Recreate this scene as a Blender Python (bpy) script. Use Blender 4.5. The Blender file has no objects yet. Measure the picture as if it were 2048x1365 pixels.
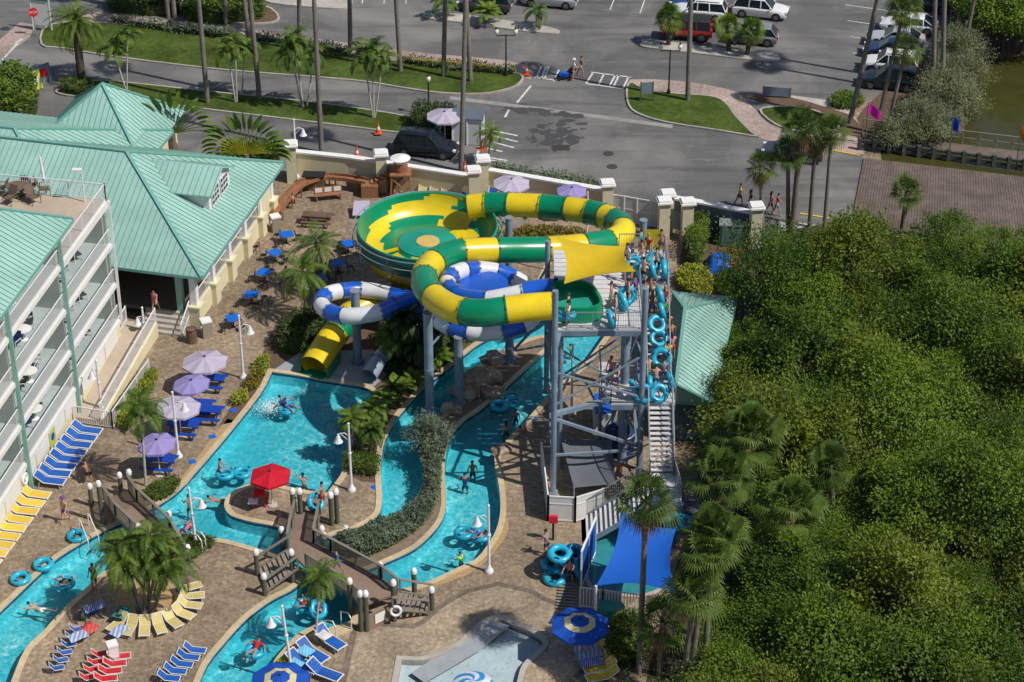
import bpy, bmesh, math, random
from mathutils import Vector, Matrix, Euler
from mathutils.geometry import delaunay_2d_cdt
random.seed(7)
RND = random.Random(11)
R = math.radians
S = bpy.context.scene
COL = S.collection
PI = math.pi
# ------------------------------------------------------------------ camera model
CH, PITCH, FPX = 74.0, R(32.0), 4374.0
CP, SP = math.cos(PITCH), math.sin(PITCH)
def G(px, py, z=0.0):
    a = (px - 1024.0) / FPX; b = (682.5 - py) / FPX
    d = Vector((a, CP + b * SP, -SP + b * CP))
    t = (z - CH) / d.z
    return Vector((d.x * t, d.y * t, z))
def HT(base, pytop):
    k = (682.5 - pytop) / FPX
    return CH + base.y * (k * CP - SP) / (CP + k * SP)
def PJ(P):
    y, z = P[1], P[2] - CH
    zc = y * CP - z * SP; yc = y * SP + z * CP
    return (1024 + FPX * P[0] / zc, 682.5 - FPX * yc / zc)
cam = bpy.data.cameras.new('camera'); cam_o = bpy.data.objects.new('camera', cam); COL.objects.link(cam_o)
cam.sensor_width = 36.0; cam.lens = 36.0 * FPX / 2048.0
cam.clip_start = 1.0; cam.clip_end = 2000.0
cam_o.location = (0, 0, CH); cam_o.rotation_euler = (PI / 2 - PITCH, 0, 0)
S.camera = cam_o
# ------------------------------------------------------------------ light
SUN_EL = R(52); SUNV = Vector((math.cos(R(26)) * math.cos(SUN_EL), -math.sin(R(26)) * math.cos(SUN_EL), math.sin(SUN_EL)))
sl = bpy.data.lights.new('sun', 'SUN'); sl.energy = 4.3; sl.angle = R(0.53); sl.color = (1.0, 0.945, 0.86)
so = bpy.data.objects.new('sun', sl); COL.objects.link(so)
so.rotation_euler = SUNV.to_track_quat('Z', 'Y').to_euler(); so.location = SUNV * 200
W = bpy.data.worlds.new('World'); S.world = W; W.use_nodes = True
nt = W.node_tree; bg = nt.nodes['Background']
sky = nt.nodes.new('ShaderNodeTexSky'); sky.sky_type = 'NISHITA'; sky.sun_disc = False
sky.sun_elevation = SUN_EL
sky.sun_rotation = math.atan2(SUNV.x, SUNV.y)
nt.links.new(sky.outputs[0], bg.inputs[0]); bg.inputs[1].default_value = 0.082
S.view_settings.view_transform = 'Standard'; S.view_settings.look = 'None'; S.view_settings.exposure = 0.0; S.view_settings.gamma = 1
S.render.engine = 'CYCLES'
cy = S.cycles
cy.max_bounces = 8; cy.transparent_max_bounces = 16; cy.diffuse_bounces = 3; cy.glossy_bounces = 3
cy.use_denoising = True; cy.caustics_reflective = False; cy.caustics_refractive = False
# ------------------------------------------------------------------ materials
def lin(h):
    if not isinstance(h, str): return tuple(h)
    h = h.lstrip('#'); o = []
    for i in (0, 2, 4):
        v = int(h[i:i + 2], 16) / 255.0
        o.append(v / 12.92 if v <= .04045 else ((v + .055) / 1.055) ** 2.4)
    return tuple(o)
MATS = {}
def nn(t, typ, **kw):
    n = t.nodes.new(typ)
    for k, v in kw.items(): setattr(n, k, v)
    return n
def M(name, col, rough=.6, var=.12, scale=3.0, bump=0.0, bscale=None, metal=0.0, spec=.4, var2=0.0, scale2=.3, coat=0.0, tl=None, rnd=0.0):
    """procedural material: base colour with two octaves of noise wear and optional bump"""
    if name in MATS: return MATS[name]
    m = bpy.data.materials.new(name); m.use_nodes = True; t = m.node_tree; L = t.links.new
    b = t.nodes['Principled BSDF']; c = lin(col)
    b.inputs['Roughness'].default_value = rough; b.inputs['Metallic'].default_value = metal
    b.inputs['Specular IOR Level'].default_value = spec; b.inputs['Coat Weight'].default_value = coat
    geo = nn(t, 'ShaderNodeNewGeometry'); pos = geo.outputs['Position']
    nz = nn(t, 'ShaderNodeTexNoise'); nz.inputs['Scale'].default_value = scale; nz.inputs['Detail'].default_value = 6
    nz.inputs['Roughness'].default_value = .65
    L(pos, nz.inputs['Vector'])
    mr = nn(t, 'ShaderNodeMapRange'); mr.inputs[1].default_value = .3; mr.inputs[2].default_value = .7
    mr.inputs[3].default_value = 1 - var; mr.inputs[4].default_value = 1 + var
    L(nz.outputs[0], mr.inputs[0]); val = mr.outputs[0]
    if var2:
        n2 = nn(t, 'ShaderNodeTexNoise'); n2.inputs['Scale'].default_value = scale2; n2.inputs['Detail'].default_value = 5; L(pos, n2.inputs['Vector'])
        m2 = nn(t, 'ShaderNodeMapRange'); m2.inputs[1].default_value = .32; m2.inputs[2].default_value = .68
        m2.inputs[3].default_value = 1 - var2; m2.inputs[4].default_value = 1 + var2
        L(n2.outputs[0], m2.inputs[0])
        mm = nn(t, 'ShaderNodeMath', operation='MULTIPLY'); L(val, mm.inputs[0]); L(m2.outputs[0], mm.inputs[1]); val = mm.outputs[0]
    if rnd:
        oi = nn(t, 'ShaderNodeObjectInfo'); m3 = nn(t, 'ShaderNodeMapRange'); m3.inputs[3].default_value = 1 - rnd; m3.inputs[4].default_value = 1 + rnd
        L(oi.outputs['Random'], m3.inputs[0]); mm = nn(t, 'ShaderNodeMath', operation='MULTIPLY'); L(val, mm.inputs[0]); L(m3.outputs[0], mm.inputs[1]); val = mm.outputs[0]
    vm = nn(t, 'ShaderNodeVectorMath', operation='SCALE'); vm.inputs[0].default_value = c; L(val, vm.inputs['Scale'])
    L(vm.outputs[0], b.inputs['Base Color'])
    if bump:
        nb = nn(t, 'ShaderNodeTexNoise'); nb.inputs['Scale'].default_value = bscale or scale * 4; nb.inputs['Detail'].default_value = 4; L(pos, nb.inputs['Vector'])
        bp = nn(t, 'ShaderNodeBump'); bp.inputs['Strength'].default_value = bump; bp.inputs['Distance'].default_value = .05
        L(nb.outputs[0], bp.inputs['Height']); L(bp.outputs[0], b.inputs['Normal'])
    MATS[name] = m; m['bsdf'] = 1
    if tl:   # a little light through the leaf or cloth
        tr = nn(t, 'ShaderNodeBsdfTranslucent'); v2 = nn(t, 'ShaderNodeVectorMath', operation='SCALE'); v2.inputs[0].default_value = tuple(x * tl[1] for x in c) if len(tl) == 2 else tl[1:4]
        L(val, v2.inputs['Scale']); L(v2.outputs[0], tr.inputs[0])
        mx = nn(t, 'ShaderNodeMixShader'); mx.inputs[0].default_value = tl[0]
        L(b.outputs[0], mx.inputs[1]); L(tr.outputs[0], mx.inputs[2]); L(mx.outputs[0], t.nodes['Material Output'].inputs[0])
    return m
# ------------------------------------------------------------------ mesh building
def frame(d):
    d = d.normalized(); up = Vector((0, 0, 1)) if abs(d.z) < .99 else Vector((0, 1, 0))
    s = d.cross(up).normalized(); u = s.cross(d).normalized()
    return s, u
class MB:
    def __init__(s): s.v = []; s.f = []; s.mi = []; s.cur = 0
    def add(s, vs, fs):
        o = len(s.v); s.v += [tuple(v) for v in vs]
        for f in fs: s.f.append([i + o for i in f]); s.mi.append(s.cur)
        return s
    def box(s, x0, x1, y0, y1, z0, z1):
        return s.add([(x0, y0, z0), (x1, y0, z0), (x1, y1, z0), (x0, y1, z0), (x0, y0, z1), (x1, y0, z1), (x1, y1, z1), (x0, y1, z1)],
              [(0, 3, 2, 1), (4, 5, 6, 7), (0, 1, 5, 4), (1, 2, 6, 5), (2, 3, 7, 6), (3, 0, 4, 7)])
    def cbox(s, c, sx, sy, sz, rz=0.0):
        cs, sn = math.cos(rz), math.sin(rz); vs = []
        for z in (-sz / 2, sz / 2):
            for x, y in ((-sx / 2, -sy / 2), (sx / 2, -sy / 2), (sx / 2, sy / 2), (-sx / 2, sy / 2)):
                vs.append((c[0] + x * cs - y * sn, c[1] + x * sn + y * cs, c[2] + z))
        return s.add(vs, [(0, 3, 2, 1), (4, 5, 6, 7), (0, 1, 5, 4), (1, 2, 6, 5), (2, 3, 7, 6), (3, 0, 4, 7)])
    def bar(s, a, b, w, h):
        a, b = Vector(a), Vector(b); d = b - a
        if d.length < 1e-6: return s
        sd, u = frame(d); vs = []
        for p in (a, b):
            for x, y in ((-1, -1), (1, -1), (1, 1), (-1, 1)): vs.append(p + sd * (x * w / 2) + u * (y * h / 2))
        return s.add(vs, [(0, 1, 2, 3), (7, 6, 5, 4), (0, 4, 5, 1), (1, 5, 6, 2), (2, 6, 7, 3), (3, 7, 4, 0)])
    def cyl(s, a, b, r0, r1=None, n=10, cap=True):
        r1 = r0 if r1 is None else r1
        return s.pipe([a, b], [r0, r1], n, cap)
    def pipe(s, pts, rad, n=8, cap=True, closed=False):
        pts = [Vector(p) for p in pts]; k = len(pts)
        if not hasattr(rad, '__len__'): rad = [rad] * k
        vs = []; prev = None
        for i, p in enumerate(pts):
            a = pts[i - 1] if (i > 0 or closed) else p; b = pts[(i + 1) % k] if (i < k - 1 or closed) else p
            d = (b - a).normalized()
            if prev is None: sd, u = frame(d)
            else:
                sd = (prev - d * prev.dot(d))
                sd = sd.normalized() if sd.length > 1e-6 else frame(d)[0]
                u = sd.cross(d).normalized()
            prev = sd
            for j in range(n):
                t = 2 * PI * j / n; vs.append(p + sd * (math.cos(t) * rad[i]) + u * (math.sin(t) * rad[i]))
        fs = []
        for i in range(k if closed else k - 1):
            i2 = (i + 1) % k
            for j in range(n):
                j2 = (j + 1) % n; fs.append((i * n + j, i * n + j2, i2 * n + j2, i2 * n + j))
        if cap and not closed: fs += [tuple(range(n))[::-1], tuple((k - 1) * n + j for j in range(n))]
        return s.add(vs, fs)
    def prism(s, poly, z0, z1, bottom=False):
        n = len(poly); vs = [(p[0], p[1], z0) for p in poly] + [(p[0], p[1], z1) for p in poly]
        fs = [(i, (i + 1) % n, n + (i + 1) % n, n + i) for i in range(n)] + [tuple(range(n, 2 * n))]
        if bottom: fs.append(tuple(range(n))[::-1])
        return s.add(vs, fs)
    def lathe(s, prof, n=16, c=(0, 0, 0)):
        vs = []; k = len(prof)
        for r, z in prof:
            for j in range(n): t = 2 * PI * j / n; vs.append((c[0] + r * math.cos(t), c[1] + r * math.sin(t), c[2] + z))
        fs = [(i * n + j, i * n + (j + 1) % n, (i + 1) * n + (j + 1) % n, (i + 1) * n + j) for i in range(k - 1) for j in range(n)]
        if prof[0][0] > 1e-4: fs.append(tuple(range(n))[::-1])
        if prof[-1][0] > 1e-4: fs.append(tuple((k - 1) * n + j for j in range(n)))
        return s.add(vs, fs)
    def ball(s, c, r, n=10, k=6, sz=1.0):
        return s.lathe([(r * math.sin(PI * i / k) + (1e-5 if i in (0, k) else 0), -r * sz * math.cos(PI * i / k)) for i in range(k + 1)], n, c)
    def torus(s, c, Rm, r, n=28, m=12, ax=None):
        ax = Vector(ax or (0, 0, 1)).normalized(); sd, u = frame(ax); vs = []
        for i in range(n):
            a = 2 * PI * i / n; d = sd * math.cos(a) + u * math.sin(a)
            for j in range(m):
                b = 2 * PI * j / m; vs.append(Vector(c) + d * (Rm + r * math.cos(b)) + ax * (r * math.sin(b)))
        fs = [(i * m + j, ((i + 1) % n) * m + j, ((i + 1) % n) * m + (j + 1) % m, i * m + (j + 1) % m) for i in range(n) for j in range(m)]
        return s.add(vs, fs)
    def quad(s, *p): return s.add(p, [tuple(range(len(p)))])
    def slab(s, pts, th):
        """thick sheet from a planar polygon of 3D points, thickened downwards"""
        n = len(pts); vs = [Vector(p) for p in pts] + [Vector(p) - Vector((0, 0, th)) for p in pts]
        return s.add(vs, [tuple(range(n)), tuple(range(n, 2 * n))[::-1]] + [(i, n + i, n + (i + 1) % n, (i + 1) % n) for i in range(n)])
    def build(s, name, mat, parent=None, smooth=None, kind=None, origin=None, label=None):
        off = Vector((0, 0, 0)); p = parent
        while p is not None: off += p.location; p = p.parent
        if parent is None and origin is not None: off = Vector(origin)
        me = bpy.data.meshes.new(name)
        me.from_pydata([tuple(Vector(v) - off) for v in s.v], [], s.f)
        for m in (mat if isinstance(mat, (list, tuple)) else [mat]): me.materials.append(m)
        if any(s.mi): me.polygons.foreach_set('material_index', s.mi)
        me.validate()
        bm = bmesh.new(); bm.from_mesh(me)
        if smooth is not False or True: bmesh.ops.recalc_face_normals(bm, faces=bm.faces) if len(bm.faces) < 60000 and smooth != 'raw' else None
        bm.to_mesh(me); bm.free()
        if smooth and smooth != 'raw':
            me.polygons.foreach_set('use_smooth', [True] * len(me.polygons)); me.set_sharp_from_angle(angle=R(smooth if smooth is not True else 40))
        me.update()
        o = bpy.data.objects.new(name, me); COL.objects.link(o)
        if parent is not None: o.parent = parent
        elif origin is not None: o.location = origin
        if kind: o['kind'] = kind
        if label: o['label'] = label
        return o
def thing(name, label, cat, loc=(0, 0, 0), group=None):
    o = bpy.data.objects.new(name, None); COL.objects.link(o); o.location = loc; o.empty_display_size = .3
    o['label'] = label; o['category'] = cat
    if group: o['group'] = group
    return o
def tag(o, label, cat, group=None):
    o['label'] = label; o['category'] = cat
    if group: o['group'] = group
    return o
KIDS = {}
def kids(o):
    if o.name not in KIDS: KIDS[o.name] = list(o.children)
    return KIDS[o.name]
def copy_tree(o, parent=None):
    c = o.copy(); COL.objects.link(c)
    if parent is not None: c.parent = parent
    for ch in kids(o): copy_tree(ch, c)
    return c
def dup(o, loc, rz=0.0, label=None, group=None, scale=None, rot=None):
    c = copy_tree(o); c.location = loc; c.rotation_euler = rot if rot is not None else (0, 0, rz)
    if scale: c.scale = scale if hasattr(scale, '__len__') else (scale,) * 3
    if label: c['label'] = label
    if group: c['group'] = group
    return c
class Proto:
    """first use moves the prototype itself, later uses copy it with its parts"""
    def __init__(s, o): s.o = o; s.used = False; kids_all(o)
    def put(s, loc, rz=0.0, label=None, group=None, scale=None, rot=None):
        if s.used: return dup(s.o, loc, rz, label, group, scale, rot)
        s.used = True; c = s.o; c.location = loc; c.rotation_euler = rot if rot is not None else (0, 0, rz)
        if scale: c.scale = scale if hasattr(scale, '__len__') else (scale,) * 3
        if label: c['label'] = label
        if group: c['group'] = group
        return c
def kids_all(o):
    for c in kids(o): kids_all(c)
ORD = ['first', 'second', 'third', 'fourth', 'fifth', 'sixth', 'seventh', 'eighth', 'ninth', 'tenth', 'eleventh', 'twelfth']
# 2D helpers
def inside(p, poly):
    x, y = p[0], p[1]; c = False; n = len(poly); j = n - 1
    for i in range(n):
        xi, yi = poly[i][0], poly[i][1]; xj, yj = poly[j][0], poly[j][1]
        if (yi > y) != (yj > y) and x < (xj - xi) * (y - yi) / (yj - yi) + xi: c = not c
        j = i
    return c
def spline(pts, closed=True, sub=4, keep=()):
    """Catmull-Rom through 2D/3D points; indices in keep stay sharp"""
    n = len(pts); out = []; P = [Vector(p) for p in pts]
    for i in range(n if closed else n - 1):
        p1, p2 = P[i], P[(i + 1) % n]
        p0 = P[i - 1] if (closed or i > 0) else p1; p3 = P[(i + 2) % n] if (closed or i < n - 2) else p2
        if i in keep: p0 = p1
        if (i + 1) % n in keep: p3 = p2
        for k in range(sub):
            t = k / sub; t2 = t * t; t3 = t2 * t
            out.append(.5 * ((2 * p1) + (p2 - p0) * t + (2 * p0 - 5 * p1 + 4 * p2 - p3) * t2 + (3 * p1 - p0 - 3 * p2 + p3) * t3))
    if not closed: out.append(P[-1].copy())
    return out
def gp(pxs, z=0.0): return [G(x, y, z) for x, y in pxs]
def area2(poly): return sum(poly[i - 1][0] * poly[i][1] - poly[i][0] * poly[i - 1][1] for i in range(len(poly))) / 2
def offset(poly, d):
    """offset a closed 2D loop outwards by d"""
    n = len(poly); sg = 1 if area2(poly) > 0 else -1; out = []
    for i in range(n):
        a, b, c = Vector(poly[i - 1][:2]), Vector(poly[i][:2]), Vector(poly[(i + 1) % n][:2])
        e1 = (b - a); e2 = (c - b)
        e1 = e1.normalized() if e1.length > 1e-6 else Vector((1, 0)); e2 = e2.normalized() if e2.length > 1e-6 else e1
        n1 = Vector((e1.y, -e1.x)) * sg; n2 = Vector((e2.y, -e2.x)) * sg; m = (n1 + n2)
        m = m.normalized() if m.length > 1e-3 else n1
        out.append(b + m * (d / max(.5, m.dot(n1))))
    return out
def sheet(name, loops, z, mat, kind='structure', test=None):
    """flat sheet: area by even-odd over all loops"""
    vs = []; es = []
    for lp in loops:
        o = len(vs); n = len(lp); vs += [Vector((p[0], p[1])) for p in lp]; es += [(o + i, o + (i + 1) % n) for i in range(n)]
    r = delaunay_2d_cdt(vs, es, [], 0, 1e-5); mb = MB(); fs = []
    for f in r[2]:
        c = sum((r[0][i] for i in f), Vector((0, 0))) / len(f)
        if sum(inside(c, lp) for lp in loops) % 2: fs.append(list(f))
    mb.add([(v.x, v.y, z) for v in r[0]], fs)
    o = mb.build(name, mat, smooth=False)
    for p in o.data.polygons:
        if p.normal.z < 0: p.flip()
    if kind: o['kind'] = kind
    return o
def ring(mb, inner, outer, z0, z1):
    """raised kerb between two loops of equal length"""
    n = len(inner); vs = []
    for p in inner: vs += [(p[0], p[1], z0), (p[0], p[1], z1)]
    for p in outer: vs += [(p[0], p[1], z0), (p[0], p[1], z1)]
    fs = []
    for i in range(n):
        j = (i + 1) % n
        fs += [(2 * i, 2 * j, 2 * j + 1, 2 * i + 1), (2 * n + 2 * i, 2 * n + 2 * i + 1, 2 * n + 2 * j + 1, 2 * n + 2 * j), (2 * i + 1, 2 * j + 1, 2 * n + 2 * j + 1, 2 * n + 2 * i + 1)]
    return mb.add(vs, fs)
def cloop(c, r, n=32, ph=0): return [Vector((c[0] + r * math.cos(2 * PI * i / n + ph), c[1] + r * math.sin(2 * PI * i / n + ph))) for i in range(n)]
# ------------------------------------------------------------------ palette
M('asphalt_new', (.085, .085, .09), .9, .14, 1.5, .2, 30, var2=.25, scale2=.15)
M('dark_splotch', (.06, .06, .063), .8, .2, 2.0)
M('concrete', (.40, .37, .33), .8, .12, 2.0, .1, var2=.15, scale2=.4)
M('gutter', (.27, .26, .25), .8, .15, 2.0, var2=.15)
M('kerb_concrete', (.36, .335, .29), .8, .15, 3.0, var2=.18, scale2=.6)
M('road_paint', (.55, .55, .54), .7, .25, 4.0, var2=.2, scale2=1.5)
M('yellow_paint', (.62, .42, .03), .6, .15, 3.0)
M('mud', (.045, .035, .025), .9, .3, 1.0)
M('mulch', (.12, .075, .05), .95, .35, 5.0, .5)
M('gravel', (.40, .27, .13), .95, .35, 9.0, .5)
M('dirt', (.20, .155, .11), .95, .3, 2.5, .4)
M('canal_water', (.050, .050, .014), .08, .2, .3, .06, 3.0, spec=.5)
M('coping', (.50, .40, .255), .7, .14, 2.5, .1, var2=.12)
M('pool_tile', (.025, .11, .24), .25, .35, 6.0)
M('pool_floor', (.56, .86, .87), .6, .05, 1.5, var2=.06, scale2=.4)
M('white_floor', (.52, .60, .64), .5, .08, 1.5, var2=.12)
M('grey_floor', (.30, .325, .345), .6, .1, 1.5)
def stone_mat(name, c1, c2, c3, cell=2.6, mortar=.75, big=.18):
    m = bpy.data.materials.new(name); m.use_nodes = True; t = m.node_tree; L = t.links.new; b = t.nodes['Principled BSDF']
    g = nn(t, 'ShaderNodeNewGeometry'); p = g.outputs['Position']
    v = nn(t, 'ShaderNodeTexVoronoi'); v.inputs['Scale'].default_value = cell; L(p, v.inputs['Vector'])
    ve = nn(t, 'ShaderNodeTexVoronoi', feature='DISTANCE_TO_EDGE'); ve.inputs['Scale'].default_value = cell; L(p, ve.inputs['Vector'])
    sp = nn(t, 'ShaderNodeSeparateColor'); L(v.outputs['Color'], sp.inputs[0])
    cr = nn(t, 'ShaderNodeValToRGB'); e = cr.color_ramp.elements; e[0].color = (*c1, 1); e[1].color = (*c3, 1); x = cr.color_ramp.elements.new(.5); x.color = (*c2, 1)
    L(sp.outputs[0], cr.inputs[0])
    n = nn(t, 'ShaderNodeTexNoise'); n.inputs['Scale'].default_value = big; n.inputs['Detail'].default_value = 7; n.inputs['Roughness'].default_value = .7; L(p, n.inputs['Vector'])
    mr = nn(t, 'ShaderNodeMapRange'); mr.inputs[1].default_value = .3; mr.inputs[2].default_value = .7; mr.inputs[3].default_value = .58; mr.inputs[4].default_value = 1.36; L(n.outputs[0], mr.inputs[0])
    m2 = nn(t, 'ShaderNodeMapRange'); m2.inputs[1].default_value = 0; m2.inputs[2].default_value = .05; m2.inputs[3].default_value = mortar; m2.inputs[4].default_value = 1; L(ve.outputs[0], m2.inputs[0])
    n2 = nn(t, 'ShaderNodeTexNoise'); n2.inputs['Scale'].default_value = 4; n2.inputs['Detail'].default_value = 5; L(p, n2.inputs['Vector'])
    m3 = nn(t, 'ShaderNodeMapRange'); m3.inputs[1].default_value = .3; m3.inputs[2].default_value = .7; m3.inputs[3].default_value = .8; m3.inputs[4].default_value = 1.2; L(n2.outputs[0], m3.inputs[0])
    a = nn(t, 'ShaderNodeMath', operation='MULTIPLY'); L(mr.outputs[0], a.inputs[0]); L(m2.outputs[0], a.inputs[1])
    a2 = nn(t, 'ShaderNodeMath', operation='MULTIPLY'); L(a.outputs[0], a2.inputs[0]); L(m3.outputs[0], a2.inputs[1])
    s = nn(t, 'ShaderNodeVectorMath', operation='SCALE'); L(cr.outputs[0], s.inputs[0]); L(a2.outputs[0], s.inputs['Scale']); L(s.outputs[0], b.inputs['Base Color'])
    b.inputs['Roughness'].default_value = .8; bp = nn(t, 'ShaderNodeBump'); bp.inputs['Strength'].default_value = .35; bp.inputs['Distance'].default_value = .03; L(m2.outputs[0], bp.inputs['Height']); L(bp.outputs[0], b.inputs['Normal'])
    MATS[name] = m; return m
stone_mat('deck_stone', (.205, .150, .098), (.262, .197, .132), (.325, .252, .178), 5.2, .75, .15)
stone_mat('brick_paver', (.27, .21, .14), (.33, .26, .18), (.39, .31, .22), 5.0, .6)
stone_mat('pink_paver', (.33, .245, .215), (.36, .275, .24), (.40, .31, .275), 6.0, .8)
stone_mat('dark_band', (.14, .105, .08), (.17, .13, .10), (.20, .155, .12), 3.0, .8)
stone_mat('rock', (.27, .19, .13), (.36, .27, .20), (.43, .35, .27), .7, .6, .5)
def road_mat(name, col, dark, light):
    """worn asphalt: tyre-polished streaks along the street, pale dust and dark oily patches"""
    m = bpy.data.materials.new(name); m.use_nodes = True; t = m.node_tree; L = t.links.new; b = t.nodes['Principled BSDF']; g = nn(t, 'ShaderNodeNewGeometry'); p = g.outputs['Position']
    def noise(sc, det, rot=0.0, vs=(1, 1, 1), dist=0.0):
        mp = nn(t, 'ShaderNodeMapping'); mp.inputs['Rotation'].default_value = (0, 0, rot); mp.inputs['Scale'].default_value = vs; L(p, mp.inputs['Vector']); n = nn(t, 'ShaderNodeTexNoise'); n.inputs['Scale'].default_value = sc; n.inputs['Detail'].default_value = det; n.inputs['Roughness'].default_value = .62; n.inputs['Distortion'].default_value = dist; L(mp.outputs[0], n.inputs['Vector']); return n.outputs[0]
    def rng(v, a, b_, c, d): r_ = nn(t, 'ShaderNodeMapRange'); r_.inputs[1].default_value = a; r_.inputs[2].default_value = b_; r_.inputs[3].default_value = c; r_.inputs[4].default_value = d; L(v, r_.inputs[0]); return r_.outputs[0]
    def mix(f, a, b_): x = nn(t, 'ShaderNodeMix', data_type='RGBA'); L(f, x.inputs[0]); (L(a, x.inputs[6]) if not isinstance(a, tuple) else setattr(x.inputs[6], 'default_value', (*a, 1))); (L(b_, x.inputs[7]) if not isinstance(b_, tuple) else setattr(x.inputs[7], 'default_value', (*b_, 1))); return x.outputs[2]
    c = mix(rng(noise(.11, 6, 0, (1, 1, 1), .6), .42, .66, 0, .85), tuple(col), tuple(light)); c = mix(rng(noise(.35, 6, .22, (.16, 1.6, 1), .3), .50, .72, 0, .75), c, tuple(dark)); c = mix(rng(noise(.09, 5, 1.0, (1, 1, 1), 1.0), .55, .70, 0, .6), c, tuple(dark)); c = mix(rng(noise(.8, 7, -.2, (.3, 1.4, 1), 1.5), .60, .68, 0, .45), c, tuple(light))
    f = rng(noise(7, 5), .3, .7, .85, 1.15); v = nn(t, 'ShaderNodeVectorMath', operation='SCALE'); L(c, v.inputs[0]); L(f, v.inputs['Scale']); L(v.outputs[0], b.inputs['Base Color']); b.inputs['Roughness'].default_value = .85; MATS[name] = m; return m
road_mat('asphalt', (.112, .110, .110), (.048, .048, .052), (.225, .216, .205))
def grass_mat(name, c):
    m = M(name, c, .9, .35, 2.2, .9, 14, spec=.1, var2=.3, scale2=.35); return m
grass_mat('grass', (.058, .088, .017))
def water_mat(name, tint_lo, tint_hi, cell=1.15):
    """clear pool water: tinted transparency broken up by ripples (which focus the sun on the floor), and a fresnel mirror"""
    m = bpy.data.materials.new(name); m.use_nodes = True; t = m.node_tree; L = t.links.new
    t.nodes.remove(t.nodes['Principled BSDF']); out = t.nodes['Material Output']
    p = nn(t, 'ShaderNodeNewGeometry').outputs['Position']
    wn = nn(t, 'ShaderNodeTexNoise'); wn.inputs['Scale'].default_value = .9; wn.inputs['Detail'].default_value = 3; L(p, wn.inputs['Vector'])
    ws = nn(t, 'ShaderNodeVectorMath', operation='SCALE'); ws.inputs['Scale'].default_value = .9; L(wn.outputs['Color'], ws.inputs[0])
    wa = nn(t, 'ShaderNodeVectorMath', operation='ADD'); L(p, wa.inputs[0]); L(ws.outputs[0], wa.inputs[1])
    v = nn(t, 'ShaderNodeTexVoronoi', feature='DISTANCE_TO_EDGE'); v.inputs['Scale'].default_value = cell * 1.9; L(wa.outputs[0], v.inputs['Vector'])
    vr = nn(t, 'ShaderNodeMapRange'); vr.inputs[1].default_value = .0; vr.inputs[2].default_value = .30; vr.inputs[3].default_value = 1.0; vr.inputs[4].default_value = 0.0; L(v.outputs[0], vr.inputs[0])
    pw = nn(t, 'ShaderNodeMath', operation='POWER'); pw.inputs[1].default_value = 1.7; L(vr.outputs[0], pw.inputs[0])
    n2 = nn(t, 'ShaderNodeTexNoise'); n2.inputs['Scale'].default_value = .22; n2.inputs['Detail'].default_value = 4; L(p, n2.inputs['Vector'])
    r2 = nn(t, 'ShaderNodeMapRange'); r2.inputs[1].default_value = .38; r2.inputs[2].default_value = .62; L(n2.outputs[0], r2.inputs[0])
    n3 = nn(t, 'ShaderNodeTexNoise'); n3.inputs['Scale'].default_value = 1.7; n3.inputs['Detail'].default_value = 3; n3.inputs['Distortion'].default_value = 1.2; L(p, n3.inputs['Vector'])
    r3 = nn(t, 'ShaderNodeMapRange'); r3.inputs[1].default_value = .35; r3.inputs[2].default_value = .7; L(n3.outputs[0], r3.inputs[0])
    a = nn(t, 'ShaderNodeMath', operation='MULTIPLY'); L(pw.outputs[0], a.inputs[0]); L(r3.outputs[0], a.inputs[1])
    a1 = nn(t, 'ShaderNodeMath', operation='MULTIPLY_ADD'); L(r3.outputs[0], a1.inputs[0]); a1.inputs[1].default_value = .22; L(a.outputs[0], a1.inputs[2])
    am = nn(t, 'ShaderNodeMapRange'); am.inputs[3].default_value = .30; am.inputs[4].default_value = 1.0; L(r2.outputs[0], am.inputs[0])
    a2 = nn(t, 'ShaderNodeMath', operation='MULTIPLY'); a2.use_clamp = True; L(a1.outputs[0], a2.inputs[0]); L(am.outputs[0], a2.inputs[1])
    mx = nn(t, 'ShaderNodeMix', data_type='RGBA'); mx.inputs[6].default_value = (*tint_lo, 1); mx.inputs[7].default_value = (*tint_hi, 1); L(a2.outputs[0], mx.inputs[0])  # bright caustic lines and patches are painted into the transparency tint
    tr = nn(t, 'ShaderNodeBsdfTransparent'); L(mx.outputs[2], tr.inputs[0])
    gl = nn(t, 'ShaderNodeBsdfGlossy'); gl.inputs['Roughness'].default_value = .08
    b1 = nn(t, 'ShaderNodeTexNoise'); b1.inputs['Scale'].default_value = 3.2; b1.inputs['Detail'].default_value = 4; b1.inputs['Distortion'].default_value = .8; L(p, b1.inputs['Vector'])
    bp = nn(t, 'ShaderNodeBump'); bp.inputs['Strength'].default_value = .38; bp.inputs['Distance'].default_value = .12; L(b1.outputs[0], bp.inputs['Height']); L(bp.outputs[0], gl.inputs['Normal'])
    fr = nn(t, 'ShaderNodeFresnel'); fr.inputs[0].default_value = 1.33; L(bp.outputs[0], fr.inputs['Normal'])
    ms = nn(t, 'ShaderNodeMixShader'); L(fr.outputs[0], ms.inputs[0]); L(tr.outputs[0], ms.inputs[1]); L(gl.outputs[0], ms.inputs[2]); L(ms.outputs[0], out.inputs[0])
    MATS[name] = m; return m
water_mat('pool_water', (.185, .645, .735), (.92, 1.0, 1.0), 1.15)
water_mat('kid_water', (.90, .955, .975), (.98, 1.0, 1.0), .8)
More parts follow.
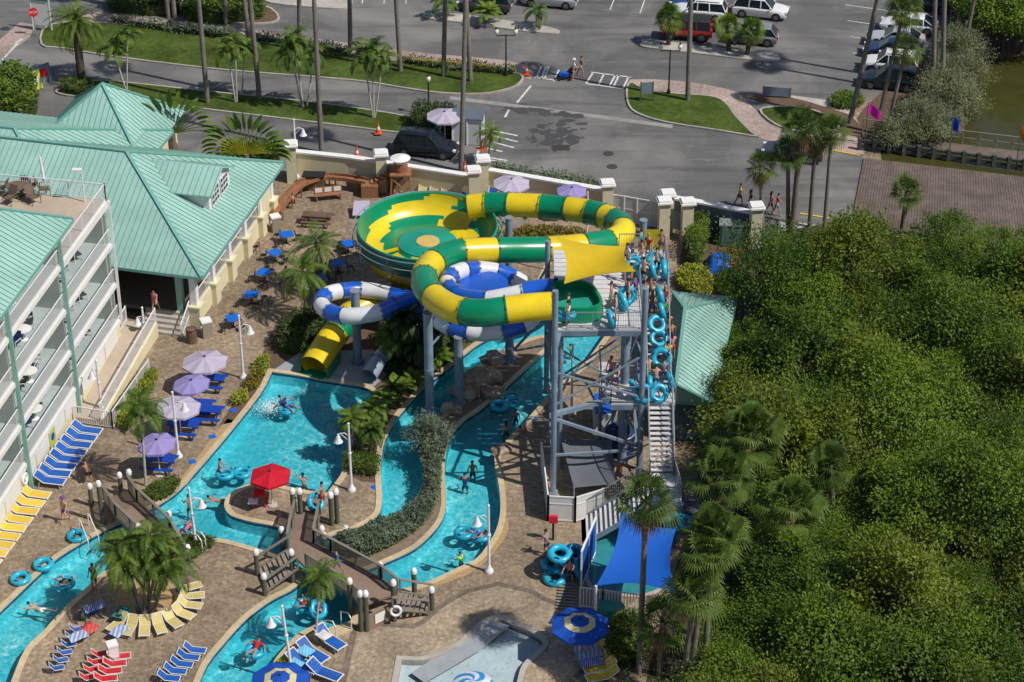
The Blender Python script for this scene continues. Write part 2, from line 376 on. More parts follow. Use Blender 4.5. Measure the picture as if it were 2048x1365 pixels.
# ------------------------------------------------------------------ pool
POOL_PX = [(544,745),(595,752),(640,761),(717,773),(742,782),(745,790),(735,815),(715,850),(700,875),(690,905),(685,940),(678,956),(654,987),(620,983),(583,976),(556,970),(522,966),(493,971),(463,986),(451,1000),(449,1015),(461,1032),(498,1044),(537,1051),(571,1059),(610,1067),(651,1076),(668,1071),(705,1061),(737,1046),(759,1027),(764,1000),(763,970),(761,939),(764,910),(769,886),(781,861),(795,837),(822,805),(852,773),(898,737),(919,719),(953,692),(988,672),(1030,640),(1060,600),(1085,560),(1105,525),(1150,508),(1205,525),(1235,560),(1230,635),(1196,692),(1165,730),(1120,770),(1085,805),(1055,838),(1035,858),(1010,885),(992,905),(989,914),(991,941),(997,968),(1001,1012),(996,1050),(980,1084),(953,1118),(912,1138),(868,1159),(834,1172),(790,1182),(745,1192),(712,1215),(703,1243),(655,1258),(639,1247),(600,1266),(583,1281),(568,1298),(546,1327),(520,1390),(390,1390),(415,1330),(454,1281),(485,1247),(510,1225),(546,1200),(583,1181),(605,1160),(600,1140),(575,1120),(530,1103),(470,1085),(432,1078),(380,1080),(330,1090),(270,1105),(200,1150),(170,1180),(130,1215),(90,1260),(50,1300),(22,1365),(10,1390),(-120,1390),(-70,1290),(0,1225),(100,1130),(150,1095),(215,1060),(260,1040),(300,1020),(330,1003),(365,975),(440,890),(520,790)]
ISL_PX = [(1083,672),(1042,685),(1000,705),(960,735),(938,765),(930,798),(912,815),(890,828),(868,845),(850,870),(842,900),(846,950),(846,985),(835,1015),(800,1045),(750,1068),(700,1078),(668,1092),(660,1112),(690,1138),(717,1146),(781,1122),(830,1098),(864,1068),(886,1037),(893,1000),(889,950),(893,900),(905,870),(930,842),(955,825),(981,805),(1015,774),(1056,736),(1083,712),(1105,688)]
KEEP = [i for i, p in enumerate(POOL_PX) if p in ((544,745),(742,782),(654,987),(639,1247),(703,1243),(655,1258),(520,1390),(390,1390),(10,1390),(-120,1390))]
POOL = [Vector((p.x, p.y)) for p in spline(gp(POOL_PX), True, 3, KEEP)]
ISL = [Vector((p.x, p.y)) for p in spline(gp(ISL_PX), True, 3)]
KID_PX = [(790,1390),(803,1321),(844,1322),(880,1312),(902,1302),(926,1288),(963,1254),(997,1238),(1025,1251),(1066,1268),(1086,1285),(1072,1305),(1045,1330),(1034,1365),(1030,1390)]
KID = [Vector((p.x, p.y)) for p in spline(gp(KID_PX), True, 3, (0, 1, 14))]
DECK = [Vector(p) for p in ((-90, 60), (60, 60), (60, 190), (-90, 190))]
mb = MB(); mb.quad((-600, -300, -2.2), (600, -300, -2.2), (600, 900, -2.2), (-600, 900, -2.2)); mb.build('ground', MATS['dirt'], kind='structure')
sheet('pool_deck', [DECK, POOL, KID], 0.0, MATS['deck_stone'])
sheet('pool_floor', [[Vector(p) for p in ((-40, 62), (20, 62), (20, 150), (-40, 150))]], -.85, MATS['pool_floor'])
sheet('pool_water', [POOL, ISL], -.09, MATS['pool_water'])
sheet('island_soil', [ISL], 0.02, MATS['dirt'])
mb = MB(); ring(mb, POOL, offset(POOL, .34), -.02, .05); ring(mb, ISL, offset(ISL, -.3), -.02, .06); mb.build('pool_coping', MATS['coping'], kind='structure')
mb = MB()
for lp in (POOL, ISL):
    n = len(lp); mb.add([(p.x, p.y, -.2) for p in lp] + [(p.x, p.y, -.02) for p in lp], [(i, (i + 1) % n, n + (i + 1) % n, n + i) for i in range(n)])
mb.build('pool_tile_band', MATS['pool_tile'], kind='structure', smooth=False); mb = MB()
for lp in (POOL, ISL):
    n = len(lp); mb.add([(p.x, p.y, -1.0) for p in lp] + [(p.x, p.y, -.2) for p in lp], [(i, (i + 1) % n, n + (i + 1) % n, n + i) for i in range(n)])
mb.build('pool_wall', MATS['pool_floor'], kind='structure', smooth=False)
# darker border band that follows the pool one metre back
# splash pool
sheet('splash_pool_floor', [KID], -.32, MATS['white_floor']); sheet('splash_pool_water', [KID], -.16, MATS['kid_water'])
mb = MB(); ring(mb, KID, offset(KID, .3), -.33, .05); mb.build('splash_pool_rim', MATS['concrete'], kind='structure')
sheet('splash_pool_paving', [offset(KID, .34), offset(KID, 2.6)], .008, MATS['brick_paver'])
sheet('splash_pool_border', [offset(KID, 2.62), offset(KID, 2.95)], .012, MATS['dark_band'])
def flat(name, px, z, mat, sub=0, keep=()):
    p = gp(px)
    lp = [Vector((q.x, q.y)) for q in (spline(p, True, sub, keep) if sub else p)]
    return sheet(name, [lp], z, MATS[mat])
flat('splash_pool_ramp', [(822,1345),(905,1290),(985,1240),(1020,1250),(960,1300),(850,1365)], -.05, 'grey_floor')
# planting gravel along the pool edge
flat('gravel_bed', [(455,838),(470,842),(375,968),(352,985),(340,985)], .008, 'gravel')
flat('gravel_bed', [(1008,1030),(1018,1060),(985,1110),(935,1150),(862,1175),(905,1150),(962,1125),(990,1092),(1003,1052)], .008, 'gravel', 2)
flat('gravel_bed', [(640,1250),(660,1262),(650,1290),(600,1310),(585,1290),(605,1270)], .008, 'gravel', 2)
flat('sand_floor', [(-200,480),(560,330),(960,380),(1400,440),(1400,600),(1000,560),(1000,450),(560,560),(-200,800)], .003, 'deck_stone')
flat('mulch_bed', [(232,1195),(250,1165),(290,1155),(340,1165),(362,1200),(352,1235),(310,1255),(265,1248),(238,1225)], .01, 'gravel', 3)
flat('planting_bed', [(745,790),(740,780),(640,745),(640,700),(760,600),(900,590),(985,640),(950,690),(895,735),(820,800),(780,855),(764,905),(755,965),(690,945),(700,880),(725,840)], .008, 'mulch', 2)
flat('planting_bed', [(990,480),(990,462),(1100,452),(1180,468),(1180,490)], .008, 'mulch', 2)
flat('planting_bed', [(1370,470),(1400,440),(1500,460),(1500,560),(1480,585),(1400,580),(1360,550)], .012, 'mulch', 2)
flat('planting_bed', [(440,850),(470,800),(510,740),(555,640),(640,650),(600,715),(545,745),(470,845)], .008, 'mulch', 1)
flat('slide_landing_pad', [(544,743),(600,705),(745,700),(790,735),(742,780),(717,771),(640,759),(595,750)], .02, 'grey_floor')
# ------------------------------------------------------------------ street side
flat('street', [(-900,-120),(2300,-260),(1930,60),(1870,140),(1780,190),(1690,215),(1640,225),(1720,290),(1728,310),(1700,455),(1520,462),(1400,432),(1320,428),(1215,418),(960,385),(575,338),(400,320),(-900,330)], .004, 'asphalt')
flat('road_patch', [(-300,145),(100,100),(450,150),(800,190),(1010,200),(1030,208),(820,225),(640,200),(420,180),(200,160)], .008, 'asphalt_new') if 0 else None
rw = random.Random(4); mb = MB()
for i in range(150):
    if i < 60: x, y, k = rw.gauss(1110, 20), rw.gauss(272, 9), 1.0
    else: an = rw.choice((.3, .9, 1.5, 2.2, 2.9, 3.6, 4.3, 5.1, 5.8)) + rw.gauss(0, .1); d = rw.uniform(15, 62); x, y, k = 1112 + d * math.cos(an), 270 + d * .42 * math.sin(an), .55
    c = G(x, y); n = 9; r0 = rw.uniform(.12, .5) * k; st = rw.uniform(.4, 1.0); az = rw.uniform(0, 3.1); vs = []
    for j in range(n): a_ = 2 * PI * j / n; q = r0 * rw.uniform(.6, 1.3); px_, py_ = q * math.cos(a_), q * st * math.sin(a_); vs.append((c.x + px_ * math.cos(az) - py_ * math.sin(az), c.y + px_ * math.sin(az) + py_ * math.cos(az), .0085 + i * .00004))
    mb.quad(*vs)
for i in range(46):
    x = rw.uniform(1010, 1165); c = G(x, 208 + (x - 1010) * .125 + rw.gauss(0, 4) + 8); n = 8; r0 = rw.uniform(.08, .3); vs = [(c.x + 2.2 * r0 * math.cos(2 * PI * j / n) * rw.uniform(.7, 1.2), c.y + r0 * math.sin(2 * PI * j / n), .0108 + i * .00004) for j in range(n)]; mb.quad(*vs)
mb.build('dark_splotches', MATS['dark_splotch'], kind='structure', smooth=False)  # dark splotches: dense middle, strokes radiating outwards, and a row along the gutter
flat('concrete_gutter', [(900,193),(960,200),(1150,224),(1345,250),(1345,257),(1150,231),(960,207),(900,199)], .010, 'gutter')
flat('pink_walk', [(150,20),(215,28),(520,62),(700,88),(860,108),(1000,120),(1050,130),(1068,146),(1062,160),(1040,152),(1000,140),(860,126),(700,108),(480,76),(200,46),(150,40)], .02, 'pink_paver')
flat('pink_walk', [(1262,160),(1360,163),(1450,178),(1482,193),(1512,222),(1537,248),(1580,264),(1580,282),(1533,282),(1508,268),(1478,238),(1455,207),(1420,194),(1340,188),(1285,182),(1258,178)], .03, 'pink_paver', 2)
flat('pink_walk', [(1640,262),(1690,270),(1728,280),(1728,310),(1680,305),(1560,290),(1560,280)], .03, 'pink_paver')
flat('red_crossing', [(0,80),(40,45),(70,50),(60,75),(-30,140),(-100,140)], .012, 'pink_paver')
flat('sandy_soil', [(1570,190),(1690,205),(1720,250),(1690,262),(1620,240)], .012, 'concrete', 1)
flat('mulch_ground', [(1480,192),(1560,190),(1620,205),(1700,230),(1740,270),(1690,275),(1600,225),(1520,205)], .016, 'mulch', 1)
flat('riverbank_soil', [(1700,255),(1760,170),(1880,130),(1960,110),(2400,80),(2400,-300),(1930,-200),(1900,60),(1760,170)][:1] + [(1700,255),(1730,215),(1800,150),(1890,90),(1950,-60),(2600,-200),(2600,330),(1730,300)], .010, 'mulch')
flat('canal_water', [(1950,118),(2060,112),(2500,100),(2500,600),(2048,460),(1790,440),(1765,330),(1760,292),(1850,290),(1930,262),(1925,180)], .03, 'canal_water')
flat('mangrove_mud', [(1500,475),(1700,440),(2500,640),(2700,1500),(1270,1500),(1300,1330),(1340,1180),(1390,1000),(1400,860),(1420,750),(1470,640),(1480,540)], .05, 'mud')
flat('walkway_slab', [(1560,440),(1700,462),(1700,500),(1560,470)], .03, 'concrete')
def lawn(name, px, mat='grass', sub=3, h=.14, kw=.16, kmat='kerb_concrete', keep=()):
    lp = [Vector((q.x, q.y)) for q in spline(gp(px), True, sub, keep)]; inn = offset(lp, -kw)
    mb = MB(); ring(mb, inn, lp, 0, h); mb.build('kerb', MATS[kmat], kind='structure')
    return sheet(name, [inn], h - .015, MATS[mat])
lawn('lawn', [(82,92),(98,52),(215,48),(480,80),(700,112),(860,130),(1000,144),(1045,152),(1040,170),(1010,183),(960,191),(880,189),(800,178),(700,163),(450,143),(240,118),(130,100)])
lawn('lawn', [(112,188),(125,178),(200,163),(420,185),(640,208),(830,237),(852,252),(835,268),(793,268),(680,254),(430,224),(240,200),(150,196)])
lawn('lawn', [(1254,172),(1268,168),(1290,181),(1340,188),(1420,194),(1452,207),(1476,238),(1505,267),(1518,277),(1430,263),(1345,250),(1295,238),(1262,222),(1252,198)])
lawn('lawn', [(1518,222),(1560,215),(1610,218),(1650,232),(1680,262),(1600,266),(1550,252)], keep=())
lawn('parking_island', [(851,30),(885,27),(1056,50),(1112,61),(1114,69),(1056,66),(919,47),(853,39)], 'concrete', kmat='concrete')
lawn('parking_island', [(1283,88),(1300,82),(1420,97),(1540,106),(1558,114),(1553,124),(1490,121),(1400,110),(1290,97)], 'concrete', kmat='concrete')
lawn('parking_island', [(535,-8),(690,0),(702,10),(690,19),(640,18),(540,8)], 'concrete', kmat='concrete')
lawn('parking_island', [(355,20),(380,0),(520,10),(560,38),(525,50),(440,45)], 'mulch', kmat='concrete')
# painted lines, one mesh per marking family
def stripe(mb, a, b, w, z=.014):
    A, B = G(*a), G(*b); d = (B - A).normalized(); s = Vector((-d.y, d.x, 0)) * (w / 2)
    mb.quad(A + s + Vector((0, 0, z)), A - s + Vector((0, 0, z)), B - s + Vector((0, 0, z)), B + s + Vector((0, 0, z)))
mb = MB()
for a, b in (((1083,132),(1073,156)),((1092,133),(1083,158)),((1097,134),(1089,158)),((1186,146),(1172,168)),((1208,148),(1197,171)),((1231,150),(1219,173)),((1238,151),(1227,174)),((1258,153),(1246,177)),((1118,140),(1108,164))): stripe(mb, a, b, .16)
for a, b in (((1068,155),(1118,162)),((1172,168),(1247,178)),((1078,132),(1100,134)),((1182,145),(1262,155))): stripe(mb, a, b, .17)
mb.build('crosswalk_marking', MATS['road_paint'], kind='structure')
mb = MB()
for a, b in (((1062,172),(1034,206)),((1018,220),(1010,235)),((985,262),(1035,272)),((985,272),(1035,284)),((978,283),(1028,296)),((970,296),(1005,304)),((960,318),(1015,326)),((950,322),(958,300)),((0,125),(35,88)),((945,310),(1015,322)),((30,88),(45,78))): stripe(mb, a, b, .18)
for i in range(7): stripe(mb, (560 + i * 42, -14 - i), (548 + i * 44, 8), .1)
for i in range(5): stripe(mb, (1220 + i * 60, 20 + i * 7), (1240 + i * 60, -30), .1)
for i in range(6): stripe(mb, (1715 - 5 * i, 170 - 32 * i), (1800 - 5 * i, 182 - 32 * i), .1)
mb.build('lane_marking', MATS['road_paint'], kind='structure')
mb = MB(); stripe(mb, (1655,300), (1720,312), .18, .05); stripe(mb, (1600,428), (1672,440), .18, .05); mb.build('kerb_marking', MATS['yellow_paint'], kind='structure')
M('iron', (.05, .048, .046), .6, .2, 5)
for x, y, n in ((1217,308,'beside the tower end of the street'),(1224,334,'nearest the gate piers'),(10,58,'by the red crossing at the left edge')):
    c = G(x, y); mb = MB(); mb.lathe([(.4, 0), (.4, .018), (.36, .022), (.30, .018), (.02, .018)], 20, (c.x, c.y, .0)); tag(mb.build('manhole_cover', MATS['iron'], origin=c), 'dark round iron manhole cover in the asphalt ' + n, 'manhole cover', 'manhole covers')
c = G(1122, 296); mb = MB(); mb.cbox((c.x, c.y, .012), 1.3, .9, .02)
for i in range(9): mb.cbox((c.x - .5 + i * .125, c.y, .028), .05, .75, .02)
tag(mb.build('drain_grate', MATS['iron'], origin=c), 'square iron drain grate in the middle of the street', 'drain grate')
# ------------------------------------------------------------------ buildings
M('mint_metal', (.285, .475, .425), .38, .05, 1.5, spec=.5, var2=.15, scale2=.22)
M('mint_seam', (.17, .31, .27), .45, .08, 2)
M('teal_trim', (.15, .36, .31), .5, .08, 2)
M('teal_post', (.22, .42, .36), .5, .08, 2)
M('cream_wall', (.66, .60, .40), .75, .05, 2, .05, var2=.08)
M('white_wall', (.70, .69, .66), .7, .05, 2, var2=.05)
M('white_paint', (.76, .75, .76), .5, .05, 3)
M('balcony_floor', (.34, .40, .41), .8, .10, 1.2, var2=.08)
M('balcony_wall', (.36, .41, .37), .8, .08, 1.0, var2=.06)
M('terrace_floor', (.44, .36, .28), .85, .1, 1.5, var2=.1)
M('dark_glass', (.02, .03, .035), .12, .2, 1, spec=.6)
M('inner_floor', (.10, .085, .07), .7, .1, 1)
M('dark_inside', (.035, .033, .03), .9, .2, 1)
M('brown_plastic', (.15, .10, .07), .6, .15, 4)
M('black_metal', (.02, .02, .022), .45, .2, 5)
M('steel_grey', (.17, .21, .245), .45, .1, 2, var2=.1, spec=.5)
M('pillar_stone', (.58, .53, .38), .75, .1, 2)
M('white_cap', (.74, .73, .72), .6, .06, 3)
def roof_face(mr, ms, pts, th=.14, gap=.40):
    P = [Vector(p) for p in pts]; e = (P[1] - P[0]).normalized(); n = (P[1] - P[0]).cross(P[2] - P[0]).normalized()
    if n.z < 0: n = -n
    u = n.cross(e).normalized(); c = sum(P, Vector()) / len(P)
    if (c - P[0]).dot(u) < 0: u = -u
    mr.slab(P, th); q = [((p - P[0]).dot(e), (p - P[0]).dot(u)) for p in P]
    lo, hi = min(a for a, b in q), max(a for a, b in q); k = int((hi - lo) / gap)
    for i in range(k + 1):
        s = lo + (hi - lo - k * gap) / 2 + i * gap; ys = []
        for (a0, b0), (a1, b1) in zip(q, q[1:] + q[:1]):
            if (a0 > s) != (a1 > s): ys.append(b0 + (b1 - b0) * (s - a0) / (a1 - a0))
        ys.sort()
        for y0, y1 in zip(ys[::2], ys[1::2]):
            if y1 - y0 > .15: ms.bar(P[0] + e * s + u * (y0 + .02) + n * .025, P[0] + e * s + u * (y1 - .05) + n * .02, .028, .04)
def railing(mb, a, b, h=1.05, gap=.13, post=None, w=.022, rail=.05):
    a, b = Vector(a), Vector(b); up = Vector((0, 0, h)); d = b - a; L = d.length
    mb.bar(a + up, b + up, rail, rail); mb.bar(a + Vector((0, 0, .1)), b + Vector((0, 0, .1)), rail * .8, rail * .8)
    k = max(1, int(L / gap))
    for i in range(k + 1): p = a + d * (i / k); mb.bar(p + Vector((0, 0, .1)), p + up, w, w)
    if post:
        k = max(1, round(L / post))
        for i in range(k + 1): p = a + d * (i / k); mb.bar(p, p + Vector((0, 0, h + .06)), .07, .07)
Z3 = Vector((0, 0, 1))
# ---- hotel wing with stacked balconies
P3 = G(244, 691); P1 = G(59, 981); u = (P3 - P1).normalized(); bay = (P3 - P1).length / 2; nv = Vector((u.y, -u.x, 0))
def hp(a, d, z): return P3 + u * a - nv * d + Z3 * z
ZL = [HT(P3, y) for y in (637, 565.5, 486, 402)]
hotel = thing('hotel_wing', 'white hotel wing with stacked balconies, mint roof and roof terrace beside the pool', 'hotel', tuple(hp(-2 * bay, 0, 0)))
AL = -4.2 * bay; DEP = 2.6
mb = MB()
def slabm(mb, a0, a1, d0, d1, z0, z1):
    c = [hp(a0, d0, 0), hp(a1, d0, 0), hp(a1, d1, 0), hp(a0, d1, 0)]
    mb.prism([(p.x, p.y) for p in c], z0, z1, True)
slabm(mb, AL, 0, 0, .25, -.1, ZL[0] - .3); mb.build('facade_wall', MATS['cream_wall'], hotel)
mb = MB(); slabm(mb, AL, -.05, DEP, DEP + .25, ZL[0], ZL[3]); slabm(mb, AL, -bay, DEP, DEP + .25, ZL[3], ZL[3] + 2.6)
slabm(mb, -.3, -.05, .3, DEP, ZL[0], ZL[3] - .3); mb.build('rear_wall', MATS['balcony_wall'], hotel)
for i, z in enumerate(ZL):
    mb = MB(); slabm(mb, AL, 0 if i < 3 else -bay, -.12, DEP, z - .28, z); mb.build('balcony_slab', MATS['white_wall'], hotel)
    mb = MB(); slabm(mb, AL, -.3 if i < 3 else -bay - .1, .12, DEP - .02, z + .004, z + .02); mb.build('balcony_floor', MATS['balcony_floor'], hotel)
for i, z in enumerate(ZL):
    zt = (ZL[i + 1] - .28) if i < 3 else z + 2.5
    for k in range(5):
        a = -bay * k
        if (i == 3 and k == 0): continue
        for off in (0, .5):
            if k == 0 and off: continue
            aa = a - off * bay
            if aa < AL: continue
            if off == 0: mb = MB(); slabm(mb, aa - .16, aa, .12, DEP, z + .02, zt); mb.build('dividing_wall', MATS['balcony_wall'], hotel)
    # sliding doors of each bay
    for k in range(4):
        if i == 3 and k == 0: continue
        a = -bay * (k + .62); mb = MB(); slabm(mb, a, a + 2.4, DEP - .06, DEP - .01, z + .05, z + 2.15); d = mb.build('sliding_door', MATS['white_paint'], hotel)
        mb = MB(); slabm(mb, a + .1, a + 1.12, DEP - .09, DEP - .065, z + .15, z + 2.05); slabm(mb, a + 1.28, a + 2.3, DEP - .09, DEP - .065, z + .15, z + 2.05); mb.build('door_glass', MATS['dark_glass'], d)
        mb = MB(); railing(mb, hp(-bay * (k + 1) + .1, -.02, z), hp(-bay * k - .1, -.02, z), 1.05, .125); mb.build('balcony_railing', MATS['white_paint'], hotel)
# posts
for k in range(5):
    mb = MB(); a = -bay * k; top = ZL[3] if k < 1 else ZL[3] + 2.55
    mb.bar(hp(a, -.16, ZL[0] if k == 0 else 0), hp(a, -.16, top), .22 if k else .16, .22 if k else .16)
    mb.build('balcony_post', MATS['white_paint' if k == 0 else 'teal_post'], hotel)
# white panels on the ground floor wall, with the two blue plaques
mb = MB()
for k in range(12):
    a = -.7 - k * 2.35; slabm(mb, a - 2.15, a, -.05, -.003, .75, ZL[0] - .42)
mb.build('wall_panel', MATS['white_wall'], hotel)
for px, py, w, h, m in ((95, 855, .8, 1.4, 'lime'), (95, 862, .5, .7, 'blue'), (38, 945, .5, .8, 'blue')):
    pass
# terrace on the near bay's roof
mb = MB(); slabm(mb, -bay, .05, -.1, 15, ZL[3] - .45, ZL[3]); mb.build('terrace_slab', MATS['white_wall'], hotel)
mb = MB(); slabm(mb, -bay + .02, -.02, .03, 15, ZL[3] + .004, ZL[3] + .03); mb.build('terrace_floor', MATS['terrace_floor'], hotel)
mb = MB(); railing(mb, hp(-bay, 0, ZL[3]), hp(0, 0, ZL[3]), 1.15, .125, 2.2); railing(mb, hp(0, 0, ZL[3]), hp(0, 14, ZL[3]), 1.15, .125, 2.2); mb.build('terrace_railing', MATS['white_paint'], hotel)
# hip roof over the other bays
zr = ZL[3] + 2.6; mr, ms = MB(), MB(); C0 = hp(-bay + 1.0, -.75, zr); C1 = hp(AL, -.75, zr); dep = 13.0; rise = 4.2
A0 = hp(-bay + 1.0, dep, zr); R0 = hp(-bay - 5.4, dep / 2, zr + rise); R1 = hp(AL, dep / 2, zr + rise)
roof_face(mr, ms, [C1, C0, R0, R1]); roof_face(mr, ms, [C0, A0, R0]); roof_face(mr, ms, [A0, hp(AL, dep, zr), R1, R0])
ro = mr.build('roof', MATS['mint_metal'], hotel); ms.build('roof_seam', MATS['mint_seam'], ro)
mb = MB(); mb.bar(C0 + Z3 * .05, R0 + Z3 * .05, .2, .08); mb.bar(C1 - Z3 * .1, C0 - Z3 * .1, .12, .16); mb.bar(C0 - Z3 * .1, A0 - Z3 * .1, .12, .16); mb.build('roof_trim', MATS['teal_trim'], ro)
# ---- generic hip-roofed building solved from picture corners
mr = None
A = G(403, 555, 4.2); B = G(567, 326, 4.2); u2 = (B - A).normalized(); n2 = Vector((u2.y, -u2.x, 0)); L2 = (B - A).length
def pv(a, d, z): return Vector((A.x, A.y, 0)) + u2 * a - n2 * d + Z3 * z
def solve_peak(px, py, a_target):
    lo, hi = 4.2, 14.0
    for _ in range(50):
        z = (lo + hi) / 2; p = G(px, py, z); a = (p - A).dot(u2)
        if a > a_target: lo = z
        else: hi = z
    return G(px, py, (lo + hi) / 2)
pk = solve_peak(253, 304, L2 / 2); dk = -(pk - A).dot(n2); zk = pk.z
print('PAV', L2, dk, zk, 'ZL', ZL, 'bay', bay)
lodge = thing('poolside_lodge', 'cream poolside lodge under a mint metal hip roof with one gabled dormer', 'lodge', tuple(pv(L2 / 2, 6, 0)))
mr, ms = MB(), MB(); DW = 26.0; ev = .0
c_fr, c_br = pv(0, 0, 4.2), pv(L2, 0, 4.2); c_fl, c_bl = pv(0, DW, 4.2), pv(L2, DW, 4.2); pkl = pv(L2 / 2, DW - 4, zk)
roof_face(mr, ms, [c_fr, c_br, pk]); roof_face(mr, ms, [c_fl, c_fr, pk, pkl]); roof_face(mr, ms, [c_br, c_bl, pkl, pk])
# second hip block further west
pk2 = solve_peak(29, 258, L2 * .5 + 2.6); h2 = pk2.z; d2 = -(pk2 - A).dot(n2); a2c = (pk2 - A).dot(u2); half = L2 / 2 + .3; run = dk
e0 = d2 - dk
f_fr, f_br = pv(a2c - half, e0, 4.2), pv(a2c + half, e0, 4.2); f_fl, f_bl = pv(a2c - half, e0 + 40, 4.2), pv(a2c + half, e0 + 40, 4.2)
pk2b = pv(a2c, e0 + 40, h2)
mr2, ms2 = MB(), MB(); roof_face(mr2, ms2, [f_fr, f_br, pk2]); roof_face(mr2, ms2, [f_fl, f_fr, pk2, pk2b]); roof_face(mr2, ms2, [f_br, f_bl, pk2b, pk2])
ro2 = mr2.build('roof', MATS['mint_metal'], lodge); ms2.build('roof_seam', MATS['mint_seam'], ro2)
ro = mr.build('roof', MATS['mint_metal'], lodge); ms.build('roof_seam', MATS['mint_seam'], ro)
mb = MB()
for p, q in ((c_fr, pk), (c_br, pk), (pk, pkl), (f_br, pk2), (f_fr, pk2), (pk2, pk2b)): mb.bar(p + Z3 * .06, q + Z3 * .06, .22, .1)
for p, q in ((c_fr, c_br), (c_fl, c_fr), (f_br, f_fr)): mb.bar(p - Z3 * .1, q - Z3 * .1, .14, .2)
mb.build('roof_trim', MATS['teal_trim'], ro)
# dormer on the pool side
dz0 = 4.2 + (zk - 4.2) * .10
def fz(d): return 4.2 + (zk - 4.2) * max(0, d) / dk
da0, da1 = L2 * .5 - 1.2, L2 * .5 + 2.7
D0 = G(420, 430, fz(1.3)); da0 = (D0 - A).dot(u2); dd = -(D0 - A).dot(n2); da1 = da0 + 3.9
zb = fz(dd); zt = zb + 1.35; zp = zt + .95
mb = MB(); F = [pv(da0, dd, zb - .3), pv(da1, dd, zb - .3), pv(da1, dd, zt), pv((da0 + da1) / 2, dd, zp - .15), pv(da0, dd, zt)]
db = 7.0; K = [p - n2 * db for p in F]
mb.add(F + K, [(0, 1, 2, 3, 4), (5, 9, 8, 7, 6), (0, 4, 9, 5), (1, 6, 7, 2)]); dm = mb.build('dormer', MATS['white_wall'], lodge)
mr, ms = MB(), MB(); am = (da0 + da1) / 2
rf0, rb0 = pv(am, dd - .35, zp), pv(am, dd + 6.2, zp)
for sgn, ae in ((-1, da0 - .3), (1, da1 + .3)):
    ef, eb = pv(ae, dd - .35, zt - .12), pv(ae, dd + 6.2, zt - .12)
    roof_face(mr, ms, [ef, eb, rb0, rf0] if sgn > 0 else [eb, ef, rf0, rb0], .1)
dr = mr.build('dormer_roof', MATS['mint_metal'], lodge); ms.build('roof_seam', MATS['mint_seam'], dr)
for k in (0, 1):
    a0 = da0 + .45 + k * 1.65; mb = MB(); P = [pv(a0, dd - .03, zb + .1), pv(a0 + 1.3, dd - .03, zb + .1), pv(a0 + 1.3, dd - .03, zt - .1), pv(a0, dd - .03, zt - .1)]
    mb.quad(*P); w = mb.build('window', MATS['dark_glass'], lodge, smooth=False); mb = MB()
    for i in range(4): q = pv(a0 + i * 1.3 / 3, dd - .06, 0); mb.bar(q + Z3 * (zb + .1), q + Z3 * (zt - .1), .035, .05)
    for i in range(4): z = zb + .1 + i * (zt - zb - .2) / 3; mb.bar(pv(a0, dd - .06, z), pv(a0 + 1.3, dd - .06, z), .035, .05)
    mb.build('window_frame', MATS['white_paint'], w)
# walls, pillars, openings along the pool side
IN = .75; nb = 5
mb = MB()
def pbox(mb, a0, a1, d0, d1, z0, z1): mb.prism([(p.x, p.y) for p in (pv(a0, d0, 0), pv(a1, d0, 0), pv(a1, d1, 0), pv(a0, d1, 0))], z0, z1, True)
pbox(mb, .9, L2 - .4, IN + .15, IN + .4, -.1, 1.35)
pbox(mb, L2 * .80, L2 - .5, IN + .1, IN + .4, 1.35, 4.0)
mb.build('low_wall', MATS['cream_wall'], lodge)
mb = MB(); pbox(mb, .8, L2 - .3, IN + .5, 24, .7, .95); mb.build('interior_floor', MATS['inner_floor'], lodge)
mb = MB(); pbox(mb, .9, L2 - .5, 9.5, 9.8, .95, 4.1); pbox(mb, L2 - .9, L2 - .6, IN + .5, 9.5, .95, 4.1); pbox(mb, .8, 1.05, 9, 25, -.1, 4.1); mb.build('inner_wall', MATS['cream_wall'], lodge)
mb = MB(); pbox(mb, .5, L2 - .4, .4, 12, 3.85, 4.0); mb.build('ceiling', MATS['white_wall'], lodge)
pas = [.9 + i * (L2 * .82 - .9) / (nb - 1) for i in range(nb)]
for i, a in enumerate(pas + [L2 - .5]):
    mb = MB(); pbox(mb, a - .22, a + .22, IN + .02, IN + .46, 1.3, 4.0); p = mb.build('column', MATS['white_paint'], lodge)
    mb = MB(); pbox(mb, a - .42, a + .42, IN - .2, IN + .6, -.05, 1.45); pbox(mb, a - .48, a + .48, IN - .26, IN + .66, 1.45, 1.58); mb.build('column_base', MATS['cream_wall'], p)
    if i < nb - 1:
        mb = MB(); b = pas[i + 1]; railing(mb, pv(a + .3, IN + .2, 1.35), pv(b - .3, IN + .2, 1.35), 1.0, .13); mb.build('window_railing', MATS['white_paint'], lodge)
for k in range(5):
    a = 1.0; d = 2.0 + k * 3.2
    mb = MB(); pbox(mb, a - .2, a + .2, d - .2, d + .2, .9, 4.0)
    if k in (1, 2): continue
    mb.build('front_column', MATS['teal_post'], lodge)
# front steps
st = thing('entry_steps', 'sunlit stone steps with white handrails leading up into the lodge', 'steps', tuple(pv(-1.2, 2.6, 0)))
mb = MB()
for i in range(5): pbox(mb, .9 - .34 * (i + 1), .9 - .34 * i, 1.3, 4.3, -.02, .95 - .19 * (i + 1) + .19)
mb.build('treads', MATS['concrete'], st)
mb = MB()
for d in (1.3,):
    a, b = pv(.9, d, .95), pv(-1.0, d, .0); mb.bar(a + Z3, b + Z3, .06, .06); mb.bar(a + Z3 * .15, b + Z3 * .15, .05, .05)
    for i in range(14): p = a.lerp(b, i / 13); mb.bar(p + Z3 * .1, p + Z3, .028, .028)
mb.build('handrail', MATS['white_paint'], st)
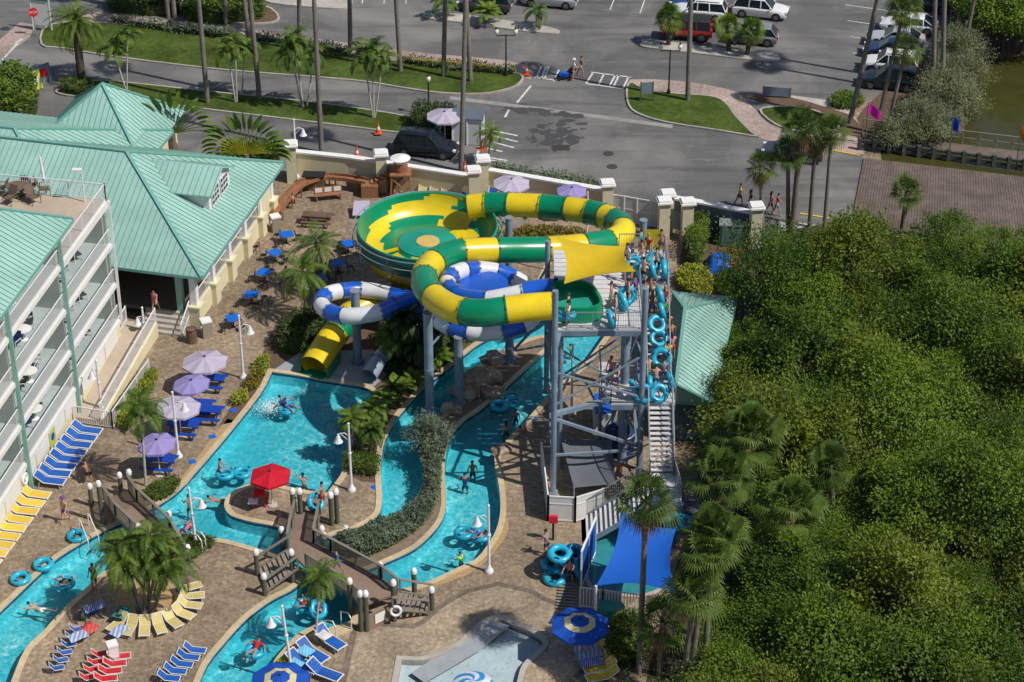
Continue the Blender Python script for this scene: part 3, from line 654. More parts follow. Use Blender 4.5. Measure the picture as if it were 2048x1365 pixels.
# access ramp beside the hotel
rp = thing('access_ramp', 'long cream access ramp with white balustrade running down beside the hotel wing', 'ramp', tuple(G(270, 740)))
Ra, Rb = G(312, 672), G(200, 845); du = (Rb - Ra).normalized(); dn = Vector((-du.y, du.x, 0)); dn = dn if dn.x > 0 else -dn
mb = MB(); w = 1.9
q = [Ra, Rb, Rb - dn * w, Ra - dn * w]
mb.add([q[0] + Z3 * .9, q[1] + Z3 * .15, q[2] + Z3 * .15, q[3] + Z3 * .9] + [p.copy() for p in q], [(0, 1, 2, 3), (0, 4, 5, 1), (1, 5, 6, 2), (2, 6, 7, 3), (3, 7, 4, 0)]); mb.build('ramp_slab', MATS['terrace_floor'], rp)
mb = MB(); mb.add([q[0] + Z3 * 1.0, q[1] + Z3 * .25, q[1] + dn * .18 + Z3 * .25, q[0] + dn * .18 + Z3 * 1.0, q[0], q[1], q[1] + dn * .18, q[0] + dn * .18], [(0, 1, 2, 3), (3, 2, 6, 7), (0, 4, 5, 1), (0, 3, 7, 4), (1, 5, 6, 2)]); mb.build('ramp_wall', MATS['cream_wall'], rp)
def slope_rail(a, b, name, th, h=1.05):
    mb = MB(); a, b = Vector(a), Vector(b); mb.bar(a + Z3 * h, b + Z3 * h, .06, .06); mb.bar(a + Z3 * .1, b + Z3 * .1, .05, .05); k = int((b - a).length / .14)
    for i in range(k + 1): p = a.lerp(b, i / k); mb.bar(p + Z3 * .1, p + Z3 * h, .026, .026)
    for i in range(5): p = a.lerp(b, i / 4); mb.bar(p, p + Z3 * (h + .06), .08, .08)
    return mb.build(name, MATS['white_paint'], th)
slope_rail(q[0] + dn * .09 + Z3 * 1.0, q[1] + dn * .09 + Z3 * .25, 'balustrade', rp); slope_rail(q[3] + Z3 * .9, q[3].lerp(q[2], .3) + Z3 * .68, 'balustrade', rp)
# picket fences near the hedge
def picket_fence(px, label, h=1.15, mat='white_paint', group=None, gap=.15, name='picket_fence', post=2.0, w=.03):
    pts = gp(px); t = thing(name, label, 'fence', tuple(pts[0]), group)
    for a, b in zip(pts, pts[1:]): mb = MB(); railing(mb, a, b, h, gap, post, w); mb.build('fence_panel', MATS[mat], t)
    return t
picket_fence([(152, 846), (226, 858), (300, 752)], 'white picket fence wrapping the green hedge at the foot of the ramp', 1.2)
# small hip-roofed kiosk at the top left
ap = G(205, 168, 7.6); kw = 4.3; kiosk = thing('hip_roof_kiosk', 'small separate building with a mint pyramid roof at the top left', 'building', (ap.x, ap.y, 0))
mr, ms = MB(), MB(); cs = [ap + u2 * (sx * kw) + n2 * (sy * kw) - Z3 * 3.6 for sx, sy in ((-1, -1), (1, -1), (1, 1), (-1, 1))]
for i in range(4): roof_face(mr, ms, [cs[i], cs[(i + 1) % 4], ap])
ro = mr.build('roof', MATS['mint_metal'], kiosk); ms.build('roof_seam', MATS['mint_seam'], ro)
mb = MB()
for c in cs: mb.bar(c + Z3 * .06, ap + Z3 * .06, .2, .1)
mb.build('roof_trim', MATS['teal_trim'], ro)
mb = MB(); kk = [ap + u2 * (sx * (kw - .6)) + n2 * (sy * (kw - .6)) for sx, sy in ((-1, -1), (1, -1), (1, 1), (-1, 1))]; mb.prism([(p.x, p.y) for p in kk], -.1, 4.0); mb.build('wall', MATS['cream_wall'], kiosk)
# ---- pump house with mint hip roof behind the tower
ph = thing('pump_house', 'grey-walled pump house with mint metal roof between the tower stairs and the mangroves', 'building', tuple(G(1400, 740)))
zE = 3.1; h0, h1, h2_, h3 = G(1345, 584, zE), G(1474, 595, zE), G(1425, 806, zE), G(1310, 800, zE); rA, rB = G(1370, 618, zE + 1.5), G(1352, 770, zE + 1.5)
mr, ms = MB(), MB()
roof_face(mr, ms, [h0, h1, rA]); roof_face(mr, ms, [h1, h2_, rB, rA]); roof_face(mr, ms, [h2_, h3, rB]); roof_face(mr, ms, [h3, h0, rA, rB])
ro = mr.build('roof', MATS['mint_metal'], ph); ms.build('roof_seam', MATS['mint_seam'], ro)
mb = MB()
for p, q_ in ((h1, rA), (h0, rA), (rA, rB), (h2_, rB)): mb.bar(p + Z3 * .06, q_ + Z3 * .06, .2, .1)
for p, q_ in ((h1, h2_), (h0, h1), (h2_, h3)): mb.bar(p - Z3 * .1, q_ - Z3 * .1, .12, .2)
mb.build('roof_trim', MATS['teal_trim'], ro)
cen = (h0 + h1 + h2_ + h3) / 4
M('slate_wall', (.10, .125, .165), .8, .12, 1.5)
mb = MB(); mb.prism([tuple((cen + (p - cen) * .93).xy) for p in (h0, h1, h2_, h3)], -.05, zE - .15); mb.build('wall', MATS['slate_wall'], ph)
# ---- perimeter wall between pool and street
def wall_run(px, label, h=2.3, th=.35, mat='cream_wall', capw=.5):
    pts = gp(px); t = thing('boundary_wall', label, 'wall', tuple(pts[0]))
    for a, b in zip(pts, pts[1:]):
        mb = MB(); mb.bar(a + Z3 * (h / 2 - .05), b + Z3 * (h / 2 - .05), th, h + .1) if 0 else None
        d = (b - a).normalized(); s = Vector((-d.y, d.x, 0)) * (th / 2); mb.prism([tuple((p).xy) for p in (a + s, a - s, b - s, b + s)], -.1, h); mb.build('wall_panel', MATS[mat], t)
        mb = MB(); s = s * (capw / th); mb.prism([tuple((p).xy) for p in (a + s, a - s, b - s, b + s)], h + .003, h + .14, True); mb.build('coping_cap', MATS['white_cap'], t)
    return t
def pier(px, py, label, h=2.9, w=.75):
    c = G(px, py); t = thing('gate_pier', label, 'pier', tuple(c), 'capped piers along the boundary wall')
    mb = MB(); mb.cbox(c + Z3 * (h / 2 - .05), w, w, h + .1, .12); mb.build('shaft', MATS['pillar_stone'], t)
    mb = MB(); mb.cbox(c + Z3 * (h + .06), w + .3, w + .3, .12, .12); mb.cbox(c + Z3 * (h + .18), w + .12, w + .12, .12, .12); mb.build('cap', MATS['white_cap'], t)
wall_run([(577, 351), (700, 364), (955, 404)], 'cream boundary wall behind the timber sluice, between sand yard and street', 1.95)
wall_run([(978, 390), (1205, 430)], 'cream boundary wall behind the chairs and lavender parasols', 1.95)
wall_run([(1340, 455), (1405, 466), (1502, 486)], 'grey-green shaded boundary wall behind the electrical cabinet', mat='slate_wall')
pier(585, 362, 'white capped pier where the boundary wall meets the lodge'); pier(764, 381, 'white capped pier behind the timber water tower')
pier(948, 415, 'white capped pier left of the lavender umbrellas, on the pool side'); pier(966, 392, 'white capped pier left of the lavender umbrellas, on the street side'); pier(1213, 442, 'white capped pier at the left end of the white gate')
pier(1333, 463, 'white capped pier at the right end of the white gate'); pier(1326, 478, 'nearest white capped pier right of the white gate, beside the trash bin'); pier(1372, 480, 'white capped pier next to the green bushes'); pier(1508, 494, 'white capped pier at the mangrove end of the boundary wall', 3.1)
gt = thing('vehicle_gate', 'white slatted metal gate between two cream piers', 'gate', tuple(G(1272, 450)))
M('gate_white', (.55, .56, .57), .5, .05, 2)
a, b = G(1222, 441), G(1325, 459); mb = MB()
for i in range(3): z = .15 + i * .95; mb.bar(a + Z3 * z, b + Z3 * z, .06, .08)
for i in range(5): p = a.lerp(b, i / 4); mb.bar(p, p + Z3 * 2.1, .08, .08)
mb.build('gate_frame', MATS['white_paint'], gt); mb = MB(); mb.bar(a + Z3 * 1.08, b + Z3 * 1.08, .03, 1.85); mb.build('gate_panel', MATS['gate_white'], gt)
# ------------------------------------------------------------------ slides and tower
M('joint_dark', (.05, .075, .07), .6, .1, 3)
def gel(name, col, rough=.3): return M(name, col, rough, .10, .8, spec=.5, var2=.16, scale2=.28, coat=.15)
gel('slide_green', (.0, .215, .10)); gel('slide_yellow', (.70, .52, .012)); gel('slide_blue', (.012, .10, .52)); gel('slide_white', (.68, .69, .72)); gel('slide_teal', (.01, .28, .20)); gel('slide_pale', (.30, .38, .48))
M('galv', (.30, .33, .36), .4, .12, 3, metal=.3); M('plank', (.56, .55, .56), .6, .1, 1.5, var2=.08); M('weld_blue', (.19, .25, .32), .4, .12, 1.2, var2=.12, scale2=.6)
def path3(pts, sub=8):
    P = [G(p[0], p[1], p[2]) for p in pts]; return spline(P, False, sub), sub
def tube_slide(name, label, pts, r, mats, flange=.05):
    P, sub = path3(pts); t = thing(name, label, 'water slide', (P[len(P) // 2].x, P[len(P) // 2].y, 0))
    cuts = [i for i, p in enumerate(pts) if p[3]] + [len(pts) - 1]
    for i, j in zip(cuts, cuts[1:]):
        mb = MB(); seg = P[i * sub:j * sub + 1]; rr = r[i] if hasattr(r, '__len__') else r
        mb.pipe(seg, rr, 24, False); a, b = seg[0], seg[1]; d = (b - a).normalized()
        mb.pipe([a - d * .05, a + d * .05], rr + flange, 24, False); sg = mb.build('tube_segment', mats[pts[i][3]], t, smooth=35); mb = MB(); mb.pipe([a - d * .012, a + d * .012], rr + flange + .012, 24, False); [mb.cbox(a + frame(d)[0] * math.cos(q) * (rr + flange + .01) + frame(d)[1] * math.sin(q) * (rr + flange + .01), .07, .07, .07) for q in [2 * PI * k / 10 for k in range(10)]]; mb.build('joint_band', MATS['joint_dark'], sg)
    return t
TG = {'Y': MATS['slide_yellow'], 'G': MATS['slide_green'], 'B': MATS['slide_blue'], 'W': MATS['slide_white'], 'P': MATS['slide_pale']}
gy = [(1108,612,10.5,'Y'),(1060,615,10.4,''),(1012,621,10.3,'G'),(970,626,10.15,''),(930,624,10.0,'Y'),(895,613,9.8,''),(868,595,9.6,'G'),(852,576,9.4,''),(849,556,9.2,'Y'),(854,540,9.05,''),(867,526,8.9,'G'),(893,511,8.75,''),(924,504,8.6,'Y'),(993,501,8.3,'G'),(1050,500,8.1,''),(1094,499,7.9,'Y'),(1167,493,7.6,'G'),(1217,484,7.3,'Y'),(1241,472,7.15,''),(1246,459,7.05,'G'),(1240,449,6.95,''),(1228,441,6.85,'Y'),(1208,433,6.75,'G'),(1177,424,6.6,'Y'),(1135,418,6.5,'G'),(1083,413,6.3,'Y'),(1018,410,6.1,'G'),(972,410,5.9,'Y'),(938,414,5.7,'')]
tube_slide('tube_slide', 'green and yellow banded tube slide curling from the tower top into the big bowl', gy, .80, TG)
# open the blue and white slide
bw = [(1112,575,10.3,'B'),(1080,577,10.1,''),(1046,586,9.85,'W'),(1010,594,9.6,''),(975,600,9.4,'B'),(940,598,9.15,''),(913,590,8.95,'B'),(899,577,8.75,'W'),(895,566,8.6,'B'),(902,552,8.4,'W'),(920,543,8.2,''),(930,541,8.1,'B'),(955,539,7.9,'W'),(995,544,7.6,'B'),(1030,558,7.25,'W'),(1058,578,6.9,'W'),(1076,604,6.5,'W'),(1068,632,6.1,'W'),(1045,650,5.8,'B'),(1005,661,5.5,'W'),(970,666,5.25,''),(940,664,5.15,'B'),(905,656,5.0,'W'),(880,643,4.95,'W'),(862,620,4.9,'B'),(850,600,4.85,'B'),(828,598,4.8,'B'),(790,612,4.75,'B'),(760,624,4.65,'W'),(722,631,4.5,''),(688,632,4.3,'B'),(660,625,4.05,'W'),(643,610,3.8,'B'),(650,592,3.55,'W'),(680,583,3.35,'B'),(722,580,3.1,'W'),(782,588,2.9,'B'),(820,600,2.75,''),(845,618,2.55,'B'),(840,642,2.3,''),(815,668,1.9,'P'),(783,694,1.4,''),(757,722,1.0,'P'),(738,752,.62,'')]
tube_slide('tube_slide', 'narrow blue and white banded tube slide with two coiled loops below the tower', bw, .52, TG, .035)
cb = G(968, 577, 7.6); sb = [o for o in COL.objects if o.name.startswith('tube_slide')][-1]; mb = MB(); mb.lathe([(1.45, .35), (1.35, .12), (1.0, .0), (.02, -.05)], 36, cb); mb.build('coil_floor', MATS['slide_blue'], sb, smooth=40)
ex = [(830,585,1.9,'Y'),(790,592,1.9,''),(745,606,1.85,'Y'),(708,624,1.7,''),(684,650,1.5,'G'),(668,670,1.35,'Y'),(650,697,1.1,''),(627,734,.68,'')]
tube_slide('exit_tunnel', 'wide yellow and green exit tunnel of the bowl slide, open above the landing pool', ex, .88, TG, .06)
c = G(640, 742, .1); mb = MB()
for k, (a, b) in enumerate((((600,738),(618,700)),((655,752),(680,715)))): mb.bar(G(*a, .3), G(*b, .35), .12, .75)
mb.bar(G(606,742,.06), G(650,754,.06), .7, .12); tag(mb.build('landing_trough', MATS['slide_green'], origin=c), 'low green trough the yellow exit tunnel empties into', 'trough')
# ---- bowl
RZ = 5.7; bc = G(855, 452, RZ); bowl = thing('bowl_slide', 'big open bowl slide with zigzag yellow and green inside and a yellow centre disc', 'bowl slide', (bc.x, bc.y, 0))
NS = 72; prof = [(4.45, 0), (4.42, -.22), (4.36, -.45), (4.27, -.68), (4.15, -.9), (3.99, -1.1), (3.79, -1.28), (3.54, -1.43), (3.24, -1.53), (2.9, -1.58), (2.5, -1.55), (2.1, -1.45), (1.95, -1.3), (1.9, -1.22)]
zig = [(7, 11), (4, 9), (0, 6), (2, 6), (4, 8), (5, 9), (7, 11), (8, 12), (8, 12), (8, 12), (8, 12), (8, 12)]
mb = MB(); vs = [(bc.x + r * math.cos(2 * PI * j / NS), bc.y + r * math.sin(2 * PI * j / NS), RZ + z) for r, z in prof for j in range(NS)]
mb.add(vs, []); 
for i in range(len(prof) - 1):
    for j in range(NS):
        mb.f.append([i * NS + j, i * NS + (j + 1) % NS, (i + 1) * NS + (j + 1) % NS, (i + 1) * NS + j])
        s = zig[int((j - i * .5) // 6) % 12]; mb.mi.append(1 if s[0] <= i < s[1] else 0)
mb.build('inner_shell', [MATS['slide_green'], MATS['slide_yellow']], bowl, smooth=35)
mb = MB(); mb.lathe([(1.92, -1.22), (1.2, -1.17), (.02, -1.13)], 48, (bc.x, bc.y, RZ)); mb.build('centre_floor', MATS['slide_teal'], bowl, smooth=35)
mb = MB(); mb.lathe([(.76, -1.15), (.74, -1.10), (.02, -1.09)], 40, (bc.x, bc.y, RZ)); M('disc_tan', (.60, .42, .13), .5, .08, 2); mb.build('centre_disc', MATS['disc_tan'], bowl, smooth=35)
for ang in (200, 335):
    a = R(ang); d = Vector((math.cos(a), math.sin(a), 0)); mb = MB(); mb.bar(bc + d * 2.0 - Z3 * 1.3, bc + d * 3.3 - Z3 * 1.42, .16, .16); mb.build('flow_divider', MATS['slide_yellow'], bowl)
op = [(4.52, .06), (4.6, -.3), (4.55, -.8), (4.42, -1.35), (4.15, -1.95), (3.7, -2.5), (3.0, -2.95), (2.0, -3.2)]
mb = MB(); mb.add([(bc.x + r * math.cos(2 * PI * j / NS), bc.y + r * math.sin(2 * PI * j / NS), RZ + z) for r, z in op for j in range(NS)], [])
for i in range(len(op) - 1):
    for j in range(NS): mb.f.append([i * NS + j, i * NS + (j + 1) % NS, (i + 1) * NS + (j + 1) % NS, (i + 1) * NS + j]); mb.mi.append(0 if i < 3 else 1)
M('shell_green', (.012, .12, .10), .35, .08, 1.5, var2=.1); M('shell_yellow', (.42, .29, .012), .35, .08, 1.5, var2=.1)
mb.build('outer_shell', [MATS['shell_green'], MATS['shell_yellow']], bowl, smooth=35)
mb = MB(); mb.torus((bc.x, bc.y, RZ + .03), 4.49, .07, 72, 8); mb.build('rim', MATS['slide_teal'], bowl, smooth=True)
mb = MB(); mb.torus((bc.x, bc.y, RZ - .05), 4.85, .035, 72, 6); mb.torus((bc.x, bc.y, RZ - .6), 4.85, .03, 72, 6)
for k in range(12):
    a = 2 * PI * k / 12; d = Vector((math.cos(a), math.sin(a), 0)); mb.bar(bc + d * 4.85, bc + d * 4.85 - Z3 * 1.3, .05, .05); mb.bar(bc + d * 4.85 - Z3 * 1.3, bc + d * 3.2 - Z3 * 2.4, .06, .06)
mb.build('guard_rail', MATS['galv'], bowl, smooth=True)
for k in range(6):
    a = 2 * PI * (k + .5) / 6; d = Vector((math.cos(a), math.sin(a), 0)); mb = MB(); p = bc + d * 2.6
    mb.cyl((p.x, p.y, -.05), (p.x, p.y, RZ - 2.5), .17, n=14); mb.build('support_leg', MATS['weld_blue'], bowl, smooth=True)
# ---- support posts of the slides
def post(px, py, ytop, r, label, ztop=None, arm=None):
    b = G(px, py); h = ztop or HT(b, ytop); t = thing('slide_support', label, 'support post', tuple(b), 'steel posts carrying the slides')
    mb = MB(); mb.cyl(b - Z3 * .3, b + Z3 * h, r, n=18); mb.cyl(b - Z3 * .02, b + Z3 * .35, r * 1.45, n=18); mb.cyl(b + Z3 * (h * .52), b + Z3 * (h * .52 + .12), r * 1.12, n=18); mb.build('shaft', MATS['weld_blue'], t, smooth=35)
    mb = MB(); mb.cyl(b + Z3 * h, b + Z3 * (h + .08), r * 1.12, n=18); mb.build('cap', MATS['galv'], t, smooth=35)
    for q in arm or []: mb = MB(); mb.bar(b + Z3 * (h - .7), q, .14, .14); mb.build('bracket_arm', MATS['galv'], t)
post(861, 858, 628, .27, 'tall grey steel post under the green and yellow tube, nearest the grey hedge island'); post(919, 812, 676, .27, 'short grey steel post under the blue and white coil, beside the rocks')
post(1019, 727, 668, .27, 'short grey steel post standing among the boulders between the two channels'); post(716, 726, 583, .28, 'grey steel post in the middle of the left blue and white loop')
post(1018, 602, 437, .24, 'grey steel post left behind the straight tube run', None, [G(1085, 416, 5.6), G(985, 414, 5.5)]); post(1281, 606, 442, .24, 'grey steel post beside the right bend of the green and yellow tube', None, [G(1240, 452, 6.4)])
# ---- tower
DZ, LZ, QZ = 9.7, 5.4, 2.8
X0, X1 = G(1112, 660, DZ).x, G(1287, 660, DZ).x; Yf, Yb = G(1200, 660, DZ).y, G(1200, 500, DZ).y
SX0, SX1 = G(1290, 556, DZ).x, G(1335, 556, DZ).x; Yt = G(1310, 556, DZ).y; Yl0 = G(1290, 808, LZ).y; Yl1 = Yl0 + 1.15; LYb = G(1200, 724, LZ).y; LX0 = G(1222, 808, LZ).x
tw = thing('slide_tower', 'steel slide tower with plank decks and stairs full of queueing riders', 'tower', ((X0 + X1) / 2, Yf, 0))
def plank_deck(x0, x1, y0, y1, z, nm='deck'):
    mb = MB(); n = max(1, round((y1 - y0) / .5)); s = (y1 - y0) / n
    for i in range(n): mb.box(x0, x1, y0 + i * s + .03, y0 + (i + 1) * s - .03, z - .09, z)
    mb.build(nm, MATS['plank'], tw); mb = MB(); h = .34
    for y in (y0 + .06, y1 - .06): mb.box(x0, x1, y - .06, y + .06, z - .09 - h, z - .093)
    for x in (x0 + .06, (x0 + x1) / 2, x1 - .06): mb.box(x - .06, x + .06, y0 + .125, y1 - .125, z - .09 - h, z - .094)
    mb.build('deck_beam', MATS['weld_blue'], tw)
plank_deck(X0, X1, Yf, Yb, DZ); plank_deck(X1 + .02, SX1, Yt, Yb, DZ); plank_deck(LX0, SX1 + .2, Yl0, Yl1, LZ, 'landing'); plank_deck(LX0 - .55, SX0 - .05, Yl1 + .02, LYb, LZ, 'landing')
Ql0, Ql1 = G(1310, 1008, QZ).y, G(1310, 952, QZ).y; plank_deck(SX0, SX1 + .35, Ql0, Ql1, QZ, 'landing')
def flight(a, b, wv, n, nm='stair_flight'):
    """open steel flight from the top point a to the bottom point b; wv = width vector to the other side"""
    a, b, wv = Vector(a), Vector(b), Vector(wv); d = (b - a); run = Vector((d.x, d.y, 0)); rd = run.normalized(); tr = run.length / n
    mb = MB()
    for i in range(n):
        c = a + run * ((i + .5) / n) + Z3 * (d.z * (i + 1) / n); p = [c - rd * tr * .52, c + rd * tr * .5, c + rd * tr * .5 + wv, c - rd * tr * .52 + wv]
        mb.slab([q + Z3 * .0 for q in p], .05)
    o = mb.build(nm, MATS['plank'], tw); mb = MB()
    for s in (Vector(), wv): mb.bar(a + s - Z3 * .15, b + s - Z3 * .15, .06, .3)
    mb.build('stringer', MATS['weld_blue'], tw)
    return o
flight((SX0, Yt, DZ), (SX0, Yl1, LZ), (SX1 - SX0, 0, 0), 22); flight((SX0, Yl0, LZ), (SX0, Ql1, QZ), (SX1 - SX0, 0, 0), 14)
EX = G(1163, 1065).x; flight((SX0, Ql0 + .1, QZ), (EX, Ql0 + .1, 0), (0, Ql1 - Ql0 - .3, 0), 15)
def trail(*pts, h=1.1, gap=.14, nm='railing'):
    for a, b in zip(pts, pts[1:]): mb = MB(); a, b = Vector(a), Vector(b); mb.bar(a + Z3 * h, b + Z3 * h, .05, .05); mb.bar(a + Z3 * .12, b + Z3 * .12, .035, .035); k = max(2, int((b - a).length / gap)); [mb.bar(a.lerp(b, i / k) + Z3 * .12, a.lerp(b, i / k) + Z3 * h, .014, .014) for i in range(k + 1)]; k = max(1, round((b - a).length / 1.7)); [mb.bar(a.lerp(b, i / k), a.lerp(b, i / k) + Z3 * h, .055, .055) for i in range(k + 1)]; mb.build(nm, MATS['galv'], tw)
trail((X0 + .6, Yf + .04, DZ), (X1, Yf + .04, DZ), (X1, Yt - .2, DZ)); trail((X1 - 1, Yb - .05, DZ), (SX1, Yb - .05, DZ), (SX1, Yt, DZ), (SX1, Yl1, LZ), (SX1 + .2, Yl0 + .05, LZ)); trail((SX0 - .02, Yt, DZ), (SX0 - .02, Yl1 + .1, LZ))
trail((LX0, Yl0 + .05, LZ), (SX0, Yl0 + .05, LZ)); trail((LX0 - .5, LYb, LZ), (LX0 - .5, Yl1, LZ), (LX0, Yl0 + .05, LZ)); trail((LX0 - .5, LYb, LZ), (SX0 - .1, LYb, LZ)); trail((SX1 + .02, Yl0, LZ), (SX1 + .02, Ql1, QZ), (SX1 + .3, Ql0, QZ), (SX0 + .2, Ql0, QZ)); trail((SX0 - .04, Yl0, LZ), (SX0 - .04, Ql1, QZ), (EX, Ql1 - .3, 0)); 
cols = [(G(1106, 985), HT(G(1106, 985), 582), .17), (G(1277, 962), HT(G(1277, 962), 577), .17)]
for (x, y, h, r) in ((X0 - .35, Yb - .6, HT(Vector((X0, Yb - .6, 0)), 482), .16), (X1 - .25, Yb - .3, HT(Vector((X1, Yb - .3, 0)), 487), .16), (X1 - .9, Yf + 1.2, DZ - .5, .26), (X0 + .3, Yf + .5, DZ - .5, .15), (X1 + .1, Yf + .2, DZ - .5, .14), (LX0 + .4, LYb - .3, LZ - .45, .14), (SX1 - .1, Yl0 + .4, LZ - .45, .1), (SX1 + .2, Ql0 + .2, QZ - .45, .1)): cols.append((Vector((x, y, 0)), h, r))
for b, h, r in cols: mb = MB(); mb.cyl(b - Z3 * .05, b + Z3 * h, r, n=14); mb.cyl(b - Z3 * .02, b + Z3 * .08, r * 1.7, n=14); mb.build('column', MATS['weld_blue'], tw, smooth=35)
c1, c2 = cols[0][0], cols[1][0]; c3, c4 = cols[2][0], cols[3][0]
def br(a, b, w=.13, nm='brace', m='weld_blue'): mb = MB(); mb.bar(a, b, w, w); mb.build(nm, MATS[m], tw)
br(c1 + Z3 * 2.6, c2 + Z3 * 2.2); br(c1 + Z3 * LZ, Vector((LX0, Yl0 + .6, LZ - .1)), .26); br(c1 + Z3 * (LZ - .3), c2 + Z3 * 2.4, .16); br(c2 + Z3 * 2.0, c1.lerp(c2, .2) + Z3 * .1, .16)
br(c1 + Z3 * (DZ - .3), Vector((X0 + .2, Yf + .1, DZ - .3)), .2); br(c2 + Z3 * (DZ - .3), Vector((X1, Yf + .1, DZ - .3)), .2); br(c1 + Z3 * 4.0, c3 + Z3 * 7.5); br(c3 + Z3 * 4.2, c1 + Z3 * 7.6); br(c3 + Z3 * 4.0, c4 + Z3 * 8.5); br(c1 + Z3 * 8.3, c3 + Z3 * 8.3, .16)
br(G(1112, 760, 5.0), G(1245, 672, 7.5), .1); br(G(1245, 745, 5.6), G(1275, 668, 8.6), .1)
br(c3 + Z3 * 7.4, G(955, 652, 5.0), .16, 'slide_arm'); br(c3 + Z3 * 5.6, G(1028, 700, 4.4), .12, 'slide_arm'); br(G(1030, 702, 4.3), c3 + Z3 * 3.4, .1, 'slide_arm'); br(c3 + Z3 * 8.9, G(1040, 628, 7.2), .12, 'slide_arm'); br(G(850, 705, 4.5), G(900, 650, 4.4), .1, 'slide_arm')
for a_, b_, w_ in ((c1 + Z3 * 8.2, c2 + Z3 * 5.8, .1), (c2 + Z3 * 8.6, c1 + Z3 * 6.0, .1), (c3 + Z3 * .2, c4 + Z3 * 3.6, .1), (c4 + Z3 * .2, c3 + Z3 * 3.6, .1), (c3 + Z3 * 4.0, c4 + Z3 * 4.0, .14), (c2 + Z3 * .3, c4 + Z3 * 3.8, .1), (c1 + Z3 * .3, c3 + Z3 * 3.4, .1), (c2 + Z3 * 5.0, c4 + Z3 * 8.6, .1), (c4 + Z3 * 5.0, c2 + Z3 * 8.4, .1), (c1 + Z3 * 2.5, c3 + Z3 * 2.5, .12), (c2 + Z3 * 2.2, c4 + Z3 * 2.2, .12)): br(a_, b_, w_)
for k_ in range(3): cx_ = (LX0 - .4, SX1 + .12, SX0 - .1)[k_]; mb = MB(); mb.cyl((cx_, LYb - .2, -.05), (cx_, LYb - .2, LZ - .44), .11, n=12); mb.build('column', MATS['weld_blue'], tw, smooth=35)
br(Vector((LX0 - .4, LYb - .2, .3)), Vector((SX0 - .1, LYb - .2, LZ - .5)), .08); br(Vector((SX0 - .1, LYb - .2, .3)), Vector((LX0 - .4, LYb - .2, LZ - .5)), .08); br(Vector((SX1 + .12, LYb - .2, .4)), Vector((SX1 + .1, Yl0 + .4, LZ - .5)), .08)
mb = MB(); mb.bar((SX0 + .1, Yb - .08, DZ + .75), (SX1 - .1, Yb - .08, DZ + .75), .03, 1.3); mb.build('safety_panel', MATS['sail_yellow'] if 'sail_yellow' in MATS else M('panel_yellow', (.45, .40, .02), .6), tw)
# start tub
tub = thing('start_tub', 'green open start tub feeding the green and yellow tube on the tower deck', 'start tub', (X0 + 1, Yf + 1.6, DZ))
lp = [Vector((p.x, p.y)) for p in spline([G(x, y, DZ) for x, y in ((1104, 641), (1104, 590), (1150, 588), (1180, 594), (1196, 612), (1204, 634), (1180, 645), (1140, 646))], True, 4, (0, 1))]
mb = MB(); inn = offset(lp, -.16); 
n = len(lp); vs = []
for p, q in zip(inn, lp): vs += [(p.x, p.y, DZ + .3), (p.x, p.y, DZ + .95), (q.x, q.y, DZ + .95), (q.x + (q - p).x * .5, q.y + (q - p).y * .5, DZ + .01)]
mb.add(vs, [(4 * i + k, 4 * ((i + 1) % n) + k, 4 * ((i + 1) % n) + k + 1, 4 * i + k + 1) for i in range(n) for k in range(3)]); mb.build('shell', MATS['slide_green'], tub, smooth=30)
o = sheet('water_floor', [inn], DZ + .42, MATS['slide_teal'], None); o.parent = tub; o.location = -tub.location
# shade sails
def sail(name, label, corners, mat, sag=.12, drop=.35, n=16, poles=()):
    C = [Vector(c) for c in corners]; cen = sum(C, Vector()) / 4; mb = MB(); vs = []
    for i in range(n + 1):
        for j in range(n + 1):
            s, t = i / n, j / n; p = C[0] * ((1 - s) * (1 - t)) + C[1] * (s * (1 - t)) + C[2] * (s * t) + C[3] * ((1 - s) * t)
            k = sag * max(4 * s * (1 - s) * abs(2 * t - 1) ** 2, 4 * t * (1 - t) * abs(2 * s - 1) ** 2); p = p.lerp(cen, k); p.z -= drop * 16 * s * (1 - s) * t * (1 - t); vs.append(p)
    mb.add(vs, [(i * (n + 1) + j, (i + 1) * (n + 1) + j, (i + 1) * (n + 1) + j + 1, i * (n + 1) + j + 1) for i in range(n) for j in range(n)])
    m = len(vs); mb.add([v - Z3 * .015 for v in vs], [(i * (n + 1) + j, i * (n + 1) + j + 1, (i + 1) * (n + 1) + j + 1, (i + 1) * (n + 1) + j) for i in range(n) for j in range(n)])
    t = thing(name, label, 'shade sail', (cen.x, cen.y, 0)); mb.build('cloth', mat, t, smooth='raw' if 0 else 60)
    for p, q in poles: mb = MB(); mb.cyl(p, q, .07, n=10); mb.build('pole', MATS['white_paint'], t, smooth=True)
    return t
M('sail_yellow', (.72, .53, .02), .7, .06, 1, tl=(.35, 1.0)); M('sail_blue', (.008, .12, .56), .7, .06, 1, tl=(.25, 1.0)); 
t1, t2, t4, t3 = [c + Z3 * (h - .15) for c, h, r in (cols[0], cols[1], cols[2], cols[3])]
sail('shade_sail', 'yellow four-cornered shade sail above the tower deck', [G(1115, 474, 12.6), G(1251, 493, 12.1), G(1272, 543, 12.2), G(1128, 568, 11.9)], MATS['sail_yellow'], .16, .45)
# white mast behind the tower
b = G(1172, 560); mb = MB(); mb.cyl(b, b + Z3 * HT(b, 384), .07, .05); tag(mb.build('mast', MATS['white_paint'], origin=b), 'thin white mast standing behind the straight green and yellow tube run', 'mast')
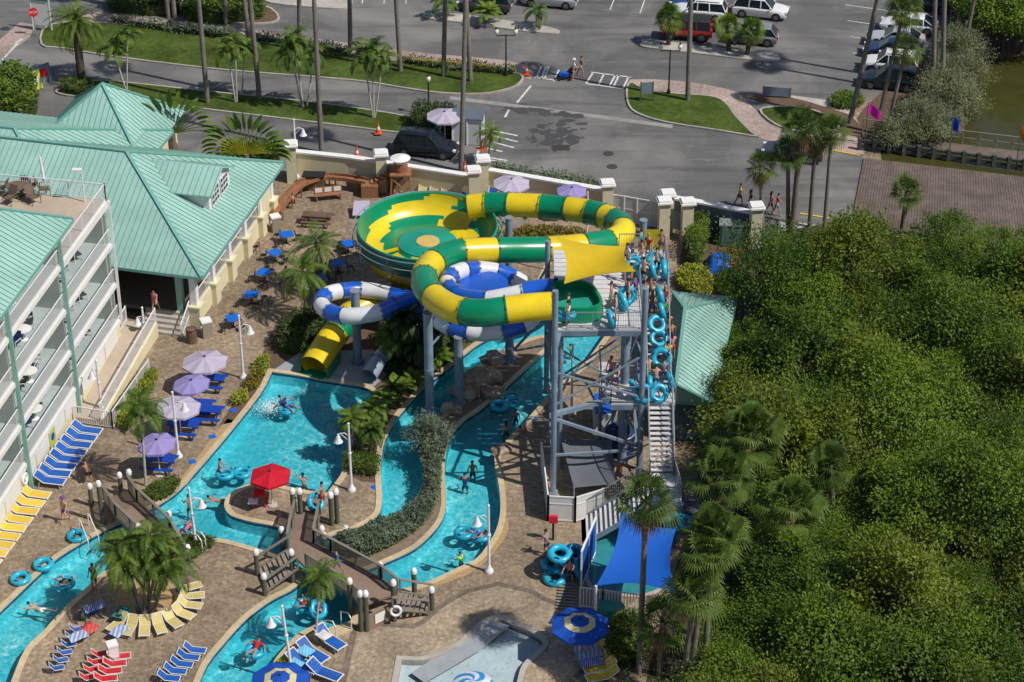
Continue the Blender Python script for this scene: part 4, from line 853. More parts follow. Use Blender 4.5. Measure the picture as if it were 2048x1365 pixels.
# enclosure fence round the pump pit
def screen_fence(px, label, h, mat='white_wall', name='screen_fence', th=.07):
    pts = gp(px); t = thing(name, label, 'fence', tuple(pts[0]))
    for a, b in zip(pts, pts[1:]): mb = MB(); mb.bar(a + Z3 * (h / 2), b + Z3 * (h / 2), th * .5, h - .1); mb.build('panel', MATS[mat], t); mb = MB(); mb.bar(a + Z3 * h, b + Z3 * h, th, .09); mb.bar(a + Z3 * h * .72, b + Z3 * h * .72, th, .07); mb.bar(a + Z3 * .1, b + Z3 * .1, th, .09); mb.bar(a, a + Z3 * (h + .05), .12, .12); mb.bar(b, b + Z3 * (h + .05), .12, .12); mb.build('fence_rail', MATS['white_paint'], t)
    return t
screen_fence([(1083, 935), (1096, 1042), (1150, 1045), (1205, 1028)], 'white screen fence round the pump pit at the foot of the tower', 1.7)
M('canvas_grey', (.13, .145, .17), .85, .12, 1.2, tl=(.15, 1)); M('canvas_navy', (.012, .035, .10), .8, .15, 1.5); M('tarp_blue', (.008, .10, .55), .45, .15, 2.0, .4, 3)
t = thing('canvas_canopy', 'slack grey canvas canopy over the pump pit below the tower', 'canopy', tuple(G(1170, 985)))
mb = MB(); q = [G(1122, 880, 1.9), G(1222, 880, 1.9), G(1232, 968, 1.1), G(1148, 976, 1.0)]; N = 8; vs = []
for i in range(N + 1):
    for j in range(N + 1): s, w = i / N, j / N; p = q[0] * ((1 - s) * (1 - w)) + q[1] * (s * (1 - w)) + q[2] * (s * w) + q[3] * ((1 - s) * w); p.z -= 3.2 * s * (1 - s) * w * (1 - w); vs.append(p)
mb.add(vs, [(i * (N + 1) + j, (i + 1) * (N + 1) + j, (i + 1) * (N + 1) + j + 1, i * (N + 1) + j + 1) for i in range(N) for j in range(N)]); mb.build('cloth', MATS['canvas_grey'], t, smooth=60)
for p in q: mb = MB(); mb.cyl((p.x, p.y, 0), p, .05); mb.build('pole', MATS['galv'], t)
t = thing('equipment_box', 'white bin with a blue top beside the tower columns', 'bin', tuple(G(1205, 850)))
b = G(1206, 848); mb = MB(); mb.cbox(b + Z3 * .7, 1.2, 2.2, 1.4); mb.build('body', MATS['white_wall'], t); mb = MB(); mb.cbox(b + Z3 * 1.46, 1.05, 2.05, .1); mb.build('lid', MATS['tarp_blue'], t)
b = G(1238, 900); t = thing('pump_tank', 'dark blue filter tank standing in the shade under the tower', 'tank', tuple(b)); mb = MB(); mb.lathe([(.02, 0), (.9, 0), (.9, 1.3), (.7, 1.55), (.02, 1.65)], 20, b); mb.build('body', MATS['canvas_navy'], t, smooth=35); mb = MB(); mb.torus(b + Z3 * 1.3, .9, .05); mb.build('band', MATS['galv'], t)
# toddler area: blue sail, blue screen, picket fence, small pool
TP = [Vector((p.x, p.y)) for p in spline(gp([(1200, 1075), (1240, 1060), (1300, 1070), (1330, 1110), (1320, 1175), (1260, 1190), (1185, 1172), (1180, 1120)]), True, 4)]
M('toddler_water', (.03, .22, .25), .1, .2, 1.0, .15, 4)
sheet('toddler_pool', [TP], .035, MATS['toddler_water'])
mb = MB(); ring(mb, TP, offset(TP, .25), 0, .07); mb.build('toddler_pool_rim', MATS['concrete'], kind='structure')
sail('shade_sail', 'bright blue shade sail over the toddler pool below the tower stairs', [G(1243, 1018, 4.2), G(1352, 1058, 3.4), G(1350, 1186, 3.5), G(1192, 1172, 3.4)], MATS['sail_blue'], .17, .3, 20, [(G(1192, 1172, 3.4) - Z3 * 3.4, G(1192, 1172, 3.4)), (G(1243, 1018, 4.2) - Z3 * 4.2, G(1243, 1018, 4.2))])
t = thing('framed_screen', 'tall white-framed blue screen between the tube stacks and the toddler pool', 'screen', tuple(G(1166, 1176)))
a, b = G(1162, 1178), G(1190, 1110); H = 2.3; mb = MB(); mb.bar(a + Z3 * (H / 2 + .15), b + Z3 * (H / 2 + .15), .04, H - .2); mb.build('panel', MATS['sail_blue'], t); mb = MB(); [mb.bar(p, p + Z3 * (H + .25), .1, .1) for p in (a, a.lerp(b, .5), b)]; mb.bar(a + Z3 * (H + .25), b + Z3 * (H + .25), .1, .1); mb.bar(a + Z3 * .2, b + Z3 * .2, .1, .1); mb.build('frame', MATS['white_paint'], t)
picket_fence([(1160, 1215), (1205, 1220), (1290, 1232)], 'white picket fence in front of the toddler pool', 1.35, gap=.16, w=.05)
# ------------------------------------------------------------------ vegetation
def leaf_mat(name, c1, c2, scale=.9, rnd=.22, tl=.25, rough=.55):
    m = bpy.data.materials.new(name); m.use_nodes = True; t = m.node_tree; L = t.links.new; b = t.nodes['Principled BSDF']
    p = nn(t, 'ShaderNodeNewGeometry'); n = nn(t, 'ShaderNodeTexNoise'); n.inputs['Scale'].default_value = scale; n.inputs['Detail'].default_value = 5; L(p.outputs['Position'], n.inputs['Vector'])
    r = nn(t, 'ShaderNodeMapRange'); r.inputs[1].default_value = .35; r.inputs[2].default_value = .65; L(n.outputs[0], r.inputs[0])
    oi = nn(t, 'ShaderNodeObjectInfo'); a = nn(t, 'ShaderNodeMath', operation='MULTIPLY_ADD'); a.inputs[1].default_value = .7; a.use_clamp = True; s = nn(t, 'ShaderNodeMath', operation='SUBTRACT'); s.inputs[1].default_value = .35
    L(oi.outputs['Random'], s.inputs[0]); L(s.outputs[0], a.inputs[0]); L(r.outputs[0], a.inputs[2])
    mx = nn(t, 'ShaderNodeMix', data_type='RGBA'); mx.inputs[6].default_value = (*lin(c1), 1); mx.inputs[7].default_value = (*lin(c2), 1); L(a.outputs[0], mx.inputs[0])
    n2 = nn(t, 'ShaderNodeTexNoise'); n2.inputs['Scale'].default_value = 9; L(p.outputs['Position'], n2.inputs['Vector'])
    m2 = nn(t, 'ShaderNodeMapRange'); m2.inputs[1].default_value = .3; m2.inputs[2].default_value = .7; m2.inputs[3].default_value = 1 - rnd; m2.inputs[4].default_value = 1 + rnd; L(n2.outputs[0], m2.inputs[0])
    v = nn(t, 'ShaderNodeVectorMath', operation='SCALE'); L(mx.outputs[2], v.inputs[0]); L(m2.outputs[0], v.inputs['Scale']); L(v.outputs[0], b.inputs['Base Color'])
    b.inputs['Roughness'].default_value = rough; b.inputs['Specular IOR Level'].default_value = .3
    tr = nn(t, 'ShaderNodeBsdfTranslucent'); L(v.outputs[0], tr.inputs[0]); ms = nn(t, 'ShaderNodeMixShader'); ms.inputs[0].default_value = tl
    L(b.outputs[0], ms.inputs[1]); L(tr.outputs[0], ms.inputs[2]); L(ms.outputs[0], t.nodes['Material Output'].inputs[0]); MATS[name] = m; return m
leaf_mat('mangrove_leaf', (.042, .098, .010), (.155, .245, .022), .6, .38, .36); leaf_mat('mangrove_olive', (.055, .10, .011), (.19, .24, .025), .6, .38, .36); leaf_mat('mangrove_grey', (.055, .07, .03), (.135, .15, .075), .7, .3, .25); leaf_mat('bright_leaf', (.055, .12, .013), (.16, .24, .024)); leaf_mat('palm_leaf', (.042, .098, .013), (.125, .195, .026), 1.3); leaf_mat('fan_leaf', (.038, .082, .011), (.105, .16, .026), 1.4)
leaf_mat('silver_leaf', (.10, .135, .085), (.21, .255, .17)); leaf_mat('lime_leaf', (.17, .22, .014), (.33, .35, .03)); leaf_mat('hedge_leaf', (.055, .095, .014), (.12, .165, .024)); leaf_mat('croton_leaf', (.09, .05, .015), (.26, .22, .03), 2.5)
leaf_mat('dark_leaf', (.026, .05, .016), (.075, .105, .028)); leaf_mat('dry_leaf', (.16, .10, .045), (.25, .17, .08)); leaf_mat('shrub_grey', (.10, .125, .05), (.22, .24, .12)); leaf_mat('yellow_stalk', (.20, .22, .01), (.42, .38, .02))
M('bark', (.17, .135, .105), .9, .25, 6, .5); M('bark_grey', (.175, .155, .135), .9, .22, 5, .4, var2=.15, scale2=1.0); M('bark_pale', (.45, .42, .37), .8, .2, 4); M('bark_dark', (.08, .06, .045), .9, .3, 6, .5)
V = Vector
def leaf(mb, p, d, nrm, l, w):
    """pointed leaf as a four-corner blade"""
    s = d.cross(nrm)
    s = s.normalized() * (w / 2) if s.length > 1e-5 else V((w / 2, 0, 0))
    o = len(mb.v); q = p + d * (l * .45)
    mb.v += [tuple(p), tuple(q + s), tuple(p + d * l), tuple(q - s)]; mb.f.append([o, o + 1, o + 2, o + 3]); mb.mi.append(mb.cur)
def rv(r): 
    while True:
        v = V((r.uniform(-1, 1), r.uniform(-1, 1), r.uniform(-1, 1)))
        if .01 < v.length < 1: return v
def crown(mb, r, c, rad, clumps, per, l, w, seed=0, flat=.8, cr=.38, low=-.35):
    ctr = []
    for i in range(clumps):
        while True:
            d = rv(r).normalized()
            if d.z > low: break
        k = r.uniform(.62, 1.0) * (1 + .22 * math.sin(3.1 * d.x + seed) * math.cos(2.7 * d.y - seed)); p = c + V((d.x * rad * k, d.y * rad * k, d.z * rad * flat * k)); ctr.append(p); rr = rad * cr * r.uniform(.7, 1.25)
        for j in range(per):
            v = rv(r); v = v * (v.length ** .15) * (1.0 if r.random() < .72 else 1.7)
            q = p + V((v.x * rr, v.y * rr, v.z * rr * .75)); out = (q - c).normalized(); dd = (rv(r) + out * .5 + V((0, 0, -.15))).normalized(); nm = (rv(r) * .8 + out * .6 + V((0, 0, .8))).normalized()
            leaf(mb, q, dd, nm, l * r.uniform(.7, 1.3), w * r.uniform(.7, 1.2))
    return ctr
def make_tree(name, label, group, mat, rad, h, clumps, per, l, w, seed, bark='bark_dark', bare=0, cat='tree', flat=.8, cr=.38):
    r = random.Random(seed); t = thing(name, label, cat, (0, 0, 0), group); c = V((0, 0, h - rad * flat * .9)); mb = MB(); ctr = crown(mb, r, c, rad, clumps, per, l, w, seed, flat, cr); mb.build('crown', MATS[mat], t, smooth='raw')
    mb = MB(); base = V((0, 0, -.3)); fork = V((r.uniform(-.2, .2), r.uniform(-.2, .2), max(.4, c.z - rad * .5)))
    mb.pipe([base, fork * .5, fork], [.16, .13, .11], 7)
    for p in ctr[::max(1, len(ctr) // 14)]: m = fork.lerp(p, .55) + V((0, 0, -.15)); mb.pipe([fork, m, fork.lerp(p, .95)], [.07, .045, .02], 5)
    for i in range(bare):
        d = rv(r); d.z = abs(d.z) + .3; d.normalize(); p = c + d * rad * r.uniform(.6, 1.0); mb.pipe([fork, c + d * rad * .5, p, p + rv(r) * .4], [.05, .035, .02, .008], 4)
        for k in range(4): mb.pipe([p, p + (rv(r) + d) * .45], [.014, .004], 3)
    mb.build('trunk', MATS[bark], t, smooth=True); return t
TREES = [Proto(make_tree('mangrove_tree', 'olive green mangrove tree in the dense thicket right of the slide tower', 'mangrove trees of the thicket', ('mangrove_leaf', 'mangrove_olive', 'mangrove_leaf', 'mangrove_leaf', 'mangrove_olive', 'mangrove_leaf', 'mangrove_leaf')[i], (2.75, 2.5, 2.9, 2.3, 2.6, 2.4, 2.8)[i], 5.4, 36 + 4 * (i % 3), 215, (.18, .2, .16, .22, .18, .15, .19)[i], (.105, .10, .10, .12, .11, .08, .1)[i], 10 + i, cr=(.34, .30, .38, .33, .36, .4, .3)[i], bare=(0, 3, 0, 4, 0, 6, 3)[i])) for i in range(7)]
MG = gp([(1535,600),(1640,560),(1700,548),(1800,560),(1900,535),(2150,520),(2600,800),(2500,1800),(1310,1800),(1345,1500),(1370,1400),(1400,1300),(1440,1200),(1490,1100),(1510,1000),(1480,930),(1462,850),(1490,760),(1515,660)])
r = random.Random(5); pts = []; xs = [p.x for p in MG]; ys = [p.y for p in MG]; tries = 0
while tries < 9000:
    tries += 1; p = V((r.uniform(min(xs), max(xs)), r.uniform(min(ys), max(ys))))
    if not inside(p, MG) or any((p - q).length < 2.75 for q in pts): continue
    q = PJ((p.x, p.y, 4.5))
    if q[0] > 2120 or q[1] > 1450: continue
    pts.append(p)
for p in pts:
    q = PJ((p.x, p.y, 4)); edge = q[0] < 1520; s = r.uniform(.66, 1.25) * (.8 if edge else 1.0) * (.74 if PJ((p.x, p.y, 0))[1] < 640 else 1.0)
    TREES[r.randrange(7)].put((p.x, p.y, 0), r.uniform(0, 6.28), scale=(s, s, s * r.uniform(.85, 1.2)))
print('MANGROVES', len(pts))
BT = [Proto(make_tree('waterside_tree', 'bright green tree massed on the far bank above the canal', 'trees on the far canal bank', 'bright_leaf', 2.6, 5.5, 60, 90, .22, .13, 40 + i)) for i in range(3)]
for i, (x, y) in enumerate(((1975,92),(2005,102),(2040,108),(2080,108),(1955,70),(1985,70),(2030,75),(2070,78),(1940,40),(1975,40),(2015,45),(2060,50),(1930,0),(1975,0),(2020,5),(2070,0),(1960,-40),(2010,-40),(2060,-40))):
    c = G(x, y); BT[i % 3].put((c.x, c.y, 0), i * 1.7, scale=r.uniform(.8, 1.1))
SG = [Proto(make_tree('bank_shrub', 'grey-green twiggy shrub on the canal bank beside the parked cars', 'twiggy shrubs on the canal bank', 'shrub_grey', 1.7, 2.6, 40, 110, .16, .07, 60 + i, 'bark_grey', 16, 'shrub')) for i in range(3)]
for i, (x, y) in enumerate(((1885,160),(1900,140),(1925,185),(1868,225),(1890,215),(1910,240),(1870,250),(1835,275),(1812,262),(1890,275),(1850,290),(1920,140),(1815,285),(1900,195),(1905,120),(1785,295))):
    c = G(x, y); SG[i % 3].put((c.x, c.y, 0), i * 2.1, scale=r.uniform(.8, 1.15))
# bushes: one thing each, leaf scatter over a plan outline
def bush(px, label, mat, h, dens, l, w, sub=3, name='hedge', cat='hedge', taper=.6, group=None, base=0.0, seed=1, z0=0.0):
    r = random.Random(seed); P = [V((q.x, q.y)) for q in spline(gp(px), True, sub)]; xs = [p.x for p in P]; ys = [p.y for p in P]; c = V((sum(xs) / len(xs), sum(ys) / len(ys), 0)); A = abs(area2(P)); n = int(A * dens); mb = MB(); k = 0
    def edge(p): return min(((p - a).length for a in P))
    while k < n:
        p = V((r.uniform(min(xs), max(xs)), r.uniform(min(ys), max(ys))))
        if not inside(p, P): continue
        e = edge(p); hh = h * min(1, taper + (1 - taper) * e / .5) * (.86 + .16 * math.sin(2.1 * p.x + 1) * math.cos(1.7 * p.y) + .12 * math.sin(5.3 * p.x) * math.sin(4.9 * p.y)); z = hh * (1 - r.random() ** 2.2 * .8) + z0
        d = (rv(r) + V((0, 0, .35))).normalized(); leaf(mb, V((p.x, p.y, z)), d, (rv(r) * .7 + V((0, 0, 1))).normalized(), l * r.uniform(.7, 1.3), w * r.uniform(.7, 1.3)); k += 1
    t = thing(name, label, cat, (c.x, c.y, 0), group); mb.build('foliage', MATS[mat], t, smooth='raw')
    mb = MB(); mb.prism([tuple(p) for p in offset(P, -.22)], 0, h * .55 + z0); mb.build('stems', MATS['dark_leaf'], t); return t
bush([(862,868),(838,905),(846,950),(846,985),(832,1015),(800,1040),(750,1062),(690,1080),(672,1095),(690,1120),(745,1115),(800,1090),(845,1058),(872,1020),(882,980),(884,930),(892,890)], 'long silver-green hedge along the curved island between two channels', 'silver_leaf', 1.1, 620, .15, .08, seed=2)
c = G(862, 905); t = make_tree('round_bush', 'dark grey-green round bush at the tip of the silver hedge', None, 'silver_leaf', 1.25, 2.3, 40, 70, .2, .05, 77, cat='bush'); t.location = (c.x, c.y, 0)
bush([(238,858),(232,838),(285,755),(300,746),(318,752),(312,775),(262,862)], 'bright lime green clipped hedge strip inside the white picket fence', 'lime_leaf', .8, 420, .13, .08, seed=3)
bush([(288,985),(330,962),(358,958),(356,985),(325,1005),(296,1002)], 'green clipped hedge by the left bridge ramp and gravel strip', 'hedge_leaf', .55, 420, .13, .08, seed=4)
bush([(338,1095),(365,1075),(420,1078),(432,1092),(395,1118),(372,1130),(345,1120)], 'low green hedge patch beside the leaning lamp post in the lower left', 'hedge_leaf', .5, 420, .13, .08, seed=5)
bush([(686,930),(692,918),(755,918),(760,945),(750,958),(692,948)], 'square clipped green hedge in front of the palms beside the lamp post', 'hedge_leaf', .9, 420, .13, .08, seed=6)
bush([(462,812),(470,795),(492,790),(497,802),(480,815)], 'lime green shrub beside the pool, nearest the gravel strip', 'lime_leaf', .8, 420, .15, .09, name='shrub', cat='shrub', seed=7)
bush([(490,785),(500,755),(522,752),(518,780)], 'dark red-green shrub between the two lime shrubs beside the pool', 'croton_leaf', .7, 420, .15, .09, name='shrub', cat='shrub', seed=8)
bush([(508,752),(516,728),(537,722),(540,740),(525,758)], 'lime green shrub beside the pool near the slide exit', 'lime_leaf', .9, 420, .15, .09, name='shrub', cat='shrub', seed=9)
bush([(555,705),(570,665),(610,650),(655,655),(640,690),(600,712)], 'dark leafy shrub mass left of the yellow exit tunnel', 'dark_leaf', 1.7, 330, .2, .1, name='shrub', cat='shrub', seed=10)
bush([(1000,490),(1010,476),(1100,468),(1170,478),(1165,492),(1080,492)], 'croton shrubs under the straight green tube run', 'croton_leaf', 1.0, 330, .17, .1, name='shrub', cat='shrub', seed=11)
bush([(1372,520),(1378,470),(1405,450),(1418,480),(1408,530),(1385,545)], 'tall bright green bush left of the electrical cabinet', 'bright_leaf', 2.2, 300, .2, .06, name='shrub', cat='shrub', seed=12)
bush([(1352,575),(1360,550),(1395,545),(1425,565),(1420,600),(1385,600)], 'yellow-green bush at the corner of the pump house path', 'lime_leaf', 1.1, 330, .16, .09, name='shrub', cat='shrub', seed=13)
bush([(1425,575),(1440,555),(1478,560),(1478,590),(1445,598)], 'dark green bush below the blue tarpaulin', 'hedge_leaf', 1.0, 330, .17, .08, name='shrub', cat='shrub', seed=14)
bush([(1215,1330),(1210,1290),(1235,1265),(1290,1270),(1300,1320),(1260,1345)], 'glossy green bush right of the blue and cream parasol', 'hedge_leaf', 1.8, 330, .22, .12, name='shrub', cat='shrub', seed=15)
bush([(548,1350),(562,1325),(585,1312),(598,1325),(580,1352),(560,1365)], 'lime green shrub between the curved channel and the blue loungers', 'lime_leaf', .6, 420, .15, .09, name='shrub', cat='shrub', seed=16)
bush([(980,360),(985,340),(1200,372),(1200,392)], 'pale green hedge along the street side of the boundary wall', 'silver_leaf', .9, 260, .17, .09, 1, seed=17)
bush([(1405,455),(1400,440),(1515,452),(1560,470),(1565,500),(1520,500),(1510,470)], 'blue-green hedge beyond the right end of the boundary wall', 'silver_leaf', 1.2, 230, .17, .09, 1, seed=18)
bush([(125,188),(122,176),(150,170),(185,175),(188,188),(160,196)], 'round clipped hedge at the tip of the middle lawn', 'hedge_leaf', 1.1, 300, .16, .09, name='hedge', seed=19)
bush([(222,50),(225,45),(480,74),(480,84),(350,70)], 'ragged grey-green shrub border along the pink walk, left half', 'silver_leaf', .8, 160, .25, .1, 1, name='shrub_border', cat='shrub border', seed=20)
bush([(490,84),(490,74),(700,106),(700,116)], 'ragged grey-green shrub border along the pink walk behind the palm clusters', 'silver_leaf', .8, 160, .25, .1, 1, name='shrub_border', cat='shrub border', seed=21)
bush([(800,130),(800,122),(1030,144),(1032,154),(900,145)], 'pale shrub border by the caution tape at the right end of the upper lawn', 'shrub_grey', .7, 160, .25, .1, 1, name='shrub_border', cat='shrub border', seed=22)
bush([(375,45),(370,20),(410,8),(520,20),(525,42),(460,50)], 'yellow-green shrub bed on the planted parking island', 'bright_leaf', 1.6, 180, .25, .15, 2, name='shrub', cat='shrub', seed=23)
bush([(225,28),(222,8),(300,0),(360,15),(350,36)], 'dark shrub mass beyond the pink walk at the top left', 'dark_leaf', 1.8, 180, .25, .15, 2, name='shrub', cat='shrub', seed=24)
bush([(822,262),(830,240),(880,236),(915,250),(910,278),(850,282)], 'dark bush behind the attendant and the lavender street parasol', 'dark_leaf', 1.9, 260, .2, .1, name='shrub', cat='shrub', seed=25)
bush([(1658,215),(1670,196),(1720,198),(1725,215),(1690,222)], 'low yellow-green shrub beside the leaning palm trunk by the parked cars', 'bright_leaf', .8, 230, .2, .1, name='shrub', cat='shrub', seed=26)
bush([(440,330),(445,296),(560,300),(565,326)], 'green shrubs at the base of the traveller palms behind the lodge', 'bright_leaf', .9, 200, .22, .12, 1, name='shrub', cat='shrub', seed=27)
bush([(-40,235),(-30,190),(20,165),(72,185),(78,230),(40,250)], 'dark green tree-like bush at the left edge by the street', 'bright_leaf', 2.4, 200, .25, .14, name='shrub', cat='shrub', seed=28)
bush([(752,700),(765,672),(820,660),(880,668),(905,690),(880,725),(845,752),(800,765),(760,745)], 'dark leafy shrubs around the bushy palms under the slides', 'dark_leaf', 1.5, 260, .22, .1, name='shrub', cat='shrub', seed=31)
bush([(880,740),(905,712),(950,684),(985,668),(975,660),(930,672),(890,695),(872,725)], 'bright green shrubs along the upper bank of the river below the coil', 'bright_leaf', 1.0, 260, .2, .1, name='shrub', cat='shrub', seed=32)
# palms -----------------------------------------------------------------
def frond(mb, r, az, el, L, droop, nl, ll, lw, base, hang=.3):
    pts = []; p = base.copy(); seg = 9; e = el; h = V((math.cos(az), math.sin(az), 0))
    for i in range(seg + 1):
        pts.append(p.copy()); p = p + (h * math.cos(e) + V((0, 0, math.sin(e)))) * (L / seg); e -= droop / seg * (1 + .6 * i / seg)
    mb.cur = 0; side = V((-h.y, h.x, 0))
    for i in range(nl):
        t = .12 + .88 * i / (nl - 1); f = t * seg; k = min(seg - 1, int(f)); q = pts[k].lerp(pts[k + 1], f - k); d = (pts[k + 1] - pts[k]).normalized(); s = ll * (math.sin(PI * min(1, t * .9 + .12)) * .75 + .25)
        for sg in (-1, 1): dd = (side * sg * .95 + d * .55 + V((0, 0, -hang + r.uniform(-.15, .15)))).normalized(); leaf(mb, q, dd, d.cross(dd) * (1 if sg > 0 else -1), s * r.uniform(.85, 1.1), lw)
    mb.pipe(pts[::3] + [pts[-1]] if len(pts[::3]) and pts[::3][-1] != pts[-1] else pts[::3], [.028, .022, .016, .01][:len(pts[::3])] if pts[::3][-1] == pts[-1] else .015, 4, False)
def feather_crown(seed, n, L, nl=30, ll=.42, lw=.075, droop=1.25, mat='palm_leaf', shaft=None, e0=1.35, e1=-.35):
    r = random.Random(seed); mb = MB()
    for i in range(n):
        t = i / (n - 1); frond(mb, r, i * 2.39996 + r.uniform(-.2, .2), e0 + (e1 - e0) * t + r.uniform(-.12, .12), L * r.uniform(.85, 1.08) * (.75 + .25 * min(1, t * 2)), droop * r.uniform(.75, 1.2), nl, ll, lw, V((0, 0, .25 * (1 - t))))
    o = mb.build('crown', MATS[mat], None, smooth='raw'); COL.objects.unlink(o); return o.data
def fan_crown(seed, n, R_=.85, pet=.9, mat='fan_leaf', dead=6, segs=17):
    r = random.Random(seed); mb = MB()
    def fan(az, el, pl, rad, mi, dr):
        h = V((math.cos(az), math.sin(az), 0)); s = V((-h.y, h.x, 0)); d = h * math.cos(el) + V((0, 0, math.sin(el))); up = s.cross(d) * -1; ro_ = r.uniform(-.9, .9); s, up = s * math.cos(ro_) + up * math.sin(ro_), up * math.cos(ro_) - s * math.sin(ro_); b = d * pl + V((0, 0, -dr * .12)); mb.cur = mi
        mb.pipe([V((0, 0, 0)), b], [.028, .015], 4, False)
        for k in range(segs):
            a = (k / (segs - 1) - .5) * 3.5; dd = (d * math.cos(a) + s * math.sin(a)); q = b + dd * rad * .62 + up * -.02 * abs(a); s2 = dd.cross(up).normalized() * (rad * .047); tip = b + dd * rad * r.uniform(.95, 1.1) + V((0, 0, -(dr + .25) * rad * r.uniform(.25, .65)))
            o = len(mb.v); mb.v += [tuple(b), tuple(q + s2), tuple(tip), tuple(q - s2)]; mb.f.append([o, o + 1, o + 2, o + 3]); mb.mi.append(mi)
    for i in range(n): t = i / (n - 1); fan(i * 2.39996 + r.uniform(-.3, .3), 1.45 - 1.85 * t + r.uniform(-.2, .2), pet * r.uniform(.7, 1.2), R_ * r.uniform(.8, 1.15), 0, .25 + .7 * t)
    for i in range(dead): fan(r.uniform(0, 6.28), -1.0 + r.uniform(-.3, .1), pet * .7, R_ * .8, 1, 1.2)
    o = mb.build('crown', [MATS[mat], MATS['dry_leaf']], None, smooth='raw'); COL.objects.unlink(o); return o.data
CR = {'date': feather_crown(1, 46, 2.9, 40, .40, .045, 1.5), 'coco': feather_crown(2, 19, 2.6, 46, .60, .045, 1.5, e0=1.25, e1=-.5), 'coco2': feather_crown(3, 16, 2.2, 44, .52, .045, 1.6, e0=1.2, e1=-.4), 'royal': feather_crown(4, 14, 1.8, 40, .44, .05, 1.7, e0=1.35, e1=-.1), 'royal2': feather_crown(5, 12, 1.7, 40, .42, .05, 1.9, e0=1.35, e1=-.2), 'bushy': feather_crown(6, 34, 1.5, 28, .36, .06, 1.5, mat='dark_leaf'), 'pygmy': feather_crown(7, 30, 1.35, 26, .34, .055, 1.4), 'areca': feather_crown(8, 24, 1.5, 24, .4, .07, 1.2, mat='bright_leaf', e0=1.4, e1=.2),
      'fan': fan_crown(11, 25, .78, .75), 'fan2': fan_crown(12, 22, .72, .7), 'fanb': fan_crown(13, 34, .92, 1.15, dead=5, segs=21), 'sabal': fan_crown(14, 34, .7, .7, 'bright_leaf', 3)}
def palm(kind, base, top, label, r0=.16, r1=.11, bark='bark_grey', group=None, lean=0.0, bow=0.0, sc=1.0, name='palm_tree', crown_rot=None, stems=None, z0=0.0):
    """palm from its picture foot and picture crown centre; stems = extra (base, top) pairs for a clump"""
    b = G(*base); t = thing(name, label, 'palm tree', tuple(b), group)
    for j, (bb, tp) in enumerate([(base, top)] + list(stems or [])):
        q = G(*bb); h = HT(q, tp[1]); x = G(tp[0], tp[1], h)
        tipx = x.x; tip = V((tipx, q.y + lean, h)); m = q.lerp(tip, .5) + V((bow, 0, 0)); m2 = q.lerp(tip, .25) + V((bow * .75, 0, 0)); m3 = q.lerp(tip, .75) + V((bow * .75, 0, 0)); mb = MB(); P = [q - Z3 * .1, q + Z3 * .15, m2, m, m3, tip]; P2 = spline(P, False, 4)
        mb.pipe(P2, [(r0 * 1.35 if i < 3 else r0) + (r1 - r0) * i / (len(P2) - 1) + (.012 if i % 2 else 0) for i in range(len(P2))], 9); mb.build('trunk', MATS[bark], t, smooth=50)
        k = kind[j % len(kind)] if isinstance(kind, (list, tuple)) else kind
        c = bpy.data.objects.new('crown', CR[k]); COL.objects.link(c); c.parent = t; c.location = tip - b; c.scale = (sc,) * 3; c.rotation_euler = (RND.uniform(-.12, .12), RND.uniform(-.12, .12), RND.uniform(0, 6.28) if crown_rot is None else crown_rot)
        if k in ('royal', 'royal2', 'coco', 'coco2'): mb = MB(); mb.cyl(tip - Z3 * .75, tip + Z3 * .1, r1 * .95, r1 * .6, 8); M('crownshaft', (.16, .24, .06), .5, .1, 3); mb.build('crownshaft', MATS['crownshaft'], t, smooth=True)
    return t
g = 'tall slender palms along the street'
palm('date', (165,172), (150,45), 'thick-trunked date palm with full crown at the tip of the middle lawn', .34, .30, 'bark_dark', lean=0)
for i, (bx, by, h, tx, lab) in enumerate(((415,208,17,397,'slender palm trunk on the middle lawn right of the first traveller palm'),(519,199,17,500,'slender palm trunk on the middle lawn above the second traveller palm'),(500,92,16,488,'slender palm trunk in the shrub border behind the palm clusters, left half'),(643,306,17,628,'slender palm trunk by the street kerb near the lodge corner'),(600,98,15,598,'slender palm trunk rising from the shrub border in the upper middle'),(701,110,16,699,'slender palm trunk at the pink walk above the right palm cluster'),(801,145,17,792,'slender palm trunk by the start of the caution tape'),(887,155,16,890,'left of the two palm trunks near the right end of the upper lawn'),(941,165,16,932,'right of the two palm trunks near the right end of the upper lawn'),(922,343,17,931,'slender palm trunk between the black car and the ticket booth'),(1375,203,17,1382,'slender palm trunk on the right lawn by the pink walk'),(1866,172,16,1870,'slender palm trunk rising behind the twiggy shrubs, left one of the pair'),(1884,196,17,1889,'slender palm trunk rising behind the twiggy shrubs, right one of the pair'),(337,36,14,333,'left of two grey trunks at the top left parking bed'),(349,36,14,346,'right of two grey trunks at the top left parking bed'),(452,50,14,450,'slender palm trunk behind the planted parking island'))):
    b = G(bx, by); q = PJ((b.x, b.y, h)); dx = (tx - bx) * (by - q[1]) / max(30, by); palm(['fan', 'fan2'][i % 2], (bx, by), (bx + dx, q[1]), lab, .21, .14, group=g, sc=1.15)
palm('fan', (1700,246), (1768,-60), 'leaning palm trunk between the mulch ground and the parked cars', .22, .16, group=g); palm('fan', (1751,268), (1808,18), 'leaning fan palm with crown over the parked cars, further one', .17, .12, sc=1.1, group=g); palm('fan2', (1772,272), (1812,98), 'leaning fan palm with crown over the parked cars, nearer and shorter one', .15, .11, sc=1.0, group=g); palm('fan2', (1923,128), (1958,-50), 'slender palm leaning right at the canal edge', .18, .13, group=g)
